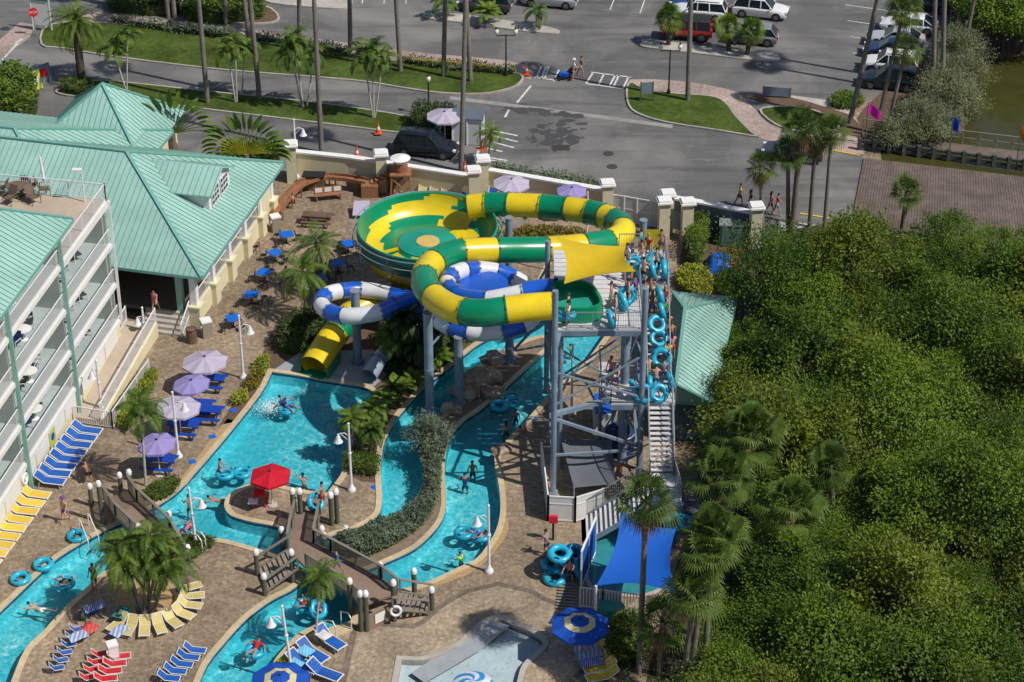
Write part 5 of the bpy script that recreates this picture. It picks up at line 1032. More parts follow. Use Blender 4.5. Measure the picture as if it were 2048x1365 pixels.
# white-stemmed clumps on the lawn
g = 'clumps of white-stemmed palms on the middle lawn'
palm(['royal', 'royal2'], (252,182), (226,98), 'two-stemmed white-trunked palm clump nearest the kiosk roof', .07, .05, 'bark_pale', g, stems=[((254,182), (254,72))]); palm(['royal', 'royal2', 'royal'], (471,207), (455,100), 'white-trunked palm clump left of centre on the middle lawn', .07, .05, 'bark_pale', g, stems=[((474,207), (470,90)), ((484,190), (490,95))]); palm(['royal2', 'royal', 'royal2'], (607,218), (588,78), 'white-trunked palm clump in the middle of the middle lawn, tallest crowns', .07, .05, 'bark_pale', g, sc=1.15, stems=[((604,217), (582,105)), ((614,216), (628,108))]); palm(['royal', 'royal2', 'royal'], (746,238), (728,112), 'white-trunked palm clump at the right end of the middle lawn', .07, .05, 'bark_pale', g, sc=1.1, stems=[((750,238), (765,118)), ((748,238), (745,100))])
g = 'small palms on the parking islands'
palm('sabal', (1337,92), (1338,35), 'bushy fan palm in front of the red off-road car', .2, .17, 'bark_dark', g); palm('sabal', (1458,104), (1455,55), 'left of the two bushy fan palms by the grey hatchback', .2, .17, 'bark_dark', g); palm('sabal', (1494,112), (1502,62), 'right of the two bushy fan palms by the grey hatchback', .2, .17, 'bark_dark', g); palm('royal', (889,36), (890,6), 'small palm at the left end of the middle parking island', .09, .07, group=g); palm('areca', (972,50), (975,28), 'small yellow-green palm in the middle of the middle parking island', .09, .07, group=g); palm('royal2', (1074,58), (1073,26), 'small palm at the right end of the middle parking island', .09, .07, group=g)
palm('coco2', (976,332), (981,268), 'small coconut palm by the ticket booth cone', .07, .05, sc=.75)
g = 'fan palms by the timber bridge'
palm('fan2', (1526,480), (1521,335), 'fan palm with dark trunk, leftmost of the row by the timber bridge', .17, .13, group=g); palm('fan', (1583,475), (1603,255), 'tallest thick-trunked fan palm of the row by the timber bridge', .23, .17, 'bark', g, sc=1.15); palm('fan2', (1576,472), (1576,305), 'fan palm crossing in front of the tallest one by the timber bridge', .16, .13, group=g); palm('fan', (1619,455), (1632,275), 'fan palm third from the left in front of the red-tailed car', .17, .13, group=g); palm('fan2', (1647,476), (1664,258), 'slim fan palm at the right of the row by the timber bridge', .15, .11, group=g); palm('fan', (1803,470), (1815,384), 'fan palm standing before the timber bridge deck in the mangroves', .2, .17, 'bark', g, sc=.95)
g = 'tall fan palms along the mangrove edge'
for i, (b, tp, lab, k, s) in enumerate((((1278,1345), (1292,1005), 'tallest fan palm in front of the blue shade sail, leaning', 'fan', 1.2), ((1440,1120), (1442,950), 'broad fan palm in the mangroves right of the tower foot', 'fanb', 1.0), ((1510,1060), (1502,865), 'broad fan palm rising highest in the mangroves beside the pump house', 'fanb', 1.05), ((1585,1190), (1582,1010), 'broad fan palm deepest in the mangroves, lower right of the pump house', 'fanb', 1.0), ((1405,1380), (1428,1075), 'fan palm with pale slim trunk beside the blue sail corner, taller of the pair', 'fanb', .95), ((1360,1420), (1388,1185), 'fan palm with its skirt below the taller pair', 'fan', 1.2), ((1318,1380), (1325,1245), 'shortest fan palm beside the parasol bush at the bottom', 'fan2', 1.2), ((1375,1400), (1412,1105), 'fan palm with pale slim trunk beside the blue sail corner, behind the taller one', 'fan', 1.05), ((1670,1080), (1660,930), 'small fan palm crown half hidden in the middle of the mangroves', 'fan2', 1.1))):
    palm(k, b, tp, lab, .17, .13, 'bark_grey', g, sc=s)
palm('coco', (608,640), (604,545), 'coconut palm leaning over the blue cafe tables, nearer one', .10, .07, sc=.95, bow=.1); palm('coco', (634,585), (632,492), 'coconut palm leaning over the blue cafe tables, further one', .10, .07, sc=.95)
palm('coco2', (292,972), (281,822), 'slim palm beside the lavender parasols and the blue picnic tables', .08, .06, 'bark_pale', sc=1.0); palm('coco2', (631,1282), (640,1158), 'slim palm beside the blue loungers at the lower channel', .07, .05, 'bark_pale', sc=.85)
palm(['coco2', 'coco', 'coco2', 'royal', 'coco', 'coco2', 'royal', 'coco2'], (290,1232), (285,1110), 'eight-stemmed palm clump ringed by yellow loungers', .08, .06, 'bark_grey', sc=.85, stems=[((282,1234), (235,1108)), ((288,1236), (258,1140)), ((294,1230), (318,1095)), ((302,1235), (340,1125)), ((296,1228), (300,1075)), ((306,1232), (330,1150)), ((276,1228), (250,1090))])
palm(['bushy', 'bushy', 'pygmy'], (818,748), (812,640), 'dark bushy palm clump below the blue and white coil', .11, .09, 'bark_dark', sc=1.15, stems=[((835,752), (838,690)), ((800,745), (785,675))]); palm('pygmy', (720,905), (705,842), 'small palm left of the lamp post on the planted strip', .08, .06, sc=1.0); palm('pygmy', (738,910), (742,862), 'small palm right of the lamp post on the planted strip', .08, .06, sc=1.0); palm('pygmy', (728,880), (748,825), 'small palm at the back of the planted strip behind the lamp post', .08, .06, sc=.95)
palm('areca', (770,830), (765,805), 'bright clumping palm on the planted strip, nearest the wave pool', .06, .05, sc=.8); palm('areca', (792,805), (792,780), 'bright clumping palm on the planted strip, middle one', .06, .05, sc=.85); palm('areca', (826,782), (826,762), 'bright clumping palm on the planted strip, furthest up the channel', .06, .05, sc=.7); palm(['bushy', 'pygmy'], (868,735), (862,668), 'dark palm pair between the tall grey post and the coil', .09, .07, 'bark_dark', sc=1.0, stems=[((885,722), (890,690))]); palm('areca', (880,745), (878,715), 'bright clumping palm beside the tall grey post', .06, .05, sc=.75)
# traveller palms: one flat fan of stalks with banana-like blades
def traveller(base, hub, label, az=0.0, n=19, seed=1):
    r = random.Random(seed); b = G(*base); h = HT(b, hub[1]); t = thing('traveller_palm', label, 'palm tree', tuple(b), 'traveller palms behind the lodge'); tip = V((b.x, b.y, h)); mb = MB(); mb.pipe([b - Z3 * .1, b + Z3 * h * .5, tip], [.28, .22, .2], 9); mb.build('trunk', MATS['bark'], t, smooth=True)
    st, bl = MB(), MB(); ax = V((math.cos(az), math.sin(az), 0)); nz = V((-ax.y, ax.x, 0))
    for i in range(n):
        a = (i / (n - 1) - .5) * 2.9; d = ax * math.sin(a) + Z3 * math.cos(a); p0 = tip + ax * math.sin(a) * .25; p1 = p0 + d * 2.0 + Z3 * (-.12 * abs(a)); st.pipe([p0, p0.lerp(p1, .5) + Z3 * .08, p1], [.055, .04, .025], 5); pts = []; q = p1.copy(); e = d.copy(); tw = r.uniform(-.5, .5); sd_ = (nz * r.uniform(.35, 1) + ax * math.cos(a) * r.choice((-1, 1)) * r.uniform(.5, 1.0)).normalized()
        for k in range(9): pts.append(q.copy()); q = q + e * .17; e = (e + Z3 * -.10 * (1 + abs(a)) + nz * tw * .08).normalized()
        for k in range(8):
            w = .29 * math.sin(PI * (k + .9) / 9.2) + .05; w2 = .29 * math.sin(PI * (k + 1.9) / 9.2) + .05; sdir = sd_
            for sg in (-1, 1): o = len(bl.v); dr = Z3 * -w * .35; bl.v += [tuple(pts[k]), tuple(pts[k + 1]), tuple(pts[k + 1] + sdir * sg * w2 * r.uniform(.85, 1.05) + Z3 * -w2 * .35), tuple(pts[k] + sdir * sg * w * r.uniform(.85, 1.05) + dr)]; bl.f.append([o, o + 1, o + 2, o + 3]); bl.mi.append(0)
    st.build('stalks', MATS['yellow_stalk' if seed == 2 else 'hedge_leaf'], t, smooth=True); bl.build('leaf_blades', MATS['palm_leaf'], t, smooth='raw')
traveller((352,345), (352,266), 'traveller palm with green stalks beside the kiosk roof', .1, 19, 1); traveller((497,378), (497,308), 'traveller palm with yellow stalks behind the lodge roof', -.05, 21, 2)
# ------------------------------------------------------------------ street furniture and deck furniture
M('lamp_white', (.72, .72, .74), .4, .05, 2); M('black_paint', (.015, .017, .018), .4, .1, 3); M('glass_globe', (.75, .72, .62), .2, .05, 2)
def at_z(px, py, z): p = G(px, py, z); return V((p.x, p.y, 0))
def bell_lamp(px, py, top, side, label, k=1.0, tilt=0.0):
    b = G(px, py); h = HT(b, top); t = thing('lamp_post', label, 'lamp post', tuple(b), 'white bell lamp posts round the pool'); tip = b + V((tilt, 0, h))
    mb = MB(); mb.lathe([(.24, -.05), (.26, .08), (.20, .2), (.13, .3), (.11, .42)], 14, b); mb.pipe([b + Z3 * .4, b.lerp(tip, .55), tip], [.085, .07, .06], 12); mb.lathe([(.1, 0), (.12, .06), (.1, .12)], 12, b.lerp(tip, .55)); mb.ball(tip, .08); mb.build('pole', MATS['lamp_white'], t, smooth=40)
    s = V((side, -.18 * abs(side) * 0, 0)); a = tip - Z3 * .75; e = a + s * .62; mb = MB(); mb.pipe([a - Z3 * .1, a + s * .25 + Z3 * .12, a + s * .5 + Z3 * .08, e], .03, 8); mb.pipe([a - Z3 * .45, a + s * .3 - Z3 * .1, a + s * .5 + Z3 * .05], .018, 6); mb.build('bracket_arm', MATS['lamp_white'], t, smooth=True)
    mb = MB(); mb.lathe([(.03, .05), (.07, -.05), (.13, -.16), (.15, -.3), (.26, -.46), (.27, -.48), (.02, -.44)], 16, e); mb.build('bell_shade', MATS['lamp_white'], t, smooth=40); return t
bell_lamp(487, 757, 632, 1, 'white bell lamp post between cafe tables and the lime shrubs'); bell_lamp(357, 914, 785, 1, 'white bell lamp post between the lavender parasols and the pool'); bell_lamp(703, 981, 848, -1, 'white bell lamp post on the paved tip of the planted strip'); bell_lamp(978, 1144, 1012, -1, 'white bell lamp post on the deck right of the curved channel'); bell_lamp(392, 1091, 977, 1, 'white bell lamp post rising from the low hedge patch at the lower left bridge', tilt=-.1); bell_lamp(583, 1345, 1213, -1, 'white bell lamp post beside the blue loungers at the bottom', tilt=-.25); bell_lamp(594, 354, 240, 1, 'white bell lamp post in the sand yard corner beside the lodge'); bell_lamp(1143, 826, 690, -1, 'slim white bell lamp post seen between the tower columns'); bell_lamp(204, 822, 722, -.6, 'short white lamp post at the foot of the ramp'); bell_lamp(291, 684, 616, -.6, 'short white lamp post at the upper end of the ramp')
b = hp(-.4, 1.2, ZL[3]); t = thing('terrace_light', 'white pole light on the hotel roof terrace', 'light', tuple(b)); mb = MB(); mb.cyl(b, b + Z3 * 2.2, .05, .04); mb.build('pole', MATS['lamp_white'], t); mb = MB(); mb.cbox(b + V((-.25, 0, 2.2)), .6, .3, .14); mb.build('head', MATS['lamp_white'], t)
def street_lamp(px, py, top, arms, label):
    b = G(px, py); h = HT(b, top); t = thing('street_lamp', label, 'street lamp', tuple(b)); mb = MB(); mb.cyl(b - Z3 * .05, b + Z3 * h * .92, .075, .05); mb.lathe([(.16, 0), (.16, .3), (.09, .5)], 10, b)
    if arms == 2: mb.bar(b + V((-.75, 0, h * .9)), b + V((.75, 0, h * .9)), .06, .06)
    mb.build('pole', MATS['black_paint'], t)
    for s in ((-1, 1) if arms == 2 else (0,)): c = b + V((s * .75, 0, h * .92)); mb = MB(); mb.lathe([(.08, 0), (.17, .12), (.2, .32), (.1, .48)], 10, c); g_ = mb.build('lantern', MATS['glass_globe'], t, smooth=True); mb = MB(); mb.lathe([(.12, .47), (.06, .56), (.015, .66)], 10, c); mb.build('finial', MATS['black_paint'], g_)
street_lamp(1012, 154, 62, 2, 'black twin-lantern street lamp at the right end of the upper lawn'); street_lamp(1337, 190, 92, 2, 'black twin-lantern street lamp beside the pink walk on the right lawn'); street_lamp(858, 232, 158, 1, 'black single-lantern street lamp on the middle lawn behind the parasol')
# parasols -----------------------------------------------------------------
M('para_pale', (.54, .49, .62), .8, .04, 2, tl=(.25, 1)); M('para_violet', (.36, .30, .62), .8, .04, 2, tl=(.25, 1)); M('para_red', (.62, .008, .03), .8, .05, 2, tl=(.25, 1)); M('para_blue', (.008, .085, .47), .8, .05, 2, tl=(.2, 1)); M('para_cream', (.68, .60, .32), .8, .05, 2, tl=(.2, 1))
def parasol(px, py, r, mat, label, h=2.55, n=8, group=None, ring=None, tilt=(0, 0), base=True):
    c = at_z(px, py, h); t = thing('parasol', label, 'parasol', tuple(c), group); mb = MB(); mb.cyl(c, c + Z3 * h, .035); mb.build('pole', MATS['lamp_white'], t)
    if base: mb = MB(); mb.lathe([(.3, 0), (.3, .06), (.06, .12)], 12, c); mb.build('base', MATS['concrete'], t)
    def P(rr, j): a = 2 * PI * (j + .5) / n; x, y = rr * math.cos(a), rr * math.sin(a); return c + V((x, y, h - .42 * rr / 1.15 * .75 + x * tilt[0] + y * tilt[1]))
    R2 = [0.03, .33 * r, .62 * r, r]; bands = [(0.02, r)] if not ring else [(0.02, ring[0] * r), (ring[0] * r, ring[1] * r), (ring[1] * r, r)]
    for bi, (ra, rb) in enumerate(bands):
        mb = MB(); K = 4
        for j in range(n):
            for k in range(K):
                r0, r1 = ra + (rb - ra) * k / K, ra + (rb - ra) * (k + 1) / K; m0 = (P(r0, j) + P(r0, j + 1)) / 2 - Z3 * .05 * r0; m1 = (P(r1, j) + P(r1, j + 1)) / 2 - Z3 * .05 * r1
                mb.quad(P(r0, j), P(r1, j), m1, m0); mb.quad(m0, m1, P(r1, j + 1), P(r0, j + 1))
        if bi == len(bands) - 1:
            for j in range(n): mb.quad(P(r, j), P(r, j) - Z3 * .14, P(r, j + 1) - Z3 * .14, P(r, j + 1))
        mb.build('canopy' if bi == len(bands) - 1 else 'canopy_band', MATS[ring[2] if ring and bi == 1 else mat], t, smooth='raw')
    mb = MB()
    for j in range(n): mb.bar(P(.05, j) - Z3 * .04, P(r, j) - Z3 * .04, .02, .02)
    mb.build('ribs', MATS['lamp_white'], t); mb = MB(); mb.lathe([(.09, h + .0), (.07, h + .05), (.02, h + .1)], 8, c); mb.build('finial', MATS['black_paint'], t); return c
g = 'lavender parasols over the blue picnic tables'
UMB = [parasol(409, 713, 1.45, 'para_pale', 'palest and largest lavender parasol, furthest up the row beside the ramp hedge', group=g, tilt=(.05, -.03)), parasol(382, 760, 1.15, 'para_violet', 'violet parasol between the two palest ones in the row', group=g, tilt=(.08, 0)), parasol(356, 804, 1.35, 'para_pale', 'pale lavender parasol behind the white lamp post', group=g, tilt=(-.05, -.03)), parasol(313, 879, 1.15, 'para_violet', 'violet parasol nearest the slim palm, end of the row', group=g, tilt=(.06, .03))]
parasol(1023, 358, 1.35, 'para_pale', 'pale lavender parasol by the boundary wall above the green tube'); parasol(1144, 375, 1.1, 'para_violet', 'violet parasol by the boundary wall near the white gate'); parasol(889, 223, 1.4, 'para_pale', 'pale lavender parasol shading the attendant beside the street'); parasol(540, 942, 1.25, 'para_red', 'red parasol over the lifeguard chair on the island', 2.4, 6)
parasol(1160, 1238, 1.55, 'para_blue', 'blue parasol with a cream ring, beside the picket fence', 2.6, 8, ring=(.33, .55, 'para_cream')); parasol(560, 1350, 1.55, 'para_blue', 'blue parasol with a cream ring, cut by the bottom edge', 2.6, 8, ring=(.33, .55, 'para_cream'))
# splash pool spray umbrella: swirled blue and white
c = at_z(945, 1362, 1.6); t = thing('spray_umbrella', 'low blue and white swirled spray umbrella standing in the splash pool', 'umbrella', tuple(c)); mb = MB(); mb.cyl(c - Z3 * .3, c + Z3 * 1.5, .06); mb.build('pole', MATS['lamp_white'], t); mb = MB(); n = 40
for k in range(6):
    for j in range(n):
        vs = []
        for (a_, b_) in ((k, j), (k, j + 1), (k + 1, j + 1), (k + 1, j)): rr = 1.05 * a_ / 6; an = 2 * PI * b_ / n + a_ * .28; vs.append(c + V((rr * math.cos(an), rr * math.sin(an), 1.62 - .28 * (a_ / 6) ** 2)))
        mb.cur = (j // 4) % 2; mb.quad(*vs)
mb.build('canopy', [MATS['slide_white'], MATS['weld_blue'] if 0 else M('para_sky', (.03, .25, .55), .5, .05, 2)], t, smooth='raw')
# loungers -----------------------------------------------------------------
for k, c_ in (('yellow', (.72, .50, .06)), ('cream', (.62, .50, .20)), ('blue', (.010, .10, .42)), ('red', (.60, .02, .03)), ('sky', (.10, .42, .68))): M('strap_' + k, c_, .6, .08, 3, rnd=.12)
M('frame_white', (.66, .64, .60), .5, .05, 3)
def make_lounger(col, label, L=1.9, w=.64, back=.72, ang=38, name='sun_lounger'):
    """foot end towards +X, back raised at -X; origin under the middle of the back hinge"""
    t = thing(name, label, 'sun lounger'); h = .34; fr_ = .028; a = R(ang); bx, bz = -back * math.cos(a), h + back * math.sin(a); F = L - back; mb = MB(); ns = int(F / .11)
    for i in range(ns): x = i * F / ns; mb.box(x + .012, x + F / ns - .012, -w / 2 + .03, w / 2 - .03, h - .012, h + .012)
    mb.build('seat', MATS['strap_' + col], t); mb = MB(); nb = int(back / .11)
    for i in range(nb):
        s0, s1 = i * back / nb + .012, (i + 1) * back / nb - .012; c_, s_ = math.cos(a), math.sin(a); mb.slab([(-s0 * c_, -w / 2 + .03, h + s0 * s_), (-s0 * c_, w / 2 - .03, h + s0 * s_), (-s1 * c_, w / 2 - .03, h + s1 * s_), (-s1 * c_, -w / 2 + .03, h + s1 * s_)], .02)
    mb.build('backrest', MATS['strap_' + col], t); mb = MB()
    for s in (-w / 2, w / 2): mb.pipe([(bx, s, bz), (0, s, h), (F, s, h), (F + .02, s, h - .05)], .03, 6)
    mb.pipe([(bx, -w / 2, bz), (bx, w / 2, bz)], .035, 6); mb.pipe([(F, -w / 2, h), (F, w / 2, h)], .035, 6)
    mb.build('frame', MATS['frame_white'], t, smooth=True)
    for x in (-.25, F - .25):
        for s in (-w / 2, w / 2): mb = MB(); mb.pipe([(x, s, h), (x + (.06 if x > 0 else -.06), s, 0)], .02, 6); mb.build('leg', MATS['frame_white'], t, smooth=True)
    return t
LG = {k: Proto(make_lounger(k, k + ' strap sun lounger')) for k in ('yellow', 'cream', 'blue', 'red')}
faz = math.atan2(nv.y, nv.x)
for i in range(8):
    p = G(166 - i * 10.6, 868 + i * 14.5); LG['blue'].put((p.x, p.y, 0), faz + RND.uniform(-.05, .05), '%s blue sun lounger along the hotel wall, counted from the white picket fence' % ORD[i], 'blue loungers along the hotel wall')
for i in range(9):
    p = G(62 - i * 12.5, 996 + i * 16.8); LG['yellow'].put((p.x, p.y, 0), faz + RND.uniform(-.04, .04), '%s yellow sun lounger along the hotel wall, counted from the blue ones' % ORD[i], 'yellow loungers along the hotel wall')
pc = G(295, 1208)
for i in range(9):
    a = R(238 + i * 18.5); p = pc + V((math.cos(a), math.sin(a), 0)) * 2.2; LG['cream'].put((p.x, p.y, 0), a + PI * 0, '%s yellow lounger of the ring round the palm bed, counted from the towel-strewn shaded end' % ORD[i], 'yellow loungers ringed round the palm bed', scale=(.72, .85, .9))
for i in range(4):
    p = G(196 - i * 8, 1318 + i * 15.5); LG['red'].put((p.x, p.y, 0), .35, '%s red chair of the left row behind the white bin, counted from the bin' % ORD[i], 'red chairs below the white bin', scale=(.5, .68, .8))
for i in range(4):
    p = G(232 - i * 9, 1322 + i * 15); LG['red'].put((p.x, p.y, 0), .15, '%s red lounger of the right row below the white bin, counted from the bin' % ORD[i], 'red loungers below the white bin', scale=(.66, .74, .85))
for i in range(5):
    p = G(384 - i * 13, 1308 + i * 14); LG['blue'].put((p.x, p.y, 0), -.15, '%s blue lounger with white frame beside the lower channel bank, counted from the top' % ORD[i], 'blue loungers on the central deck by the lower channel', scale=(.64, .72, .85))
for i in range(6):
    p = G(150 - i * 8, 1268 + i * 15.5); LG['blue'].put((p.x, p.y, 0), .3, '%s upright blue chair on the central deck, counted from the bags' % ORD[i], 'upright blue chairs on the central deck', scale=(.42, .6, .8))
for i, (x, y, a) in enumerate(((653, 1285, -.75), (618, 1312, -.7), (598, 1334, -.6), (640, 1352, -.5))):
    p = G(x, y); LG['blue'].put((p.x, p.y, 0), a, ('blue lounger with a white back nearest the pool steps', 'blue lounger draped with a pale blue towel, second from the pool steps', 'blue lounger right of the lime shrub, third from the pool steps', 'blue lounger at the bottom edge, furthest from the pool steps')[i], 'blue loungers by the pool steps', scale=1.05)
for i in range(6):
    p = G(1192 + i * 4.5, 1275 + i * 17); LG['yellow'].put((p.x, p.y, 0), PI + .25, '%s yellow lounger of the row under the blue and cream parasol, counted from the top' % ORD[i], 'yellow loungers under the blue and cream parasol', scale=.95)
for i, x in enumerate((845, 867, 890, 908, 931, 985, 1003, 1042, 1062, 1082, 1108, 1165, 1180)):
    y = 369 + (x - 700) * .157 if x < 960 else 395 + (x - 978) * .178; p = G(x, y); k = 'cream' if i < 4 or i in (6,) else ('blue' if i in (4, 5, 7, 8, 10) else 'red'); LG[k].put((p.x, p.y, 0), -PI / 2 - .15, '%s chair from the left along the boundary wall, %s straps' % ((ORD + ['thirteenth'])[i], {'cream': 'pale yellow', 'blue': 'blue', 'red': 'red'}[k]), 'chairs along the boundary wall', scale=(.55, .85, 1.15))
# towels lying on loungers
def towel(px, py, z, az, mat, label, L=1.3, w=.7):
    c = G(px, py, z); r_ = random.Random(int(px)); mb = MB(); n = 8; vs = []; cs, sn = math.cos(az), math.sin(az)
    for i in range(n + 1):
        for j in range(n + 1): x, y = (i / n - .5) * L, (j / n - .5) * w; vs.append((c.x + x * cs - y * sn, c.y + x * sn + y * cs, z + .03 + .04 * math.sin(7 * x + px) * math.cos(6 * y) - .25 * max(0, abs(y) / w - .42) * 2))
    mb.add(vs, [(i * (n + 1) + j, (i + 1) * (n + 1) + j, (i + 1) * (n + 1) + j + 1, i * (n + 1) + j + 1) for i in range(n) for j in range(n)]); o = mb.build('towel', mat, None, smooth=60, origin=c); return tag(o, label, 'towel', 'towels on loungers')
def striped(name, a, b, k=9):
    m = bpy.data.materials.new(name); m.use_nodes = True; t = m.node_tree; L = t.links.new; w = nn(t, 'ShaderNodeTexWave'); w.inputs['Scale'].default_value = k * .12; w.inputs['Distortion'].default_value = .8; tc = nn(t, 'ShaderNodeNewGeometry'); L(tc.outputs['Position'], w.inputs['Vector']); mx = nn(t, 'ShaderNodeMix', data_type='RGBA'); mx.inputs[6].default_value = (*a, 1); mx.inputs[7].default_value = (*b, 1); L(w.outputs[0], mx.inputs[0]); L(mx.outputs[2], t.nodes['Principled BSDF'].inputs['Base Color']); t.nodes['Principled BSDF'].inputs['Roughness'].default_value = .9; MATS[name] = m; return m
striped('towel_blue', (.02, .05, .35), (.45, .5, .6), 24); striped('towel_pink', (.4, .2, .35), (.6, .45, .5), 10); striped('towel_white', (.5, .55, .62), (.15, .25, .5), 12); striped('towel_sky', (.10, .42, .66), (.25, .55, .72), 16); striped('towel_red', (.55, .03, .10), (.5, .15, .05), 14); M('towel_teal', (.02, .2, .2), .9)
towel(1168, 1292, .4, .25, MATS['towel_pink'], 'mauve towel spread on the topmost yellow lounger by the parasol'); towel(1178, 1308, .42, .3, MATS['towel_white'], 'white and blue patterned towel bunched over the yellow loungers'); towel(1182, 1324, .42, .35, MATS['towel_blue'], 'blue striped towel hanging over the yellow loungers'); towel(612, 1302, .62, -.7, MATS['towel_sky'], 'pale blue towel over the second blue lounger from the pool steps', .8); towel(592, 1328, .55, -.6, MATS['towel_sky'], 'pale blue and white towel on the lounger right of the lime shrub', .8); towel(648, 1270, .6, -.75, MATS['frame_white'], 'white slatted towel on the lounger nearest the pool steps', .8, .62); towel(178, 1258, .5, .9, MATS['towel_red'], 'pink and red towel hanging from the chairs on the central deck', 1.0); towel(237, 1262, .45, 1.0, MATS['towel_white'], 'white patterned towel on the shaded end of the lounger ring', 1.0); towel(242, 1225, .5, 1.2, MATS['towel_teal'], 'teal towel in the shade by the lounger ring', 1.0); towel(188, 1213, .6, .6, MATS['towel_blue'], 'blue towel heaped on the chairs by the left channel bank', 1.2); towel(155, 1272, .5, .6, MATS['towel_white'], 'grey patterned towel on the upright blue chairs', 1.0)
# picnic tables -------------------------------------------------------------
M('mesh_blue', (.008, .055, .36), .45, .1, 4); M('wood_brown', (.145, .085, .06), .8, .2, 6, .3, var2=.15, scale2=2); M('wood_red', (.27, .125, .06), .8, .18, 6, .3, var2=.15, scale2=2); M('wood_grey', (.24, .20, .17), .85, .15, 6, .3, var2=.12, scale2=2)
def make_picnic(mat, legm, label, L=1.85, rounded=False):
    t = thing('picnic_table', label, 'picnic table'); mb = MB(); mb.box(-L / 2, L / 2, -.37, .37, .71, .76)
    if rounded: mb = MB(); mb.prism([(math.cos(a) * (L / 2), math.sin(a) * .45) for a in [2 * PI * i / 20 for i in range(20)]], .71, .76, True)
    else:
        mb = MB()
        for i in range(5): y = -.37 + i * .15; mb.box(-L / 2, L / 2, y + .008, y + .142, .72, .76)
    mb.build('tabletop', MATS[mat], t)
    for s in (-1, 1): mb = MB(); [mb.box(-L / 2, L / 2, s * .68 - .13 + k * .135, s * .68 - .01 + k * .135, .42, .455) for k in (0, 1)]; mb.build('bench', MATS[mat], t)
    for x in (-L * .36, L * .36):
        mb = MB()
        for s in (-1, 1): mb.bar((x, s * .2, .71), (x, s * .62, 0), .06, .06)
        mb.bar((x, -.75, .40), (x, .75, .40), .06, .05); mb.build('leg_frame', MATS[legm], t)
    return t
PT = Proto(make_picnic('mesh_blue', 'mesh_blue', 'blue mesh picnic table'))
ltab = ('under the palest parasol', 'under the upper violet parasol', 'under the parasol behind the lamp post', 'under the violet parasol by the slim palm')
for i, ((x, y), c_) in enumerate(zip(((421, 775), (396, 826), (368, 868), (320, 938)), UMB)): p = G(x, y); PT.put((p.x, p.y, 0), -.12, 'blue mesh picnic table ' + ltab[i], 'blue picnic tables under lavender parasols', scale=1.05)
p = G(372, 850); PT.put((p.x + 1.2, p.y + .6, 0), -.12, 'blue mesh picnic table half hidden between two parasols', 'blue picnic tables under lavender parasols')
BP = Proto(make_picnic('wood_brown', 'wood_brown', 'dark brown slatted picnic table in the sand yard', 2.1)); p = G(636, 448); BP.put((p.x, p.y, 0), -.14)
# cafe sets
def make_cafe_chair():
    t = thing('cafe_chair', 'black wire cafe chair', 'chair'); mb = MB(); mb.lathe([(.2, .44), (.21, .46), (.02, .47)], 12); mb.build('seat', MATS['black_metal'], t); mb = MB(); mb.pipe([(-.2, -.16, .45), (-.26, -.15, .8), (-.29, 0, .92), (-.26, .15, .8), (-.2, .16, .45)], .02, 5); [mb.pipe([(-.2, y, .46), (-.28, y, .86)], .01, 4) for y in (-.07, 0, .07)]; mb.build('backrest', MATS['black_metal'], t)
    for x, y in ((-.17, -.15), (-.17, .15), (.17, -.15), (.17, .15)): mb = MB(); mb.pipe([(x, y, .45), (x * 1.25, y * 1.25, 0)], .018, 5); mb.build('leg', MATS['black_metal'], t)
    return t
def make_cafe_table():
    t = thing('cafe_table', 'blue cafe table', 'table'); mb = MB(); mb.box(-.45, .45, -.45, .45, .70, .735); M('cafe_blue', (.008, .13, .58), .4, .06, 3); mb.build('tabletop', MATS['cafe_blue'], t); mb = MB(); mb.cyl((0, 0, 0), (0, 0, .7), .04); [mb.bar((0, 0, .05), (math.cos(a) * .38, math.sin(a) * .38, .02), .05, .04) for a in (.4, 1.97, 3.54, 5.11)]; mb.build('pedestal', MATS['black_metal'], t); return t
CT, CC = Proto(make_cafe_table()), Proto(make_cafe_chair())
cl = ('nearest the brown picnic table', 'second from the brown picnic table', 'third from the brown picnic table', 'fourth from the brown picnic table', 'behind the white lamp post', 'shaded, left of the bowl', 'in deep shade nearest the coconut palms', 'in deep shade behind the blue loop')
for i, (x, y) in enumerate(((574, 487), (551, 524), (529, 563), (504, 608), (468, 655), (697, 506), (676, 545), (640, 575))):
    p = G(x, y); CT.put((p.x, p.y, 0), .3 + i * .4, 'square blue cafe table ' + cl[i], 'blue cafe tables')
    for k, a in enumerate((.35, 2.6, 4.1, 5.4)[:3 + i % 2]): a += i * .37; CC.put((p.x + .85 * math.cos(a), p.y + .85 * math.sin(a), 0), a, 'black wire chair at the blue table ' + cl[i], 'black chairs at the cafe table ' + cl[i])
p = G(512, 505); CC.put((p.x, p.y, 0), 2.5, 'black wire chair alone against the lodge wall', None)
# sand yard: sluice, water tower, benches
sl_ = thing('timber_sluice', 'brown timber sluice trough curving round the sand yard', 'sluice', tuple(G(640, 375)))
SLP = spline([G(x, y, .85) for x, y in ((553, 428), (570, 402), (588, 382), (610, 366), (648, 356), (690, 358), (735, 366))], False, 5)
mb = MB()
for a, b in zip(SLP, SLP[1:]): d = (b - a).normalized(); s = V((-d.y, d.x, 0)); mb.bar(a, b, .6, .05); [mb.bar(a + s * k * .32 + Z3 * .1, b + s * k * .32 + Z3 * .1, .06, .26) for k in (-1, 1)]
mb.build('trough', MATS['wood_red'], sl_)
for a in SLP[2::5]: mb = MB(); [mb.bar(a + V((k, 0, -.05)), V((a.x + k, a.y, 0)), .1, .1) for k in (-.22, .22)]; mb.build('trestle', MATS['wood_red'], sl_)
wt = thing('water_tower', 'toy timber water tower with white conical lid at the end of the sluice', 'water tower', tuple(G(803, 392))); c = G(803, 392); mb = MB()
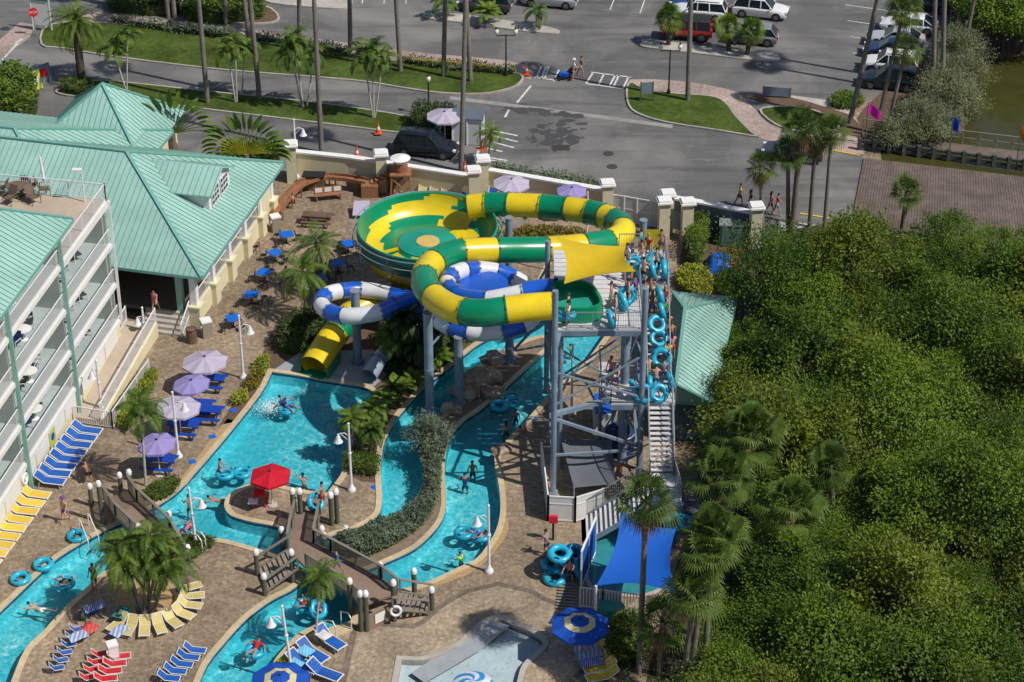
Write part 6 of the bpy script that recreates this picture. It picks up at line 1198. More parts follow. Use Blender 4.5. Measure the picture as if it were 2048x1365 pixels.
for k in range(3): [mb.bar(c + V((sx * .75, sy * .75, 0)), c + V((sx * .6, sy * .6, 1.9)), .12, .12) for sx, sy in ((-1, -1), (1, -1), (1, 1), (-1, 1))] if k == 0 else None
for (a, b) in (((-1, -1), (1, -1)), ((1, -1), (1, 1)), ((1, 1), (-1, 1)), ((-1, 1), (-1, -1))): mb.bar(c + V((a[0] * .72, a[1] * .72, .3)), c + V((b[0] * .62, b[1] * .62, 1.7)), .08, .08); mb.bar(c + V((b[0] * .72, b[1] * .72, .3)), c + V((a[0] * .62, a[1] * .62, 1.7)), .08, .08)
mb.build('trestle', MATS['wood_red'], wt); mb = MB(); mb.cbox(c + Z3 * 1.96, 1.5, 1.5, .12); mb.build('platform', MATS['wood_red'], wt); mb = MB(); mb.lathe([(.5, 2.02), (.5, 2.7), (.46, 2.72)], 16, c); mb.build('tank', MATS['wood_red'], wt); mb = MB(); mb.lathe([(.5, 2.72), (.56, 2.9), (.72, 3.02), (.05, 3.2)], 20, c); mb.build('lid', MATS['white_cap'], wt)
c = G(752, 388); t = thing('timber_stairs', 'stepped timber flume between the sluice and the water tower', 'flume', tuple(c)); mb = MB()
for i in range(5): mb.cbox(c + V((-.1 + i * .33, .1, 1.0 + i * .22)), .5, .8, .12)
mb.build('steps', MATS['wood_red'], t); mb = MB(); mb.cbox(c + V((-.4, -.2, .45)), 1.2, .9, .95); mb.build('box', MATS['wood_red'], t); mb = MB(); [mb.bar(c + V((x, y, 0)), c + V((x, y, 1.0 + (x + .1) * .6)), .1, .1) for x in (.4, .8, 1.2) for y in (-.3, .4)]; mb.build('trestle', MATS['wood_red'], t)
def bench(px, py, az, label, L=2.0, back=True, mat='wood_red', panels=False):
    t = thing('bench', label, 'bench', (0, 0, 0)); mb = MB(); mb.box(-L / 2, L / 2, -.22, .22, .42, .48); mb.build('seat', MATS[mat], t)
    if back: mb = MB(); mb.box(-L / 2, L / 2, .2, .26, .5, .95); k = mb.build('backrest', MATS[mat], t); mb = MB(); [mb.box(-L / 2 + .1 + i * L / 3, -L / 2 + L / 3 - .06 + i * L / 3, .17, .197, .56, .9) for i in range(3)] if panels else None; mb.build('sign_panel', MATS['white_wall'], k) if panels else None
    for x in (-L / 2 + .15, L / 2 - .15): mb = MB(); mb.box(x - .05, x + .05, -.2, .2, 0, .42); mb.build('leg', MATS[mat], t)
    p = G(px, py); t.location = p; t.rotation_euler = (0, 0, az); return t
bench(657, 400, .22, 'timber bench with three pale panels on its back in the sand yard', 2.0, True, 'wood_red', True); bench(571, 418, 1.05, 'low timber bench beside the lodge end of the sluice', 2.2, False)
t = thing('game_table', 'tilted pale lavender game board standing on the sand left of the bowl', 'game board', tuple(G(722, 428))); c = G(722, 430); mb = MB(); mb.slab([c + V((-.55, -.7, .35)), c + V((.55, -.7, .35)), c + V((.6, .7, .75)), c + V((-.5, .7, .75))], .06); mb.build('board', MATS['para_pale'], t); mb = MB(); [mb.bar(c + V((x, y, 0)), c + V((x, y, .3 + .3 * (y > 0))), .06, .06) for x in (-.45, .45) for y in (-.6, .6)]; mb.build('leg_frame', MATS['black_metal'], t)
# bins, boxes
def bin_(px, py, h, w, mat, top, label, cyl=False):
    c = G(px, py); t = thing('trash_bin', label, 'trash bin', tuple(c)); mb = MB(); mb.cyl(c, c + Z3 * h, w * .5, w * .46, 16) if cyl else mb.cbox(c + Z3 * h / 2, w, w, h, .4); mb.build('body', MATS[mat], t, smooth=35); mb = MB()
    if cyl: mb.torus(c + Z3 * h, w * .46, .03)
    else: mb.cbox(c + Z3 * (h + .06), w * 1.12, w * 1.12, .12, .4); mb.cbox(c + Z3 * (h - .2) + V((-.16, -w * .48, 0)), w * .5, .12, .2, .4)
    mb.build('lid', MATS[top], t); return t
M('bin_tan', (.28, .25, .21), .7, .1, 3); bin_(552, 462, 1.1, .6, 'bin_tan', 'white_cap', 'tan bin with white top by the lodge corner column'); bin_(414, 672, 1.1, .62, 'bin_tan', 'white_cap', 'tan bin with white top by the lodge steps'); bin_(384, 684, .95, .72, 'wood_brown', 'black_metal', 'dark barrel at the foot of the lodge steps', True); bin_(1307, 449, 1.1, .6, 'bin_tan', 'black_metal', 'brown bin beside the gate pier'); bin_(228, 1320, 1.0, .5, 'white_cap', 'white_cap', 'white bin at the head of the red chair rows'); bin_(1222, 1228, .6, 1.0, 'slide_teal', 'slide_teal', 'teal plastic tub outside the picket fence')
c = G(629, 377); t = thing('air_conditioner', 'dark brown cabinet against the boundary wall in the sand yard', 'cabinet', tuple(c)); mb = MB(); mb.cbox(c + Z3 * .55, 1.5, .8, 1.1, -.1); mb.build('body', MATS['brown_plastic'], t); mb = MB(); mb.cbox(c + Z3 * 1.13, 1.6, .9, .06, -.1); mb.build('lid', MATS['black_metal'], t)
c = G(1464, 488); t = thing('electrical_cabinet', 'grey-teal double-door electrical cabinet inside the boundary wall', 'cabinet', tuple(c)); M('cab_teal', (.10, .17, .17), .6, .1, 2); mb = MB(); mb.cbox(c + Z3 * .8, 1.75, .9, 1.6, -.1); mb.build('body', MATS['cab_teal'], t)
for s in (-1, 1): mb = MB(); mb.cbox(c + V((s * .41, -.47 - s * .041, .75)), .76, .04, 1.35, -.1); d = mb.build('door', MATS['cab_teal'], t); mb = MB(); mb.cbox(c + V((s * .1, -.50, .85)), .05, .05, .2); mb.build('handle', MATS['black_metal'], d)
mb = MB(); mb.cbox(c + Z3 * 1.66, 1.9, 1.05, .1, -.1); mb.build('lid', MATS['galv'], t)
c = G(1440, 536); mb = MB(); n = 14; vs = []; r_ = random.Random(3)
for i in range(n + 1):
    for j in range(n + 1): x, y = i / n - .5, j / n - .5; vs.append((c.x + x * 1.9, c.y + y * 2.0, .85 * (1 - (2 * x) ** 4) * (1 - (2 * y) ** 4) + .08 * r_.random() + .02))
mb.add(vs, [(i * (n + 1) + j, (i + 1) * (n + 1) + j, (i + 1) * (n + 1) + j + 1, i * (n + 1) + j + 1) for i in range(n) for j in range(n)]); tag(mb.build('tarpaulin', MATS['tarp_blue'], None, smooth=50, origin=c), 'crumpled bright blue tarpaulin over a heap behind the pump house path', 'tarpaulin')
c = G(1466, 535); mb = MB(); mb.bar(c + V((-.1, -.9, .5)), c + V((.25, .8, 1.0)), .5, .06); M('rust_board', (.42, .13, .05), .8, .15, 4); tag(mb.build('plank_board', MATS['rust_board'], origin=c), 'rust-orange board leaning beside the blue tarpaulin', 'board')
# tables on hotel balconies and terrace furniture
def make_round_table(): t = thing('balcony_table', 'white round balcony table', 'table'); mb = MB(); mb.lathe([(.5, .70), (.52, .73), (.02, .735)], 20); mb.build('tabletop', MATS['white_cap'], t); mb = MB(); mb.cyl((0, 0, 0), (0, 0, .7), .04); mb.lathe([(.25, 0), (.25, .03), (.03, .06)], 12); mb.build('pedestal', MATS['white_cap'], t); return t
def make_deck_chair(mat, label):
    t = thing('balcony_chair', label, 'chair'); mb = MB(); mb.box(-.26, .26, -.25, .25, .36, .41); mb.build('seat', MATS[mat], t); mb = MB(); mb.slab([(-.26, -.25, .42), (-.26, .25, .42), (-.46, .25, .98), (-.46, -.25, .98)], .05); mb.build('backrest', MATS[mat], t)
    for y in (-.28, .28): mb = MB(); mb.pipe([(-.3, y, .6), (.28, y, .6), (.3, y, 0)], .025, 5); mb.pipe([(-.28, y, .6), (-.34, y, 0)], .025, 5); mb.build('arm_frame', MATS['frame_white' if mat != 'brown_plastic' else mat], t)
    return t
RT = Proto(make_round_table()); M('sling_navy', (.02, .04, .14), .7); M('sling_dark', (.05, .07, .07), .8); DC = {'sling_navy': Proto(make_deck_chair('sling_navy', 'navy chair')), 'sling_dark': Proto(make_deck_chair('sling_dark', 'dark chair')), 'brown_plastic': Proto(make_deck_chair('brown_plastic', 'brown chair'))}
lv = ('lowest', 'second', 'third', 'top')
for i in range(4):
    a0 = -bay * 1.52 + .4
    p = hp(a0 - (.9 if i == 3 else 0), 1.05, ZL[i] + .02); RT.put(tuple(p), 0, 'white round table on the %s balcony left of the teal post' % lv[i], 'white balcony tables')
    for k, (da, dd_) in enumerate(((1.1, .3), (-1.0, .2), (.3, .95), (2.2, .7))): q = hp(a0 + da, 1.05 + dd_ * .8, ZL[i] + .02); m_ = ('sling_dark', 'sling_navy')[(i + k) % 2]; DC[m_].put(tuple(q), k * 1.9 + .4 + i, 'dark chair by the white table on the %s balcony left of the teal post' % lv[i], 'dark chairs on the %s balcony left of the teal post' % lv[i])
    if i < 3:
        for k in range(3): q = hp(-bay * (.3 + .2 * k), 1.3 + .3 * (k % 2), ZL[i] + .02); DC['sling_dark'].put(tuple(q), -.9 + .5 * k, 'dark folding chair on the %s balcony under the roof terrace' % lv[i], 'dark chairs on the %s balcony under the roof terrace' % lv[i])
c = G(44, 392, ZL[3] + .03); t = thing('terrace_table', 'brown oval table on the hotel roof terrace', 'table', tuple(c)); mb = MB(); mb.prism([(c.x + math.cos(a) * .95, c.y + math.sin(a) * .65) for a in [2 * PI * i / 20 for i in range(20)]], c.z + .68, c.z + .73, True); mb.build('tabletop', MATS['brown_plastic'], t); mb = MB(); mb.cyl(c, c + Z3 * .68, .12); mb.build('pedestal', MATS['brown_plastic'], t)
for k, (dx, dy) in enumerate(((.2, 1.1), (-1.3, .3), (1.4, .2), (-.5, -1.0), (.9, -.9))): DC['brown_plastic'].put((c.x + dx, c.y + dy, c.z), math.atan2(dy, dx), 'brown slatted chair round the oval table on the roof terrace', 'brown chairs on the roof terrace', scale=1.1)
b = G(93, 388, ZL[3] + .03); mb = MB(); mb.cyl(b, b + V((-.12, 0, 2.6)), .05, .04); mb.cyl(b + V((-.05, 0, .9)), b + V((-.12, 0, 2.5)), .11, .07); tag(mb.build('folded_parasol', MATS['lamp_white'], origin=b), 'white folded parasol standing on the hotel roof terrace', 'parasol')
# bridges -------------------------------------------------------------------
M('post_olive', (.10, .105, .075), .85, .2, 5, .3); M('deck_brown', (.235, .165, .125), .85, .12, 4, .2, var2=.1); M('rail_grey', (.20, .185, .15), .8, .12, 5); M('net_grey', (.17, .18, .155), .8, .1, 3)
def screenmat(name, col, dens):
    m = bpy.data.materials.new(name); m.use_nodes = True; t = m.node_tree; L = t.links.new; b_ = t.nodes['Principled BSDF']; b_.inputs['Base Color'].default_value = (*col, 1); tr = nn(t, 'ShaderNodeBsdfTransparent'); mx = nn(t, 'ShaderNodeMixShader'); mx.inputs[0].default_value = dens; L(tr.outputs[0], mx.inputs[1]); L(b_.outputs[0], mx.inputs[2]); L(mx.outputs[0], t.nodes['Material Output'].inputs[0]); MATS[name] = m; return m
screenmat('netting', (.22, .24, .22), .45)
def capped_post(t, px, py, top, r=.135, z0=-.9):
    b = G(px, py); h = HT(b, top); mb = MB(); mb.cyl(b + Z3 * z0, b + Z3 * h, r, n=12); o = mb.build('post', MATS['post_olive'], t, smooth=35); mb = MB(); mb.lathe([(r * 1.15, h - .06), (r * 1.25, h + .1), (r * .9, h + .24), (.02, h + .3)], 12, b); mb.build('cap', MATS['white_cap'], o, smooth=50)
def rail3(t, pts, h=1.0, net=True):
    for a, b in zip(pts, pts[1:]):
        mb = MB(); mb.bar(a + Z3 * h, b + Z3 * h, .16, .06); mb.bar(a + Z3 * .08, b + Z3 * .08, .08, .1); n = max(1, round((b - a).length / 1.6)); [mb.bar(a.lerp(b, i / n), a.lerp(b, i / n) + Z3 * h, .1, .1) for i in range(n + 1)]; o = mb.build('handrail', MATS['rail_grey'], t); mb = MB(); (mb.bar(a + Z3 * (h * .52), b + Z3 * (h * .52), .02, h * .78), mb.build('safety_net', MATS['netting'], o)) if net else None
def deck_strip(t, L_, R_, nm='deck', th=.14):
    mb = MB(); 
    for a, b, c_, d in zip(L_, L_[1:], R_[1:], R_): mb.slab([a, b, c_, d], th)
    mb.build(nm, MATS['deck_brown'], t)
def pz(L): return [G(x, y, z) for x, y, z in L]
b1 = thing('footbridge', 'brown plank footbridge over the left channel beside the yellow loungers', 'bridge', tuple(G(285, 1050)))
Lb, Rb_ = pz([(208, 1000, .35), (232, 1035, 1.0), (292, 1092, 1.05), (325, 1128, .55)]), pz([(258, 980, .35), (275, 1004, 1.0), (342, 1066, 1.05), (372, 1118, .55)]); deck_strip(b1, Lb, Rb_); rail3(b1, Lb); rail3(b1, Rb_)
for x, y, tp in ((206, 1046, 970), (184, 1012, 975), (243, 990, 953), (262, 985, 947), (342, 1072, 1030), (283, 1110, 1055), (378, 1128, 1098)): capped_post(b1, x, y, tp)
b2 = thing('footbridge', 'brown footbridge with capped posts crossing the junction of the channels in the centre', 'bridge', tuple(G(660, 1150)))
L2b = pz([(592, 1024, .3), (583, 1060, .95), (576, 1098, 1.0), (612, 1136, 1.0), (700, 1190, 1.0), (722, 1212, 1.0)]); R2b = pz([(640, 1028, .3), (634, 1060, .95), (628, 1088, 1.0), (662, 1106, 1.0), (762, 1160, 1.0), (795, 1186, 1.0)]); deck_strip(b2, L2b, R2b); rail3(b2, L2b[:3]); rail3(b2, L2b[3:]); rail3(b2, R2b)
def stair_run(t, a0, a1, b0, b1, n):
    """treads from the edge a0-a1 down to b0-b1"""
    mb = MB()
    for i in range(n): s, e = (i + .08) / n, (i + .85) / n; p = [a0.lerp(b0, s), a1.lerp(b1, s), a1.lerp(b1, e), a0.lerp(b0, e)]; zz = a0.lerp(b0, s).z; mb.slab([V((q.x, q.y, zz)) for q in p], .06)
    mb.build('stair_flight', MATS['wood_grey'], t); rail3(t, [a0, b0], .9, False); rail3(t, [a1, b1], .9, False)
stair_run(b2, G(578, 1100, 1.0), G(596, 1140, 1.0), G(515, 1140, .15), G(532, 1186, .15), 7); stair_run(b2, G(800, 1186, 1.0), G(786, 1222, 1.0), G(865, 1196, .15), G(858, 1228, .15), 7)
for x, y, tp in ((515, 1150, 1107), (586, 1165, 1107), (566, 1108, 1062), (530, 1190, 1155), (650, 1115, 1074), (762, 1178, 1133), (829, 1190, 1145), (702, 1228, 1165), (723, 1262, 1190), (734, 1262, 1190), (789, 1242, 1168), (864, 1220, 1182), (588, 1040, 985), (602, 1038, 985), (664, 1050, 993), (675, 1046, 986), (645, 1088, 1060)): capped_post(b2, x, y, tp, .14)
mb = MB(); a, b = G(738, 1262), G(784, 1240); mb.bar(a + Z3 * .5, b + Z3 * .5, .1, 1.1); pn = mb.build('side_panel', MATS['deck_brown'], b2); dd_ = (b - a).normalized(); f_ = V((dd_.y, -dd_.x, 0)) * .075; mb = MB(); mb.bar(a.lerp(b, .25) + Z3 * .62 + f_, a.lerp(b, .68) + Z3 * .62 + f_, .02, .6); mb.build('notice_board', MATS['white_cap'], pn)
c = G(793, 1246) + V((0, -.25, 1.0)); mb = MB(); mb.torus(c, .26, .075, 24, 10, (0.1, -1, .25)); tag(mb.build('lifebuoy', MATS['white_cap'], None, smooth=True, origin=c), 'white lifebuoy hanging on a post of the centre footbridge', 'lifebuoy')
c = hp(-2 * bay - .6, -.12, 1.25); mb = MB(); mb.torus(c, .3, .08, 24, 10, tuple(nv)); tag(mb.build('lifebuoy', MATS['white_cap'], None, smooth=True, origin=c), 'white lifebuoy hung on the hotel wall behind the yellow loungers', 'lifebuoy')
for px_, py_, w_, h_, lab in ((96, 872, .9, 1.3, 'lime square plaque with a blue emblem on the hotel wall behind the blue loungers'), (38, 955, .55, .7, 'small blue plaque on the hotel wall behind the yellow loungers')):
    a_ = (G(px_, py_, 1.2) - P3).dot(u); t = thing('wall_plaque', lab, 'plaque', tuple(hp(a_, -.1, 1.2))); mb = MB(); q = [hp(a_ - w_ / 2, -.07, 1.2 - h_ / 2), hp(a_ + w_ / 2, -.07, 1.2 - h_ / 2), hp(a_ + w_ / 2, -.07, 1.2 + h_ / 2), hp(a_ - w_ / 2, -.07, 1.2 + h_ / 2)]
    mb.add(q + [p - nv * -.03 for p in q], [(0, 1, 2, 3), (4, 7, 6, 5), (0, 4, 5, 1), (1, 5, 6, 2), (2, 6, 7, 3), (3, 7, 4, 0)]); mb.build('board', M('plaque_lime', (.50, .56, .10), .5) if w_ > .8 else MATS['para_blue'], t); mb = MB(); mb.cyl(hp(a_, -.1, 1.2), hp(a_, -.125, 1.2), .24 if w_ > .8 else .14, n=20); mb.build('emblem', MATS['para_blue'] if w_ > .8 else MATS['white_cap'], t)
# pool handrails and steps
def grab_rail(px, label, z=0):
    t = thing('pool_handrail', label, 'handrail', tuple(G(*px[0][0])))
    for a, b in px: A_, B_ = G(*a), G(*b); mb = MB(); mb.pipe([A_ - Z3 * .1, A_ + Z3 * .85, A_.lerp(B_, .25) + Z3 * 1.0, B_ + Z3 * .5, B_ - Z3 * .6], .035, 8); mb.build('rail', MATS['frame_white'], t, smooth=True)
grab_rail([((160, 1062), (178, 1098)), ((178, 1052), (198, 1086))], 'pair of white pool handrails by the left channel'); grab_rail([((672, 1278), (650, 1256)), ((703, 1262), (682, 1238))], 'pair of pool handrails at the steps beside the centre footbridge'); grab_rail([((412, 1100), (383, 1074)), ((405, 1106), (376, 1082))], 'pair of pool handrails beside the low hedge patch')
mb = MB(); q = gp([(655, 1262), (700, 1248), (706, 1262), (668, 1278)]); mb.prism([(p.x, p.y) for p in q], -.9, .12); mb.build('pool_step', MATS['coping'], kind='structure')
# lifeguard chair and small table on the island
c = G(520, 1008); t = thing('lifeguard_chair', 'red slatted lifeguard chair in the shade of the red parasol', 'chair', tuple(c)); mb = MB(); mb.cbox(c + Z3 * .75, .6, .6, .08); mb.build('seat', MATS['strap_red'], t); mb = MB(); [mb.cbox(c + V((-.24 + i * .12, .28, 1.15)), .09, .05, .75) for i in range(5)]; mb.build('backrest', MATS['strap_red'], t)
for x in (-.27, .27):
    for y in (-.27, .27): mb = MB(); mb.bar(c + V((x, y, .72)), c + V((x * 1.3, y * 1.3, 0)), .07, .07); mb.build('leg', MATS['strap_red'], t)
c = G(512, 1012); t = thing('side_table', 'small pale square table beside the lifeguard chair', 'table', tuple(c)); mb = MB(); mb.cbox(c + V((-.1, -.3, .55)), .55, .55, .05); mb.build('tabletop', MATS['white_cap'], t); mb = MB(); mb.bar(c + V((-.1, -.3, 0)), c + V((-.1, -.3, .52)), .1, .1); mb.build('pedestal', MATS['strap_red'], t)
# rocks on the island tip
for i, (x, y, s, lab) in enumerate(((962, 765, 1.05, 'big tan boulder on the island between the channels, beside the short post'), (930, 790, .8, 'dark boulder at the waterline on the left of the big tan one'), (990, 722, .7, 'flat boulder behind the big tan one, further up the island'), (905, 822, .6, 'small pale boulder nearest the tall post'), (1015, 712, .55, 'small dark boulder at the foot of the rear post'), (985, 790, .7, 'low sandy boulder at the right bank of the rock island'), (1000, 905, .5, 'small tan boulder on the right bank of the channel'))):
    c = G(x, y); r_ = random.Random(i); mb = MB(); mb.ball((0, 0, 0), 1, 14, 9); o_ = []
    for v_ in mb.v: d = V(v_); k = 1 + .28 * math.sin(3 * d.x + i) * math.cos(2.6 * d.y + 2 * i) + .12 * math.sin(8 * d.x + 6 * d.z + i); o_.append((c.x + d.x * s * 1.2 * k, c.y + d.y * s * .95 * k, d.z * s * .62 * k + s * .2))
    mb.v = o_; tag(mb.build('boulder', MATS['rock'], None, smooth=35, origin=c), lab, 'boulder', 'boulders on the rock island')
# street props ---------------------------------------------------------------
M('cone_orange', (.75, .10, .02), .5, .05, 3)
def make_cone(): t = thing('traffic_cone', 'orange traffic cone', 'traffic cone'); mb = MB(); mb.lathe([(.17, .05), (.03, .8), (.005, .81)], 14); mb.build('cone', MATS['cone_orange'], t, smooth=35); mb = MB(); mb.box(-.24, .24, -.24, .24, 0, .05); mb.build('base', MATS['cone_orange'], t); mb = MB(); mb.lathe([(.126, .3), (.088, .5)], 14); mb.build('band', MATS['white_cap'], t); mb = MB(); return t
CO = Proto(make_cone())
for x, y, l in ((757, 270, 'on the kerb of the middle lawn left of the black car'), (714, 314, 'on the street behind the boundary wall, leftmost one'), (1053, 152, 'at the tip of the upper lawn by the crosswalk'), (965, 299, 'beside the white ticket booth'), (930, 344, 'at the foot of the slender palm by the wall pier')): p = G(x, y); CO.put((p.x, p.y, .14 if 'lawn' in l else 0), 0, 'orange traffic cone ' + l, 'traffic cones along the street', scale=1.1)
bo = thing('ticket_booth', 'white-framed ticket booth with grey panels beside the street parasol', 'booth', tuple(G(938, 285))); c = G(937, 283); mb = MB(); mb.cbox(c + Z3 * 1.0, 2.2, 1.3, 1.9, -.12); mb.build('panel', MATS['gate_white'], bo); mb = MB(); ex_, ey_ = V((math.cos(-.12), math.sin(-.12), 0)), V((-math.sin(-.12), math.cos(-.12), 0))
for sx in (-1, 0, 1):
    for sy in (-1, 1): mb.bar(c + ex_ * sx * 1.1 + ey_ * sy * .65, c + ex_ * sx * 1.1 + ey_ * sy * .65 + Z3 * 2.05, .1, .1)
for sy in (-1, 1): mb.bar(c - ex_ * 1.1 + ey_ * sy * .65 + Z3 * 2.05, c + ex_ * 1.1 + ey_ * sy * .65 + Z3 * 2.05, .12, .12)
mb.build('frame', MATS['white_paint'], bo); mb = MB(); mb.slab([c + ex_ * s * 1.2 + ey_ * q * .75 + Z3 * (2.2 if q < 0 else 2.35) for s, q in ((-1, -1), (1, -1), (1, 1), (-1, 1))], .08); mb.build('roof', MATS['slate_wall'], bo)
def sign(px, py, w, h, z, label, mat, az=0.0, posts=True, name='sign_board', pm='post_olive', cat='sign'):
    c = G(px, py); t = thing(name, label, cat, tuple(c)); e = V((math.cos(az), math.sin(az), 0)); mb = MB(); mb.bar(c - e * w / 2 + Z3 * (z + h / 2), c + e * w / 2 + Z3 * (z + h / 2), .07, h); mb.build('board', MATS[mat], t)
    for s in (-1, 1): mb = MB(); mb.bar(c + e * s * (w / 2 + .05), c + e * s * (w / 2 + .05) + Z3 * (z + h + .05), .1, .1); mb.build('post', MATS[pm], t)
    return t
M('sign_blue', (.16, .22, .27), .5, .05, 2); sign(1293, 205, .85, .95, .75, 'blank blue-grey sign board on two posts at the tip of the right lawn', 'sign_blue', .1); sign(1553, 196, 2.0, .75, .15, 'long low grey sign in a timber frame beside the parking lot', 'sign_blue', -.12, pm='rail_grey')
M('sign_green', (.03, .20, .12), .5); M('sign_white', (.72, .72, .72), .5, .05); t = sign(86, 62, 1.5, 2.7, .5, 'tall white sign with a green top at the upper left corner', 'sign_white', -.2, name='monument_sign', pm='white_cap')
c = G(86, 62); mb = MB(); mb.bar(c + V((-.75, .1, 2.95)), c + V((.72, -.2, 2.95)), .09, .5); mb.build('header', MATS['sign_green'], t)
c = G(72, 72); t = thing('stop_sign', 'red octagonal stop sign by the crossing at the upper left', 'stop sign', tuple(c)); mb = MB(); mb.cyl(c, c + Z3 * 2.3, .04); mb.build('post', MATS['galv'], t); mb = MB(); f = V((.25, -1, 0)).normalized(); mb.cyl(c + Z3 * 2.1 + f * .05, c + Z3 * 2.1 + f * .08, .42, n=8); sf = mb.build('face', MATS['strap_red'], t)
cu = bpy.data.curves.new('lettering', 'FONT'); cu.body = 'STOP'; cu.size = .30; cu.align_x = 'CENTER'; cu.align_y = 'CENTER'; cu.extrude = .004; cu.materials.append(MATS['sign_white']); to_ = bpy.data.objects.new('lettering_curve', cu); COL.objects.link(to_); me_ = bpy.data.meshes.new_from_object(to_.evaluated_get(bpy.context.evaluated_depsgraph_get())); bpy.data.objects.remove(to_); to = bpy.data.objects.new('lettering', me_); COL.objects.link(to); to.parent = sf; to.location = Z3 * 2.1 + f * .09; to.rotation_euler = (PI / 2, 0, math.atan2(f.y, f.x) + PI / 2)
for px_, py_, az, lab, mt in ((66, 180, .9, 'pale green and white folding sign board tipped beside the left bush', 'plaque_lime'), (84, 165, .75, 'grey folding sign board with a red patch, behind the pale green one', 'sign_blue')):
    c = G(px_, py_); e = V((math.cos(az), math.sin(az), 0)); t = thing('folding_sign', lab, 'sign', tuple(c)); mb = MB(); nrm = V((-e.y, e.x, 0)); mb.slab([c - e * .8 - nrm * .3 + Z3 * .05, c + e * .8 - nrm * .3 + Z3 * .05, c + e * .8 + Z3 * 1.5, c - e * .8 + Z3 * 1.5], .06); mb.build('board', MATS[mt], t); mb = MB(); mb.slab([c - e * .4 - nrm * .22 + Z3 * .5, c + e * .5 - nrm * .22 + Z3 * .5, c + e * .5 - nrm * .1 + Z3 * 1.15, c - e * .4 - nrm * .1 + Z3 * 1.15], .01); mb.build('emblem', MATS['strap_red' if mt == 'sign_blue' else 'sign_white'], t); mb = MB(); mb.bar(c + Z3 * 1.45, c + nrm * .5, .06, .06); mb.build('prop', MATS['galv'], t)
# caution tape
c = G(800, 128); mb = MB(); mb.bar(G(800, 117, .9), G(930, 126, .7), .02, .09); mb.bar(G(930, 126, .7), G(985, 133, .8), .02, .09); tag(mb.build('caution_tape', MATS['yellow_paint'], origin=c), 'yellow caution tape strung between palms on the upper lawn', 'tape')
# flags on poles
def flag(px, py, top, w, h, mat, label, d=1):
    b = G(px, py); H_ = HT(b, top); t = thing('flag_pole', label, 'flag', tuple(b)); mb = MB(); mb.cyl(b, b + Z3 * H_, .05, .035); mb.build('pole', MATS['post_olive'], t); mb = MB(); n = 8
    for i in range(n):
        def p(i, s): f_ = i / n; return b + V((d * w * f_, .12 * math.sin(6 * f_), H_ - .03 - h * s - .55 * w * f_ * 1.2))
        mb.quad(p(i, 0), p(i + 1, 0.15 * (i + 1) / n), p(i + 1, 1 - .15 * (i + 1) / n), p(i, 1))
    mb.build('cloth', mat, t, smooth=60)
flag(1729, 292, 205, 1.0, .9, M('flag_pink', (.72, .02, .42), .7, tl=(.3, 1)), 'magenta flag on a timber post at the start of the bridge'); flag(1897, 318, 232, .5, 1.1, M('flag_blue', (.01, .06, .50), .7, tl=(.3, 1)), 'blue flag on a timber post midway along the bridge'); flag(2032, 338, 252, .4, 1.1, M('flag_orange', (.75, .22, .01), .7, tl=(.3, 1)), 'orange flag on a timber post at the right edge of the bridge')
# timber vehicle bridge
tb = thing('timber_bridge', 'weathered timber vehicle bridge over the canal with heavy dark guard rails', 'bridge', tuple(G(1880, 360))); q = [G(1728, 316, .12), G(2200, 372, .12), G(2250, 540, .12), G(1700, 458, .12)]; mb = MB(); n = 90
for i in range(n): a, b, c_, d = q[0].lerp(q[1], i / n), q[0].lerp(q[1], (i + .9) / n), q[3].lerp(q[2], (i + .9) / n), q[3].lerp(q[2], i / n); mb.slab([a, b, c_, d], .12)
M('plank_weathered', (.135, .105, .088), .9, .2, 3, .2, var2=.2, scale2=.7); mb.build('deck_planks', MATS['plank_weathered'], tb)
M('timber_dark', (.055, .062, .058), .85, .2, 4)
for (a, b) in ((G(1718, 300), G(2200, 362)), (G(1690, 466), G(2230, 548))):
    mb = MB()
    for z in (.32, .75): mb.bar(a + Z3 * z, b + Z3 * z, .18, .2)
    mb.build('guard_rail', MATS['timber_dark'], tb); n = 16
    for i in range(n): p = a.lerp(b, i / n); mb = MB(); mb.bar(p - Z3 * .3, p + Z3 * .98, .28, .28); mb.build('rail_post', MATS['timber_dark'], tb)
a, b = G(1725, 288), G(2200, 345); q = [a, b, b + V((.2, 1.6, 0)), a + V((.2, 1.6, 0))]; mb = MB(); mb.slab([p + Z3 * .15 for p in q], .1); mb.build('walkway', MATS['plank_weathered'], tb)
mb = MB(); a, b = q[3], q[2]; [mb.bar(a + Z3 * z, b + Z3 * z, .1, .07) for z in (.7, 1.25)]; [mb.bar(a.lerp(b, i / 14), a.lerp(b, i / 14) + Z3 * 1.25, .09, .09) for i in range(15)]; mb.build('walkway_rail', MATS['rail_grey'], tb)
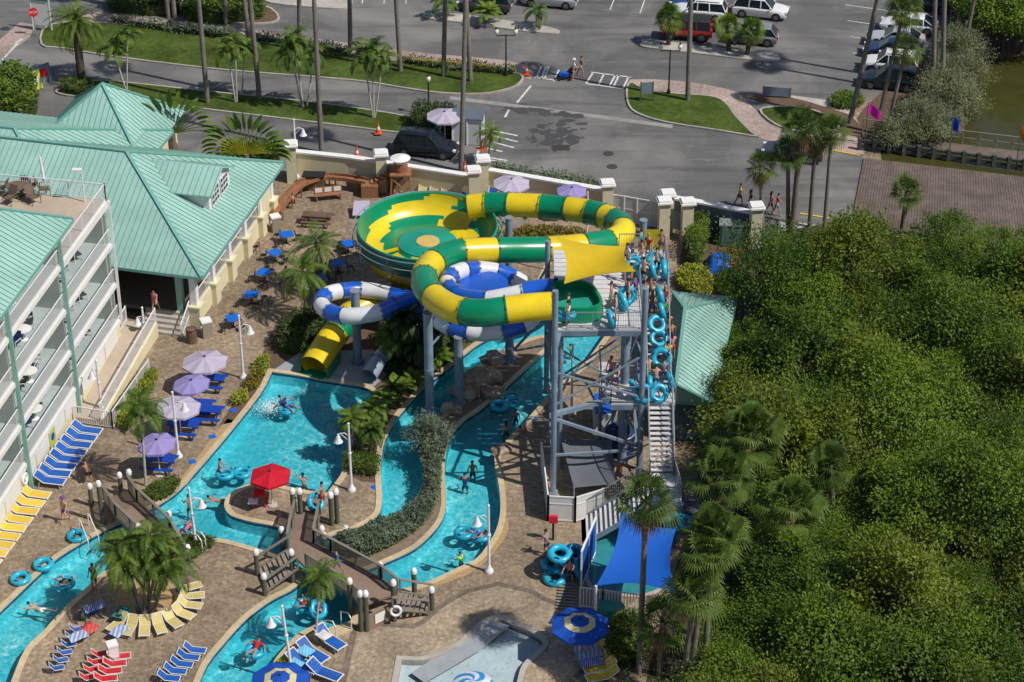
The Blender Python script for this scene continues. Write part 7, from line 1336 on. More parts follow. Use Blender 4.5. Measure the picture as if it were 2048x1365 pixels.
# cars -----------------------------------------------------------------------
M('tyre', (.018, .018, .019), .9); M('rim', (.20, .21, .22), .35, metal=.6); M('car_glass', (.012, .02, .026), .04, .1, 1, spec=.7); M('tail_red', (.45, .01, .01), .3); M('head_clear', (.6, .62, .65), .15); M('trim_black', (.02, .02, .021), .6)
def paint(n, c_): return M('paint_' + n, c_, .28, .03, 2, spec=.5, coat=.6)
for n, c_ in (('white', (.72, .72, .73)), ('silver', (.42, .44, .46)), ('black', (.006, .010, .018)), ('navy', (.015, .035, .10)), ('red', (.32, .012, .012)), ('grey', (.20, .22, .25)), ('charcoal', (.04, .045, .055)), ('blue', (.02, .06, .22))): paint(n, c_)
def car(px, py, ang, kind, col, label, L=4.6):
    """front towards +X in its own frame"""
    t = thing('parked_car' if 'driv' not in label else 'car', label, 'car', (0, 0, 0)); W2 = .92; H_, zb = {'sedan': (1.45, .9), 'suv': (1.70, 1.02), 'hatch': (1.55, .95), 'jeep': (1.85, 1.1)}[kind]; pm = MATS['paint_' + col]
    hood = {'sedan': (.52, .21, .05, -.24, -.42), 'suv': (.50, .235, .08, -.42, -.488), 'hatch': (.50, .24, .07, -.36, -.475), 'jeep': (.49, .19, .13, -.45, -.46)}[kind]
    x = lambda f: f * L
    st = [(x(-.5), .80, .42, zb - .16), (x(-.485), .88, .30, zb - .04), (x(-.40), W2, .26, zb), (x(-.1), W2, .25, zb + .02), (x(.2), W2, .25, zb - .01), (x(.36), .90, .26, zb - .10), (x(.46), .84, .30, zb - .2), (x(.5), .70, .40, zb - .32)]
    if kind == 'jeep': st = [(x(-.5), .85, .5, zb), (x(-.49), .86, .45, zb + .02), (x(.2), .86, .45, zb), (x(.22), .80, .45, zb - .02), (x(.47), .76, .5, zb - .05), (x(.5), .74, .55, zb - .1)]
    mb = MB(); vs = []
    for X, w, z0, z1 in st: vs += [(X, -w * .92, z0), (X, -w, z0 + .2), (X, -w, z1 - .16), (X, -w * .9, z1 - .02), (X, 0, z1 + .02), (X, w * .9, z1 - .02), (X, w, z1 - .16), (X, w, z0 + .2), (X, w * .92, z0)]
    fs = [(i * 9 + j, i * 9 + j + 1, (i + 1) * 9 + j + 1, (i + 1) * 9 + j) for i in range(len(st) - 1) for j in range(8)] + [tuple(range(9)), tuple((len(st) - 1) * 9 + j for j in range(9))[::-1]] + [(i * 9 + 8, i * 9, (i + 1) * 9, (i + 1) * 9 + 8) for i in range(len(st) - 1)]
    mb.add(vs, fs); mb.build('body', pm, t, smooth=32)
    # greenhouse
    xf, xw, xr0, xr1 = x(hood[1]) , x(hood[2]), x(hood[3]), x(hood[4]); w0, w1 = W2 * .92, W2 * .74; z0 = zb - .03; mb = MB()
    if kind == 'jeep': w1 = w0 * .96
    mb.add([(xf, -w0, z0), (xf, w0, z0), (xr1, w0, z0), (xr1, -w0, z0), (xw, -w1, H_ - .05), (xw, w1, H_ - .05), (xr0, w1, H_ - .06), (xr0, -w1, H_ - .06)], [(0, 1, 5, 4), (1, 2, 6, 5), (2, 3, 7, 6), (3, 0, 4, 7), (4, 5, 6, 7)]); mb.build('windows', MATS['car_glass'], t)
    mb = MB(); xm = (xw + xr0) / 2; mb.add([(xw + .02, -w1 - .015, H_ - .06), (xw + .02, w1 + .015, H_ - .06), (xr0 - .02, w1 + .015, H_ - .07), (xr0 - .02, -w1 - .015, H_ - .07), (xw - .12, -w1 * .9, H_), (xw - .12, w1 * .9, H_), (xr0 + .1, w1 * .9, H_ - .01), (xr0 + .1, -w1 * .9, H_ - .01), (xm, -w1 * .9, H_ + .02), (xm, w1 * .9, H_ + .02)], [(0, 1, 5, 4), (4, 5, 9, 8), (8, 9, 6, 7), (7, 6, 2, 3), (0, 4, 8, 7, 3), (1, 2, 6, 9, 5)]); ro_ = mb.build('roof', MATS['trim_black'] if kind == 'jeep' else pm, t, smooth=50)
    for s in (-1, 1):
        mb = MB(); pil = [((xf, w0, z0), (xw, w1, H_ - .05)), ((xr1, w0, z0), (xr0, w1, H_ - .06))] + [((x(f), w0 + .004, z0), (x(f) * .94, w1 + .004, H_ - .06)) for f in ((.02, -.2) if kind != 'sedan' else (-.02, -.24))]
        for a_, b_ in pil: mb.bar((a_[0], s * a_[1], a_[2]), (b_[0], s * b_[1], b_[2]), .08, .06)
        mb.build('pillar', pm, t)
        if kind == 'suv': mb = MB(); mb.bar((xw - .1, s * w1 * .92, H_ + .05), (xr0 + .2, s * w1 * .92, H_ + .05), .04, .04); mb.build('roof_rail', MATS['trim_black'], t)
        mb = MB(); mb.cbox((xf - .12, s * (W2 + .1), zb + .1), .14, .2, .14); mb.build('wing_mirror', pm, t)
        mb = MB(); mb.cbox((x(.478), s * .62, zb - .28), .22, .32, .14); mb.build('headlight', MATS['head_clear'], t); mb = MB(); mb.cbox((x(-.488), s * .72, zb - .14), .14, .26, .2); mb.build('taillight', MATS['tail_red'], t)
        for fx in (.31, -.31):
            wr = .38 if kind != 'jeep' else .43; mb = MB(); mb.cyl((x(fx), s * (W2 - .22), wr), (x(fx), s * (W2 + .012), wr), wr, n=22); mb.lathe([(.01, 0)], 3) if 0 else None; w_ = mb.build('wheel', MATS['tyre'], t, smooth=40); mb = MB(); mb.cyl((x(fx), s * (W2 - .05), wr), (x(fx), s * (W2 + .022), wr), wr * .58, n=14); mb.build('rim', MATS['rim'], w_)
    mb = MB(); mb.cbox((x(.492), 0, .52), .1, 1.1, .2); mb.build('grille', MATS['trim_black'], t); mb = MB(); mb.cbox((x(-.50), 0, .62), .03, .52, .13); mb.build('number_plate', MATS['sign_white'], t)
    if kind == 'jeep': mb = MB(); mb.cyl((x(-.5) - .02, .1, 1.05), (x(-.5) - .24, .1, 1.05), .38, n=20); mb.build('spare_wheel', MATS['tyre'], t)
    p = G(px, py); t.location = p; t.rotation_euler = (0, 0, ang); return t
car(853, 307, -.22, 'suv', 'black', 'black sport utility car stopped beside the street parasol', 4.75); car(1521, 32, -.28, 'suv', 'white', 'white sport utility car pulled forward at the right of the parking lot', 4.6); car(1372, 76, 3.0, 'jeep', 'red', 'red boxy off-road car with black roof and spare wheel', 4.3); car(1503, 84, 2.95, 'hatch', 'grey', 'grey hatchback beside the bushy fan palms', 4.3); car(1100, 10, 2.95, 'suv', 'silver', 'silver sport utility car behind the small palm island, cut by the top edge', 4.8); car(1398, 36, 2.95, 'suv', 'white', 'white car parked just behind the red off-road car'); car(1395, 18, 2.95, 'sedan', 'blue', 'dark blue car parked two behind the red off-road car'); car(970, 20, 2.95, 'suv', 'charcoal', 'dark car under the palms left of the silver one'); car(1325, -8, 2.95, 'sedan', 'navy', 'dark blue car at the top edge behind the bushy fan palm')
car(1818, 62, 2.9, 'sedan', 'white', 'white saloon furthest up the right-hand parking row', 4.8); car(1790, 90, 2.9, 'sedan', 'silver', 'silver saloon second in the right-hand parking row', 4.7); car(1783, 113, 2.9, 'hatch', 'navy', 'dark blue car third in the right-hand parking row'); car(1778, 142, 2.9, 'suv', 'white', 'white hatchback fourth in the right-hand parking row', 4.4); car(1778, 174, 2.9, 'suv', 'black', 'black car nearest the twiggy shrubs in the right-hand parking row'); car(1585, 316, 2.93, 'hatch', 'charcoal', 'dark grey car driving past behind the bridge palms', 4.5); car(1850, 18, 2.9, 'sedan', 'charcoal', 'dark car at the top of the right-hand parking row')
# ------------------------------------------------------------------ swim tubes
M('tube_cyan', (.018, .36, .53), .32, .05, 2, spec=.5, coat=.2, rnd=.1); M('handle_navy', (.01, .05, .25), .5); M('mat_blue', (.01, .14, .55), .4)
def make_tube(double=False):
    t = thing('swim_tube', 'light blue inflatable tube', 'swim tube'); mb = MB()
    for i in ((-.5, .5) if double else (0,)): mb.torus((i, 0, .17), .42, .17, 32, 14)
    mb.build('ring', MATS['tube_cyan'], t, smooth=True)
    for i in ((-.5, .5) if double else (0,)):
        for a in (.6, 2.6, 4.4): mb = MB(); d = V((math.cos(a), math.sin(a), 0)); s_ = V((-d.y, d.x, 0)); c = V((i, 0, .17)) + d * .47 + Z3 * .165; mb.pipe([c - s_ * .12, c - s_ * .06 + Z3 * .05, c + s_ * .06 + Z3 * .05, c + s_ * .12], .025, 6); mb.build('handle', MATS['handle_navy'], t, smooth=True)
    return t
TB, TD = Proto(make_tube()), Proto(make_tube(True))
def tube(px, py, z, label, rot=(0, 0, 0), P=None, group=None, scale=1.0):
    c = G(px, py, z); return (P or TB).put(tuple(c), rot[2], label, group, rot=rot, scale=scale)
# ------------------------------------------------------------------ people
SK = [M('skin_' + k, c, .55, .05, 6) for k, c in (('light', (.52, .30, .20)), ('tan', (.40, .21, .13)), ('brown', (.20, .10, .06)))]
HR = {'dark': M('hair_dark', (.018, .013, .011), .7), 'brown': M('hair_brown', (.07, .04, .022), .7), 'fair': M('hair_fair', (.32, .22, .10), .7)}
CLO = {k: M('cloth_' + k, c, .85, .06, 5) for k, c in dict(navy=(.02, .03, .12), blue=(.02, .12, .45), red=(.45, .02, .03), black=(.015, .015, .018), white=(.65, .65, .65), teal=(.02, .30, .33), lime=(.50, .70, .03), green=(.05, .30, .10), purple=(.16, .07, .30), orange=(.70, .12, .04), pink=(.6, .2, .25), grey=(.25, .26, .27), yellow=(.65, .5, .05)).items()}
M('eye_dark', (.01, .01, .01), .2); M('lip', (.35, .10, .08), .5)
def skin_mesh(name, verts, edges, radii, mat, parent):
    me = bpy.data.meshes.new(name); me.from_pydata([tuple(v) for v in verts], edges, []); o = bpy.data.objects.new('tmp', me); COL.objects.link(o)
    sm = o.modifiers.new('s', 'SKIN'); sm.use_smooth_shade = True; sm.branch_smoothing = .4
    for d, r_ in zip(me.skin_vertices[0].data, radii): d.radius = (r_, r_)
    me.skin_vertices[0].data[0].use_root = True
    sb = o.modifiers.new('b', 'SUBSURF'); sb.levels = 1; sb.render_levels = 1
    me.materials.append(mat); o.name = name; o.parent = parent; SKINNED.append(o); return o
SKINNED = []
def d3(x, y, z): return V((x, y, z)).normalized()
POSE = {
 'stand': dict(t=d3(0, .02, 1), la=(d3(-.3, .05, -1), d3(-.15, .3, -1)), ra=(d3(.3, 0, -1), d3(.12, .3, -1)), ll=(d3(-.08, .02, -1), d3(0, -.04, -1)), rl=(d3(.1, .05, -1), d3(.05, -.08, -1))),
 'walk': dict(t=d3(0, .08, 1), la=(d3(-.2, .45, -1), d3(-.1, .8, -.8)), ra=(d3(.2, -.45, -1), d3(.1, -.1, -1)), ll=(d3(-.04, -.35, -1), d3(0, -.55, -1)), rl=(d3(.04, .45, -1), d3(0, .02, -1))),
 'hold': dict(t=d3(0, .1, 1), la=(d3(-.35, .5, -.8), d3(.15, 1, -.1)), ra=(d3(.35, .5, -.8), d3(-.15, 1, -.1)), ll=(d3(-.1, .1, -1), d3(0, -.1, -1)), rl=(d3(.1, -.05, -1), d3(0, -.1, -1))),
 'carry': dict(t=d3(.04, .03, 1), la=(d3(-.9, .1, -.8), d3(-.5, .3, -.8)), ra=(d3(.2, .2, -1), d3(.1, .5, -.8)), ll=(d3(-.1, .08, -1), d3(0, -.1, -1)), rl=(d3(.1, 0, -1), d3(0, -.05, -1))),
 'reach': dict(t=d3(0, .25, 1), la=(d3(-.3, .8, .3), d3(0, 1, .2)), ra=(d3(.4, .3, -.8), d3(.1, .9, -.3)), ll=(d3(-.1, .2, -1), d3(0, -.15, -1)), rl=(d3(.1, -.25, -1), d3(0, -.3, -1))),
 'lounge': dict(t=d3(0, -.85, .55), la=(d3(-1, .15, -.15), d3(-.5, .8, -.1)), ra=(d3(1, .15, -.15), d3(.5, .8, -.1)), ll=(d3(-.25, 1, .35), d3(-.1, .9, -.45)), rl=(d3(.25, 1, .25), d3(.1, .9, -.5))),
 'swim': dict(t=d3(0, 1, .18), la=(d3(-.5, 1, 0), d3(.1, 1, -.1)), ra=(d3(.8, .4, -.2), d3(.7, -.3, -.3)), ll=(d3(-.15, -1, -.1), d3(0, -1, -.1)), rl=(d3(.2, -1, -.05), d3(0, -1, .1))),
 'crouch': dict(t=d3(0, .8, .7), la=(d3(-.2, .6, -.8), d3(0, .6, -.8)), ra=(d3(.2, .6, -.8), d3(0, .5, -.9)), ll=(d3(-.15, .8, -.55), d3(0, -.35, -1)), rl=(d3(.15, .6, -.7), d3(0, -.3, -1)))}
def person(loc, rz, pose, label, skin=0, hair='dark', top=None, bot='navy', sc=1.0, hat=None, sunk=0.0, group=None, long_hair=False):
    p = POSE[pose]; t = thing('person', label, 'person', (0, 0, 0), group); vs, es, rd = [], [], []
    def nd(v, r_, par=None):
        vs.append(V(v)); rd.append(r_); i = len(vs) - 1
        if par is not None: es.append((par, i))
        return i
    T = p['t']; side = V((1, 0, 0)); fw = T.cross(side) * -1; pel = V((0, 0, 0)); i0 = nd(pel, .125); wa = pel + T * .15; i1 = nd(wa, .112, i0); ch = pel + T * .36; i2 = nd(ch, .128, i1); nb = pel + T * .52 ; i3 = nd(nb, .056, i2)
    hd = nb + (T * .8 + V((0, .1, .35))).normalized() * .13; ht = hd + (T * .7 + Z3 * .5).normalized() * .11; i4 = nd(hd, .083, i3); i5 = nd(ht, .074, i4); up = (ht - hd).normalized(); hf = side.cross(up) * -1
    nd(hd + hf * .1 + up * .02, .016, i4); 
    legs = []; arms = []
    for s, k in ((-1, 'll'), (1, 'rl')):
        a, b = p[k]; h = pel + V((s * .095, 0, 0)) - T * .04; kn = h + a * .42; an = kn + b * .41; q0 = nd(h, .088, i0); qm = nd(h.lerp(kn, .5), .074, q0); q1 = nd(kn, .055, qm); qc = nd(kn.lerp(an, .3), .053, q1); q2 = nd(an, .034, qc); f = (V((s * .15, 1, 0)) + b * .05); f = (f - b * f.dot(b)).normalized(); nd(an + b * .055 + f * .17, .03, q2); nd(an + b * .045 - f * .04, .03, q2); legs.append((h, kn, an))
    for s, k in ((-1, 'la'), (1, 'ra')):
        a, b = p[k]; sh = pel + T * .47 + V((s * .185, 0, 0)); el = sh + a * .29; wr = el + b * .25; q0 = nd(sh, .058, i2); q1 = nd(el, .040, q0); qf = nd(el.lerp(wr, .35), .040, q1); q2 = nd(wr, .026, qf); pm = wr + b * .075; q3 = nd(pm, .034, q2); lat = b.cross(Z3 if abs(b.z) < .9 else V((0, 1, 0))).normalized(); cur = lat.cross(b).normalized()
        for n_, (o_, l_) in enumerate(((-.028, .075), (-.010, .088), (.010, .083), (.027, .066))): f1 = nd(pm + b * (l_ * .55 + .012) + lat * o_ * 1.2, .010, q3); nd(pm + b * (l_ + .01) + lat * o_ * 1.25 - cur * .022, .008, f1)
        th = nd(wr + b * .05 - lat * .045, .012, q2); nd(wr + b * .095 - lat * .062, .009, th); arms.append((sh, el, wr))
    skin_mesh('body', vs, es, rd, SK[skin], t)
    (hl, kl, al), (hr, kr, ar) = legs; L_ = [pel + T * .07, pel, hl, hl.lerp(kl, .62), hr, hr.lerp(kr, .62)]
    skin_mesh('shorts', L_, [(0, 1), (1, 2), (2, 3), (1, 4), (4, 5)], [.128, .142, .112, .098, .112, .098], CLO[bot], t)
    if top:
        (sl_, el_, _), (sr_, er_, _) = arms; skin_mesh('shirt', [ch, wa, pel + T * .02, pel + T * .49, sl_, sl_.lerp(el_, .6), sr_, sr_.lerp(er_, .6)], [(0, 1), (1, 2), (0, 3), (0, 4), (4, 5), (0, 6), (6, 7)], [.152, .134, .14, .075, .08, .062, .08, .062], CLO[top], t)
    mb = MB(); hc = ht - hf * .018 + up * .005; mb.ball(hc, .092, 12, 8, 1.0); 
    if long_hair: mb.pipe([hc - hf * .03, hc - hf * .075 - up * .15, hc - hf * .08 - up * .34], [.085, .075, .03], 10)
    mb.build('hair', HR[hair], t, smooth=True)
    if hat: mb = MB(); mb.lathe([(.17, -.0), (.16, .02), (.1, .03), (.09, .1), (.02, .12)], 16, tuple(hc + up * .035)); mb.build('hat', CLO[hat], t, smooth=40)
    for s in (-1, 1):
        mb = MB(); mb.ball(hd + hf * .078 + up * .045 + side * s * .033, .012, 6, 4); mb.build('eye', MATS['eye_dark'], t); mb = MB(); mb.ball(hd + side * s * .084 + up * .035, .022, 6, 4); mb.build('ear', SK[skin], t)
    mb = MB(); mb.cbox(hd + hf * .08 - up * .03, .045, .012, .012); mb.build('mouth', MATS['lip'], t)
    low = min([v.z - r_ for v, r_ in zip(vs, rd)]); t.location = V(loc) + Z3 * ((-low * sc) - sunk); t.scale = (sc,) * 3; t.rotation_euler = (0, 0, rz); return t
def P_(px, py, z, rz, pose, label, **k): return person(G(px, py, z), rz, pose, label, **k)
# street
P_(1146, 160, 0, -1.4, 'hold', 'person in white sun hat and white top pushing blue gear over the crosswalk', top='white', bot='pink', hat='white'); P_(1161, 154, 0, -1.5, 'walk', 'person in dark clothes walking over the crosswalk beside the stroller', skin=1, top='black', bot='grey'); 
c = G(1128, 160); t = thing('stroller', 'low blue stroller piled with bags on the crosswalk', 'stroller', tuple(c)); mb = MB(); mb.cbox(c + Z3 * .5, .7, .45, .28, -.2); mb.build('basket', MATS['tarp_blue'], t); mb = MB(); mb.bar(c + V((.4, 0, .6)), c + V((.8, 0, 1.05)), .05, .45); mb.bar(c + V((-.45, 0, .55)), c + V((.45, 0, .2)), .05, .3); mb.build('handle', MATS['black_metal'], t)
for sx in (-.4, .4):
    for sy in (-.25, .25): mb = MB(); mb.cyl(c + V((sx, sy - .02, .16)), c + V((sx, sy + .02, .16)), .16, n=14); mb.build('wheel', MATS['tyre'], t)
P_(879, 287, 0, PI - .3, 'reach', 'attendant in teal shirt and straw hat standing behind the black car', top='teal', bot='navy', hat='yellow', skin=1)
P_(1478, 412, 0, -1.4, 'walk', 'person in lime yellow shirt on the street beyond the right hedge', top='lime', bot='black', skin=1); P_(1499, 424, 0, -1.5, 'walk', 'person in dark red shirt on the street beyond the right hedge', top='red', bot='navy', hair='brown', long_hair=True); P_(1540, 428, 0, -1.5, 'walk', 'person in pink shirt on the street between the bridge palms', top='pink', bot='red', hair='brown', long_hair=True); P_(1553, 432, 0, -1.5, 'walk', 'person in teal clothes on the street between the bridge palms', top='red', bot='teal', hair='brown')
# tower queue
Q = lambda x, y: (x, y, DZ)
def zst(y):   # stair height at an image row on the upper flight
    f = min(1, max(0, (y - 556) / (752 - 556))); return DZ + (LZ - DZ) * f
g = 'light blue tubes held in the queue on the tower'
P_(1137, 642, DZ + .42, 1.3, 'stand', 'attendant in black shirt standing at the green start tub', top='black', bot='white', skin=0, hair='brown'); tube(1132, 634, DZ + .45, 'light blue tube lying ready in the green start tub')
P_(1231, 640, DZ, 1.7, 'carry', 'bare-chested rider in blue and pink trunks holding a tube on the tower deck', bot='blue', hair='dark'); tube(1216, 640, DZ + .55, 'light blue tube held upright nearest the deck railing', (0, 1.35, .2), group=g); P_(1256, 612, DZ, 1.8, 'carry', 'rider in dark trunks behind the first one on the tower deck', bot='black', skin=1); tube(1240, 606, DZ + .55, 'light blue tube held upright second from the start tub', (0, 1.35, .35), group=g); tube(1252, 590, DZ + .6, 'light blue tube held upright third from the start tub', (1.2, .2, .3), group=g)
P_(1262, 580, DZ, 1.5, 'stand', 'rider in green top partly under the yellow sail', top='green', bot='navy', skin=1); P_(1249, 562, DZ, 1.6, 'stand', 'rider in dark red trunks standing under the yellow sail', bot='red')
P_(1286, 569, DZ, -.3, 'hold', 'bare-chested rider seen from behind at the head of the stairs', bot='black', skin=1); P_(1284, 533, DZ, 1.9, 'hold', 'rider in pale trunks at the back rail of the tower', bot='white', skin=1); P_(1281, 512, DZ, 1.2, 'stand', 'rider in teal shirt at the far corner of the tower deck', top='teal', bot='navy'); P_(1313, 549, DZ, 2.9, 'carry', 'shirtless rider in dark trunks between two upright tubes at the top landing', bot='black', skin=0)
tube(1299, 541, DZ + .55, 'light blue tube held upright left of the rider on the top landing', (0, 1.4, .1), group=g); tube(1325, 540, DZ + .55, 'light blue tube held upright right of the rider on the top landing', (0, 1.35, -.1), group=g); tube(1266, 530, DZ + .35, 'light blue tube lying tilted at the back of the tower deck', (.5, .2, 0), group=g)
for i, (x, y, c_, tp, hr_, sk, lab) in enumerate(((1301, 606, 'black', None, 'dark', 1, 'rider in black trunks on the upper stair beside the topmost stair tube'), (1329, 625, 'white', 'red', 'fair', 0, 'rider in red top and white skirt on the upper stair'), (1329, 652, 'navy', 'green', 'brown', 1, 'rider in green top on the upper stair below the red one'), (1336, 678, 'pink', None, 'brown', 1, 'tanned rider in pink trunks halfway down the upper stair'), (1341, 696, 'black', None, 'brown', 1, 'tanned rider in black trunks halfway down the upper stair'), (1343, 718, 'red', 'pink', 'brown', 1, 'rider in pink top beside the big frontal tube on the stair'))):
    P_(x, y, zst(y) + .05, .2 if i else 3.0, 'hold' if i % 2 else 'carry', lab, top=tp, bot=c_, hair=hr_, skin=sk, long_hair=(i % 2 == 1))
for x, y, dz, rot, lab in ((1314, 583, .6, (0, 1.4, .2), 'first'), (1318, 612, .5, (0, 1.3, .1), 'second'), (1312, 640, .5, (.75, .35, 0), 'third'), (1316, 668, .5, (.75, .2, 0), 'fourth')): tube(x, y + 10, zst(y + 10) + dz, 'light blue tube on the upper stair, %s from the top' % lab, rot, group=g)
tube(1323, 716, zst(722) + .75, 'light blue tube facing the viewer at the bottom of the upper stair', (1.05, 0, -.1), group=g, scale=1.08)
P_(1236, 783, LZ, 2.0, 'hold', 'shirtless rider in light blue trunks on the middle landing', bot='blue', skin=0); P_(1253, 752, LZ, .5, 'stand', 'rider in yellow top in the shade at the back of the middle landing', top='yellow', bot='navy', skin=2); P_(1311, 783, LZ, 0.1, 'hold', 'shirtless rider in navy trunks seen from behind on the middle landing', bot='navy', skin=0); P_(1326, 770, LZ, -.2, 'stand', 'rider in patterned top right of the navy trunks on the middle landing', top='grey', bot='purple'); P_(1329, 752, LZ + .1, .3, 'hold', 'rider with fair hair at the foot of the upper stair', bot='orange', hair='fair', skin=1)
tube(1262, 780, LZ + .5, 'light blue tube held upright on the middle landing, leftmost', (.3, 1.25, .4), group=g); tube(1286, 788, LZ + .4, 'light blue tube held on the middle landing, in front of the column', (.9, .1, 0), group=g); tube(1316, 787, LZ + .42, 'light blue tube held on the middle landing beside the navy trunks', (.9, .3, 0), group=g); tube(1335, 762, LZ + .6, 'light blue tube held upright on the middle landing, rightmost', (0, 1.35, .15), group=g)
for i, (x, y, z, rz, ps, tp, bo, hr_, sk, lab) in enumerate(((1222, 618, DZ, 1.4, 'stand', None, 'teal', 'brown', 1, 'rider in teal trunks between the deck railing and the upright tubes'), (1270, 604, DZ, 1.2, 'hold', 'purple', 'navy', 'dark', 2, 'rider in purple top at the right edge of the tower deck'), (1254, 540, DZ, 2.2, 'stand', 'white', 'blue', 'dark', 1, 'rider in white shirt in the shade of the yellow sail'), (1296, 520, DZ, 2.5, 'stand', 'red', 'grey', 'fair', 0, 'fair-haired rider in red at the back of the top landing'), (1322, 512, DZ, 2.9, 'carry', None, 'purple', 'dark', 1, 'rider in purple trunks by the back rail of the top landing'), (1303, 636, zst(636) + .05, .1, 'hold', None, 'blue', 'dark', 2, 'rider in blue trunks left of the third stair tube'), (1334, 735, zst(735) + .05, .1, 'carry', 'yellow', 'black', 'dark', 1, 'rider in yellow top near the foot of the upper stair'), (1296, 765, LZ, .4, 'carry', None, 'green', 'brown', 0, 'rider in green trunks between the tubes of the middle landing'), (1222, 765, LZ, 2.4, 'stand', 'pink', 'purple', 'brown', 1, 'rider in pink top at the left rail of the middle landing'))): P_(x, y, z, rz, ps, lab, top=tp, bot=bo, hair=hr_, skin=sk)
tube(1272, 545, DZ + .5, 'light blue tube held upright under the corner of the yellow sail', (.2, 1.3, .4), group=g); tube(1310, 522, DZ + .45, 'light blue tube held at the back of the top landing', (.9, .3, 0), group=g); tube(1299, 768, LZ + .45, 'light blue tube held high between two riders on the middle landing', (.4, 1.2, .2), group=g)
# pools
WZ = -.13
g2 = 'light blue tubes on the deck of the left channel'
tube(155, 1077, .0, 'light blue tube on the deck beside the pool handrails', group=g2); tube(88, 1134, .0, 'light blue tube at the edge of the left channel, middle of the three', group=g2); tube(42, 1162, .0, 'light blue tube on the deck nearest the left edge of the picture', group=g2)
def rider(px, py, rz, label, tl, bot='navy', top=None, skin=0, hair='dark'): tube(px, py, WZ - .05, tl); c = G(px, py, WZ); person((c.x, c.y, WZ + .05), rz, 'lounge', label, skin=skin, bot=bot, top=top, hair=hair, sc=.95)
rider(130, 1172, .8, 'rider in black lounging in a tube on the left channel', 'light blue tube carrying a rider on the left channel', 'black'); rider(370, 1068, 2.3, 'rider in pink top lounging in a tube by the lower left bridge', 'light blue tube at the low hedge patch by the bridge', 'navy', 'pink', 1); rider(510, 1308, 2.7, 'rider in red top lounging in a tube at the bottom of the lower channel', 'light blue tube at the bottom of the lower channel', 'grey', 'red', 1); rider(610, 1216, .5, 'dark-haired rider lounging in a tube beside the centre footbridge', 'light blue tube beside the centre footbridge, left of two', 'red', None, 1)
tube(633, 1220, .1, 'light blue tube tipped up beside the slim palm by the centre footbridge', (.5, .8, 0)); P_(640, 1240, -.6, .3, 'hold', 'child in patterned swimwear holding a tube by the pool steps', bot='pink', top='purple', sc=.75, hair='fair', skin=0)
c = G(468, 952, WZ - .04); TD.put(tuple(c), .12, 'light blue double tube pushed along beside the red parasol', None); P_(441, 968, -.75, -1.4, 'hold', 'wading swimmer pushing the double tube beside the red parasol', bot='navy', skin=1)
c = G(945, 1074, WZ - .04); TD.put(tuple(c), -.25, 'light blue double tube with a rider near the lamp post on the curved channel', None); c = G(957, 1076, WZ); person((c.x, c.y, WZ + .05), .9, 'lounge', 'rider lounging in the double tube near the lamp post', bot='blue', skin=1, top='pink', sc=.95)
c = G(1012, 812, WZ - .04); TD.put(tuple(c), .5, 'light blue double tube in the channel left of the tower columns', None)
tube(575, 823, WZ - .1, 'blue tube of the rider splashing out of the exit tunnel'); c = G(575, 820, WZ); person((c.x, c.y, WZ + .08), -2.2, 'lounge', 'rider in dark swim shirt splashing across the landing pool', bot='blue', top='navy', skin=1)
tube(628, 1006, .45, 'light blue tube carried under one arm on the island', (.9, .5, .5)); P_(646, 1016, .02, 1.2, 'carry', 'person in dark red trunks carrying a tube onto the island', bot='red', skin=1)
def swimmer(px, py, rz, label, pose='swim', **k):
    sunk = .12 if pose == 'swim' else k.pop('sunk', 1.05); c = G(px, py, WZ); person((c.x, c.y, WZ - (.2 if pose == 'swim' else sunk)), rz, pose, label, **k)
swimmer(80, 1220, 1.2, 'pale swimmer gliding under the surface of the left channel', skin=0, bot='white'); swimmer(440, 1003, 1.4, 'swimmer at the left tip of the island', skin=1, bot='black'); swimmer(608, 970, .4, 'dark-haired bather standing in the landing pool by the island', 'reach', skin=1, bot='red'); swimmer(1012, 862, .3, 'dark-haired bather in the shaded channel, first of the pair', 'stand', skin=1, bot='black', long_hair=True); swimmer(1032, 832, .3, 'bather in pink top in the channel below the double tube', 'stand', skin=1, top='pink', sc=.85); swimmer(945, 943, .2, 'bather with dark hair furthest up the shaded right channel', 'stand', skin=2, bot='black'); swimmer(930, 968, .2, 'bather in dark swim shirt beside the silver hedge', 'hold', skin=1, top='navy'); swimmer(1040, 868, .5, 'bather close to the right bank of the channel', 'stand', skin=1, bot='red', sc=.9); swimmer(1143, 700, .6, 'child with green float under the tower deck', 'reach', skin=1, top='green', bot='green', sc=.8); swimmer(922, 1118, .9, 'child in lime and red vest standing by the channel edge', 'hold', skin=1, top='lime', bot='red', sc=.85); swimmer(380, 1020, .5, 'tanned bather standing behind the leaning lamp post', 'hold', skin=1, bot='black', sunk=.75); swimmer(690, 1076, -1.0, 'bather in white cap in the channel under the centre footbridge', 'hold', skin=0, top='blue', hat='white')
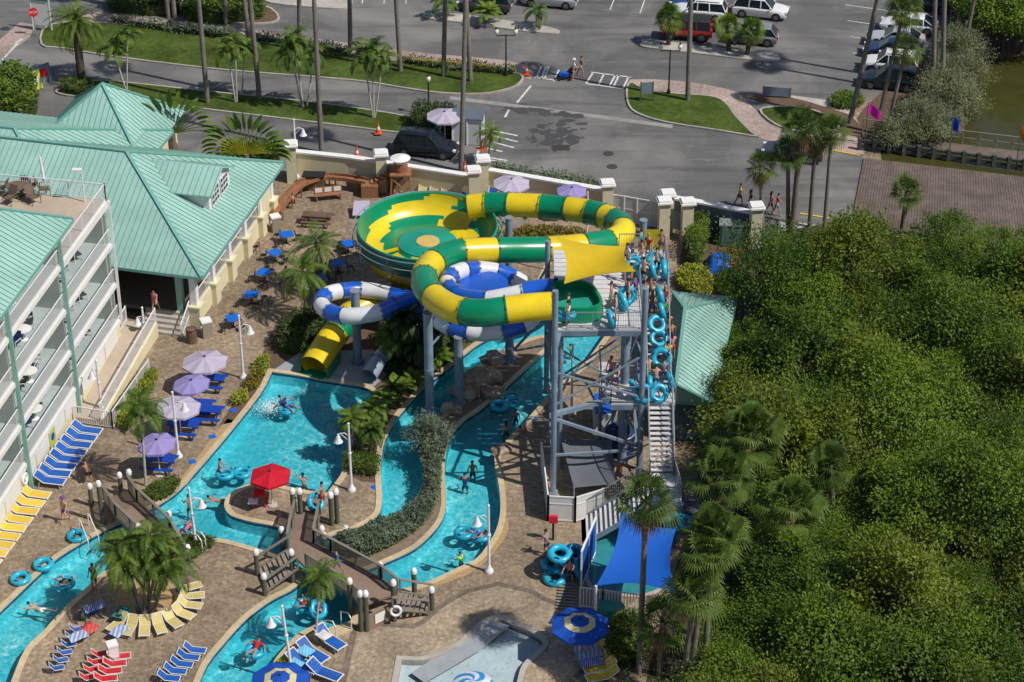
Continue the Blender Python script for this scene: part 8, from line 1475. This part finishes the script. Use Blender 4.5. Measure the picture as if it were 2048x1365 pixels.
# decks
P_(132, 1045, 0, 2.8, 'walk', 'shirtless man in purple cap and purple trunks beside the yellow loungers', bot='purple', hat='purple', skin=0); P_(180, 970, 0, .5, 'crouch', 'tanned person crouching in the shade by the footbridge posts', bot='black', skin=1); P_(190, 1180, 0, 2.6, 'stand', 'person in black clothes standing in the palm shade by the left channel', top='black', bot='black', skin=1); P_(1093, 1112, 0, .9, 'hold', 'attendant in grey shirt beside the stacked tubes', top='grey', bot='navy', skin=1); P_(1140, 1168, 0, 2.9, 'reach', 'person in pink top at the front of the stacked tubes', top='pink', bot='black', skin=1); P_(1236, 968, 0, 2.4, 'stand', 'person in orange shirt under the tower beside the stairs', top='orange', bot='grey', skin=1); P_(676, 1150, 1.0, 2.1, 'walk', 'person wrapped in a blue towel crossing the centre footbridge', top='blue', bot='blue', skin=1); P_(586, 418, 0, 2.0, 'stand', 'child in white shirt beside the timber sluice', top='white', bot='navy', skin=1, sc=.7); P_(362, 1158, 0, 1.0, 'crouch', 'person in lime shirt bending beside the palm bed', top='lime', bot='black', skin=1); P_(312, 625, .95, 2.8, 'walk', 'person in pink clothes in the dark lodge entrance', top='pink', bot='pink'); P_(575, 575, 0, 2.0, 'walk', 'person walking under the coconut palms by the cafe tables', bot='black', top='white', skin=1, sc=.9)
# stacked tubes
g = 'light blue tubes stacked by the framed screen'
for k in range(5): tube(1119 + k % 2 * 2, 1113, .37 * k, 'light blue tube, %s from the bottom of the tall stack by the framed screen' % ORD[k], (.04 * k, .06, 0), group=g, scale=1.18)
for k, (x, y, z, rot, l) in enumerate(((1145, 1128, 0, (0, 0, 0), 'flat behind the front person'), (1148, 1120, .33, (.3, .2, 0), 'tilted on top of the flat one'), (1132, 1148, 0, (0, .1, 0), 'in the middle of the heap'), (1138, 1142, .36, (-.3, .3, 0), 'on top of the middle of the heap'), (1110, 1168, 0.02, (.15, 0, 0), 'nearest the picture bottom, alone in front'), (1152, 1150, .3, (.2, 1.1, .2), 'leaning against the framed screen'), (1105, 1142, 0, (0, 0, 0), 'at the left side below the tall stack'))): tube(x, y - 8, z, 'tube of the heap by the framed screen, ' + l, rot, group=g, scale=1.15)
for k, (x, y, z, rot, l) in enumerate(((1348, 1046, .35, (.6, .2, 0), 'larger'), (1370, 1050, .3, (.2, .5, 0), 'smaller'))): tube(x, y, z + 1.8, 'light blue tube beside the blue sail, ' + l + ' one', rot)
c = G(1358, 1062, 0); mb = MB(); mb.cbox(c + Z3 * .9, 2.2, 1.4, 1.8); tag(mb.build('storage_rack', MATS['slate_wall'], origin=c), 'dark storage rack holding two tubes beside the blue sail', 'rack')
c = G(1112, 1090); t = thing('red_buoy_stand', 'red rescue tube hanging on a dark stand by the tower stairs', 'rescue stand', tuple(c)); b_ = G(1106, 1080); mb = MB(); mb.bar(b_, b_ + Z3 * 1.6, .12, .12); mb.build('post', MATS['black_metal'], t); mb = MB(); mb.cbox(b_ + Z3 * 1.5 + V((0, -.1, 0)), .5, .2, .45); mb.build('box', MATS['strap_red'], t)
mb = MB()
for i in range(9): a, b = G(1112 + i * .8, 1215 - i * 6, .1), G(1152 + i * .8, 1218 - i * 6, .1); mb.bar(a, b, .13, .05)
tag(mb.build('slatted_ramp', MATS['wood_grey'], origin=G(1132, 1195)), 'slatted timber walkway below the stacked tubes', 'walkway')
# belongings
for x, y, m_, l in ((178, 1265, 'strap_red', 'red and purple beach bag at the end of the upright chairs'), (165, 1240, 'sling_dark', 'dark bag in the shade on the central deck'), (185, 1228, 'mesh_blue', 'blue bag in the shade beside the palm clump'), (240, 1248, 'black_metal', 'black bag at the shaded end of the lounger ring')):
    c = G(x, y); r_ = random.Random(x); mb = MB(); mb.ball((0, 0, 0), 1, 12, 8); mb.v = [(c.x + a[0] * .32 * (1 + .2 * math.sin(5 * a[2] + x)), c.y + a[1] * .22, .3 + a[2] * .3) for a in mb.v]; t = thing('beach_bag', l, 'bag', tuple(c)); mb.build('body', MATS[m_], t, smooth=50); mb = MB(); mb.pipe([c + V((-.15, 0, .5)), c + V((-.1, 0, .75)), c + V((.1, 0, .75)), c + V((.15, 0, .5))], .02, 6); mb.build('strap', MATS['black_metal'], t)
c = G(360, 1180); mb = MB(); mb.cbox(c + Z3 * .02, .42, .42, .03, .3); tag(mb.build('floor_marker', MATS['para_blue'], origin=c), 'small blue square marker on the deck right of the palm clump', 'marker')
for x, y in ((467, 822), (425, 874), (385, 924), (750, 975), (1068, 838)): c = G(x, y); mb = MB(); mb.cbox(c + Z3 * .02, .38, .38, .03, .4); tag(mb.build('depth_marker', MATS['cafe_blue'], origin=c), 'small blue depth marker set in the pool edge', 'marker', 'blue depth markers along the pool edge')
# splash foam
M('foam', (.80, .86, .88), .6, .1, 3); r = random.Random(9); mb = MB(); c = G(562, 818, WZ)
for i in range(2600): a = r.gauss(PI * .9, .6); d = abs(r.gauss(.55, .55)); p = V((c.x + math.cos(a) * d * 1.2, c.y + math.sin(a) * d * 1.1, WZ + abs(r.gauss(.0, .09)) * math.exp(-d) + .015)); leaf(mb, p, rv(r).normalized(), V((0, 0, 1)) + rv(r) * .6, .055 * r.uniform(.4, 1.6), .045)
for i in range(900): f = r.random(); q = G(600 + 32 * f + r.gauss(0, 5), 785 - 22 * f + r.gauss(0, 4), WZ); leaf(mb, V((q.x, q.y, WZ + .012)), V((r.uniform(-1, 1), r.uniform(-1, 1), .05)), V((0, 0, 1)), .07, .04)
o = mb.build('water_splash', MATS['foam'], None, smooth='raw', origin=c); o['kind'] = 'stuff'

# the people's skins are grown once, together
dg = bpy.context.evaluated_depsgraph_get(); NEW = [(o, bpy.data.meshes.new_from_object(o.evaluated_get(dg))) for o in SKINNED]
for o, m in NEW: nm = o.name; o.modifiers.clear(); o.data = m; m.name = nm
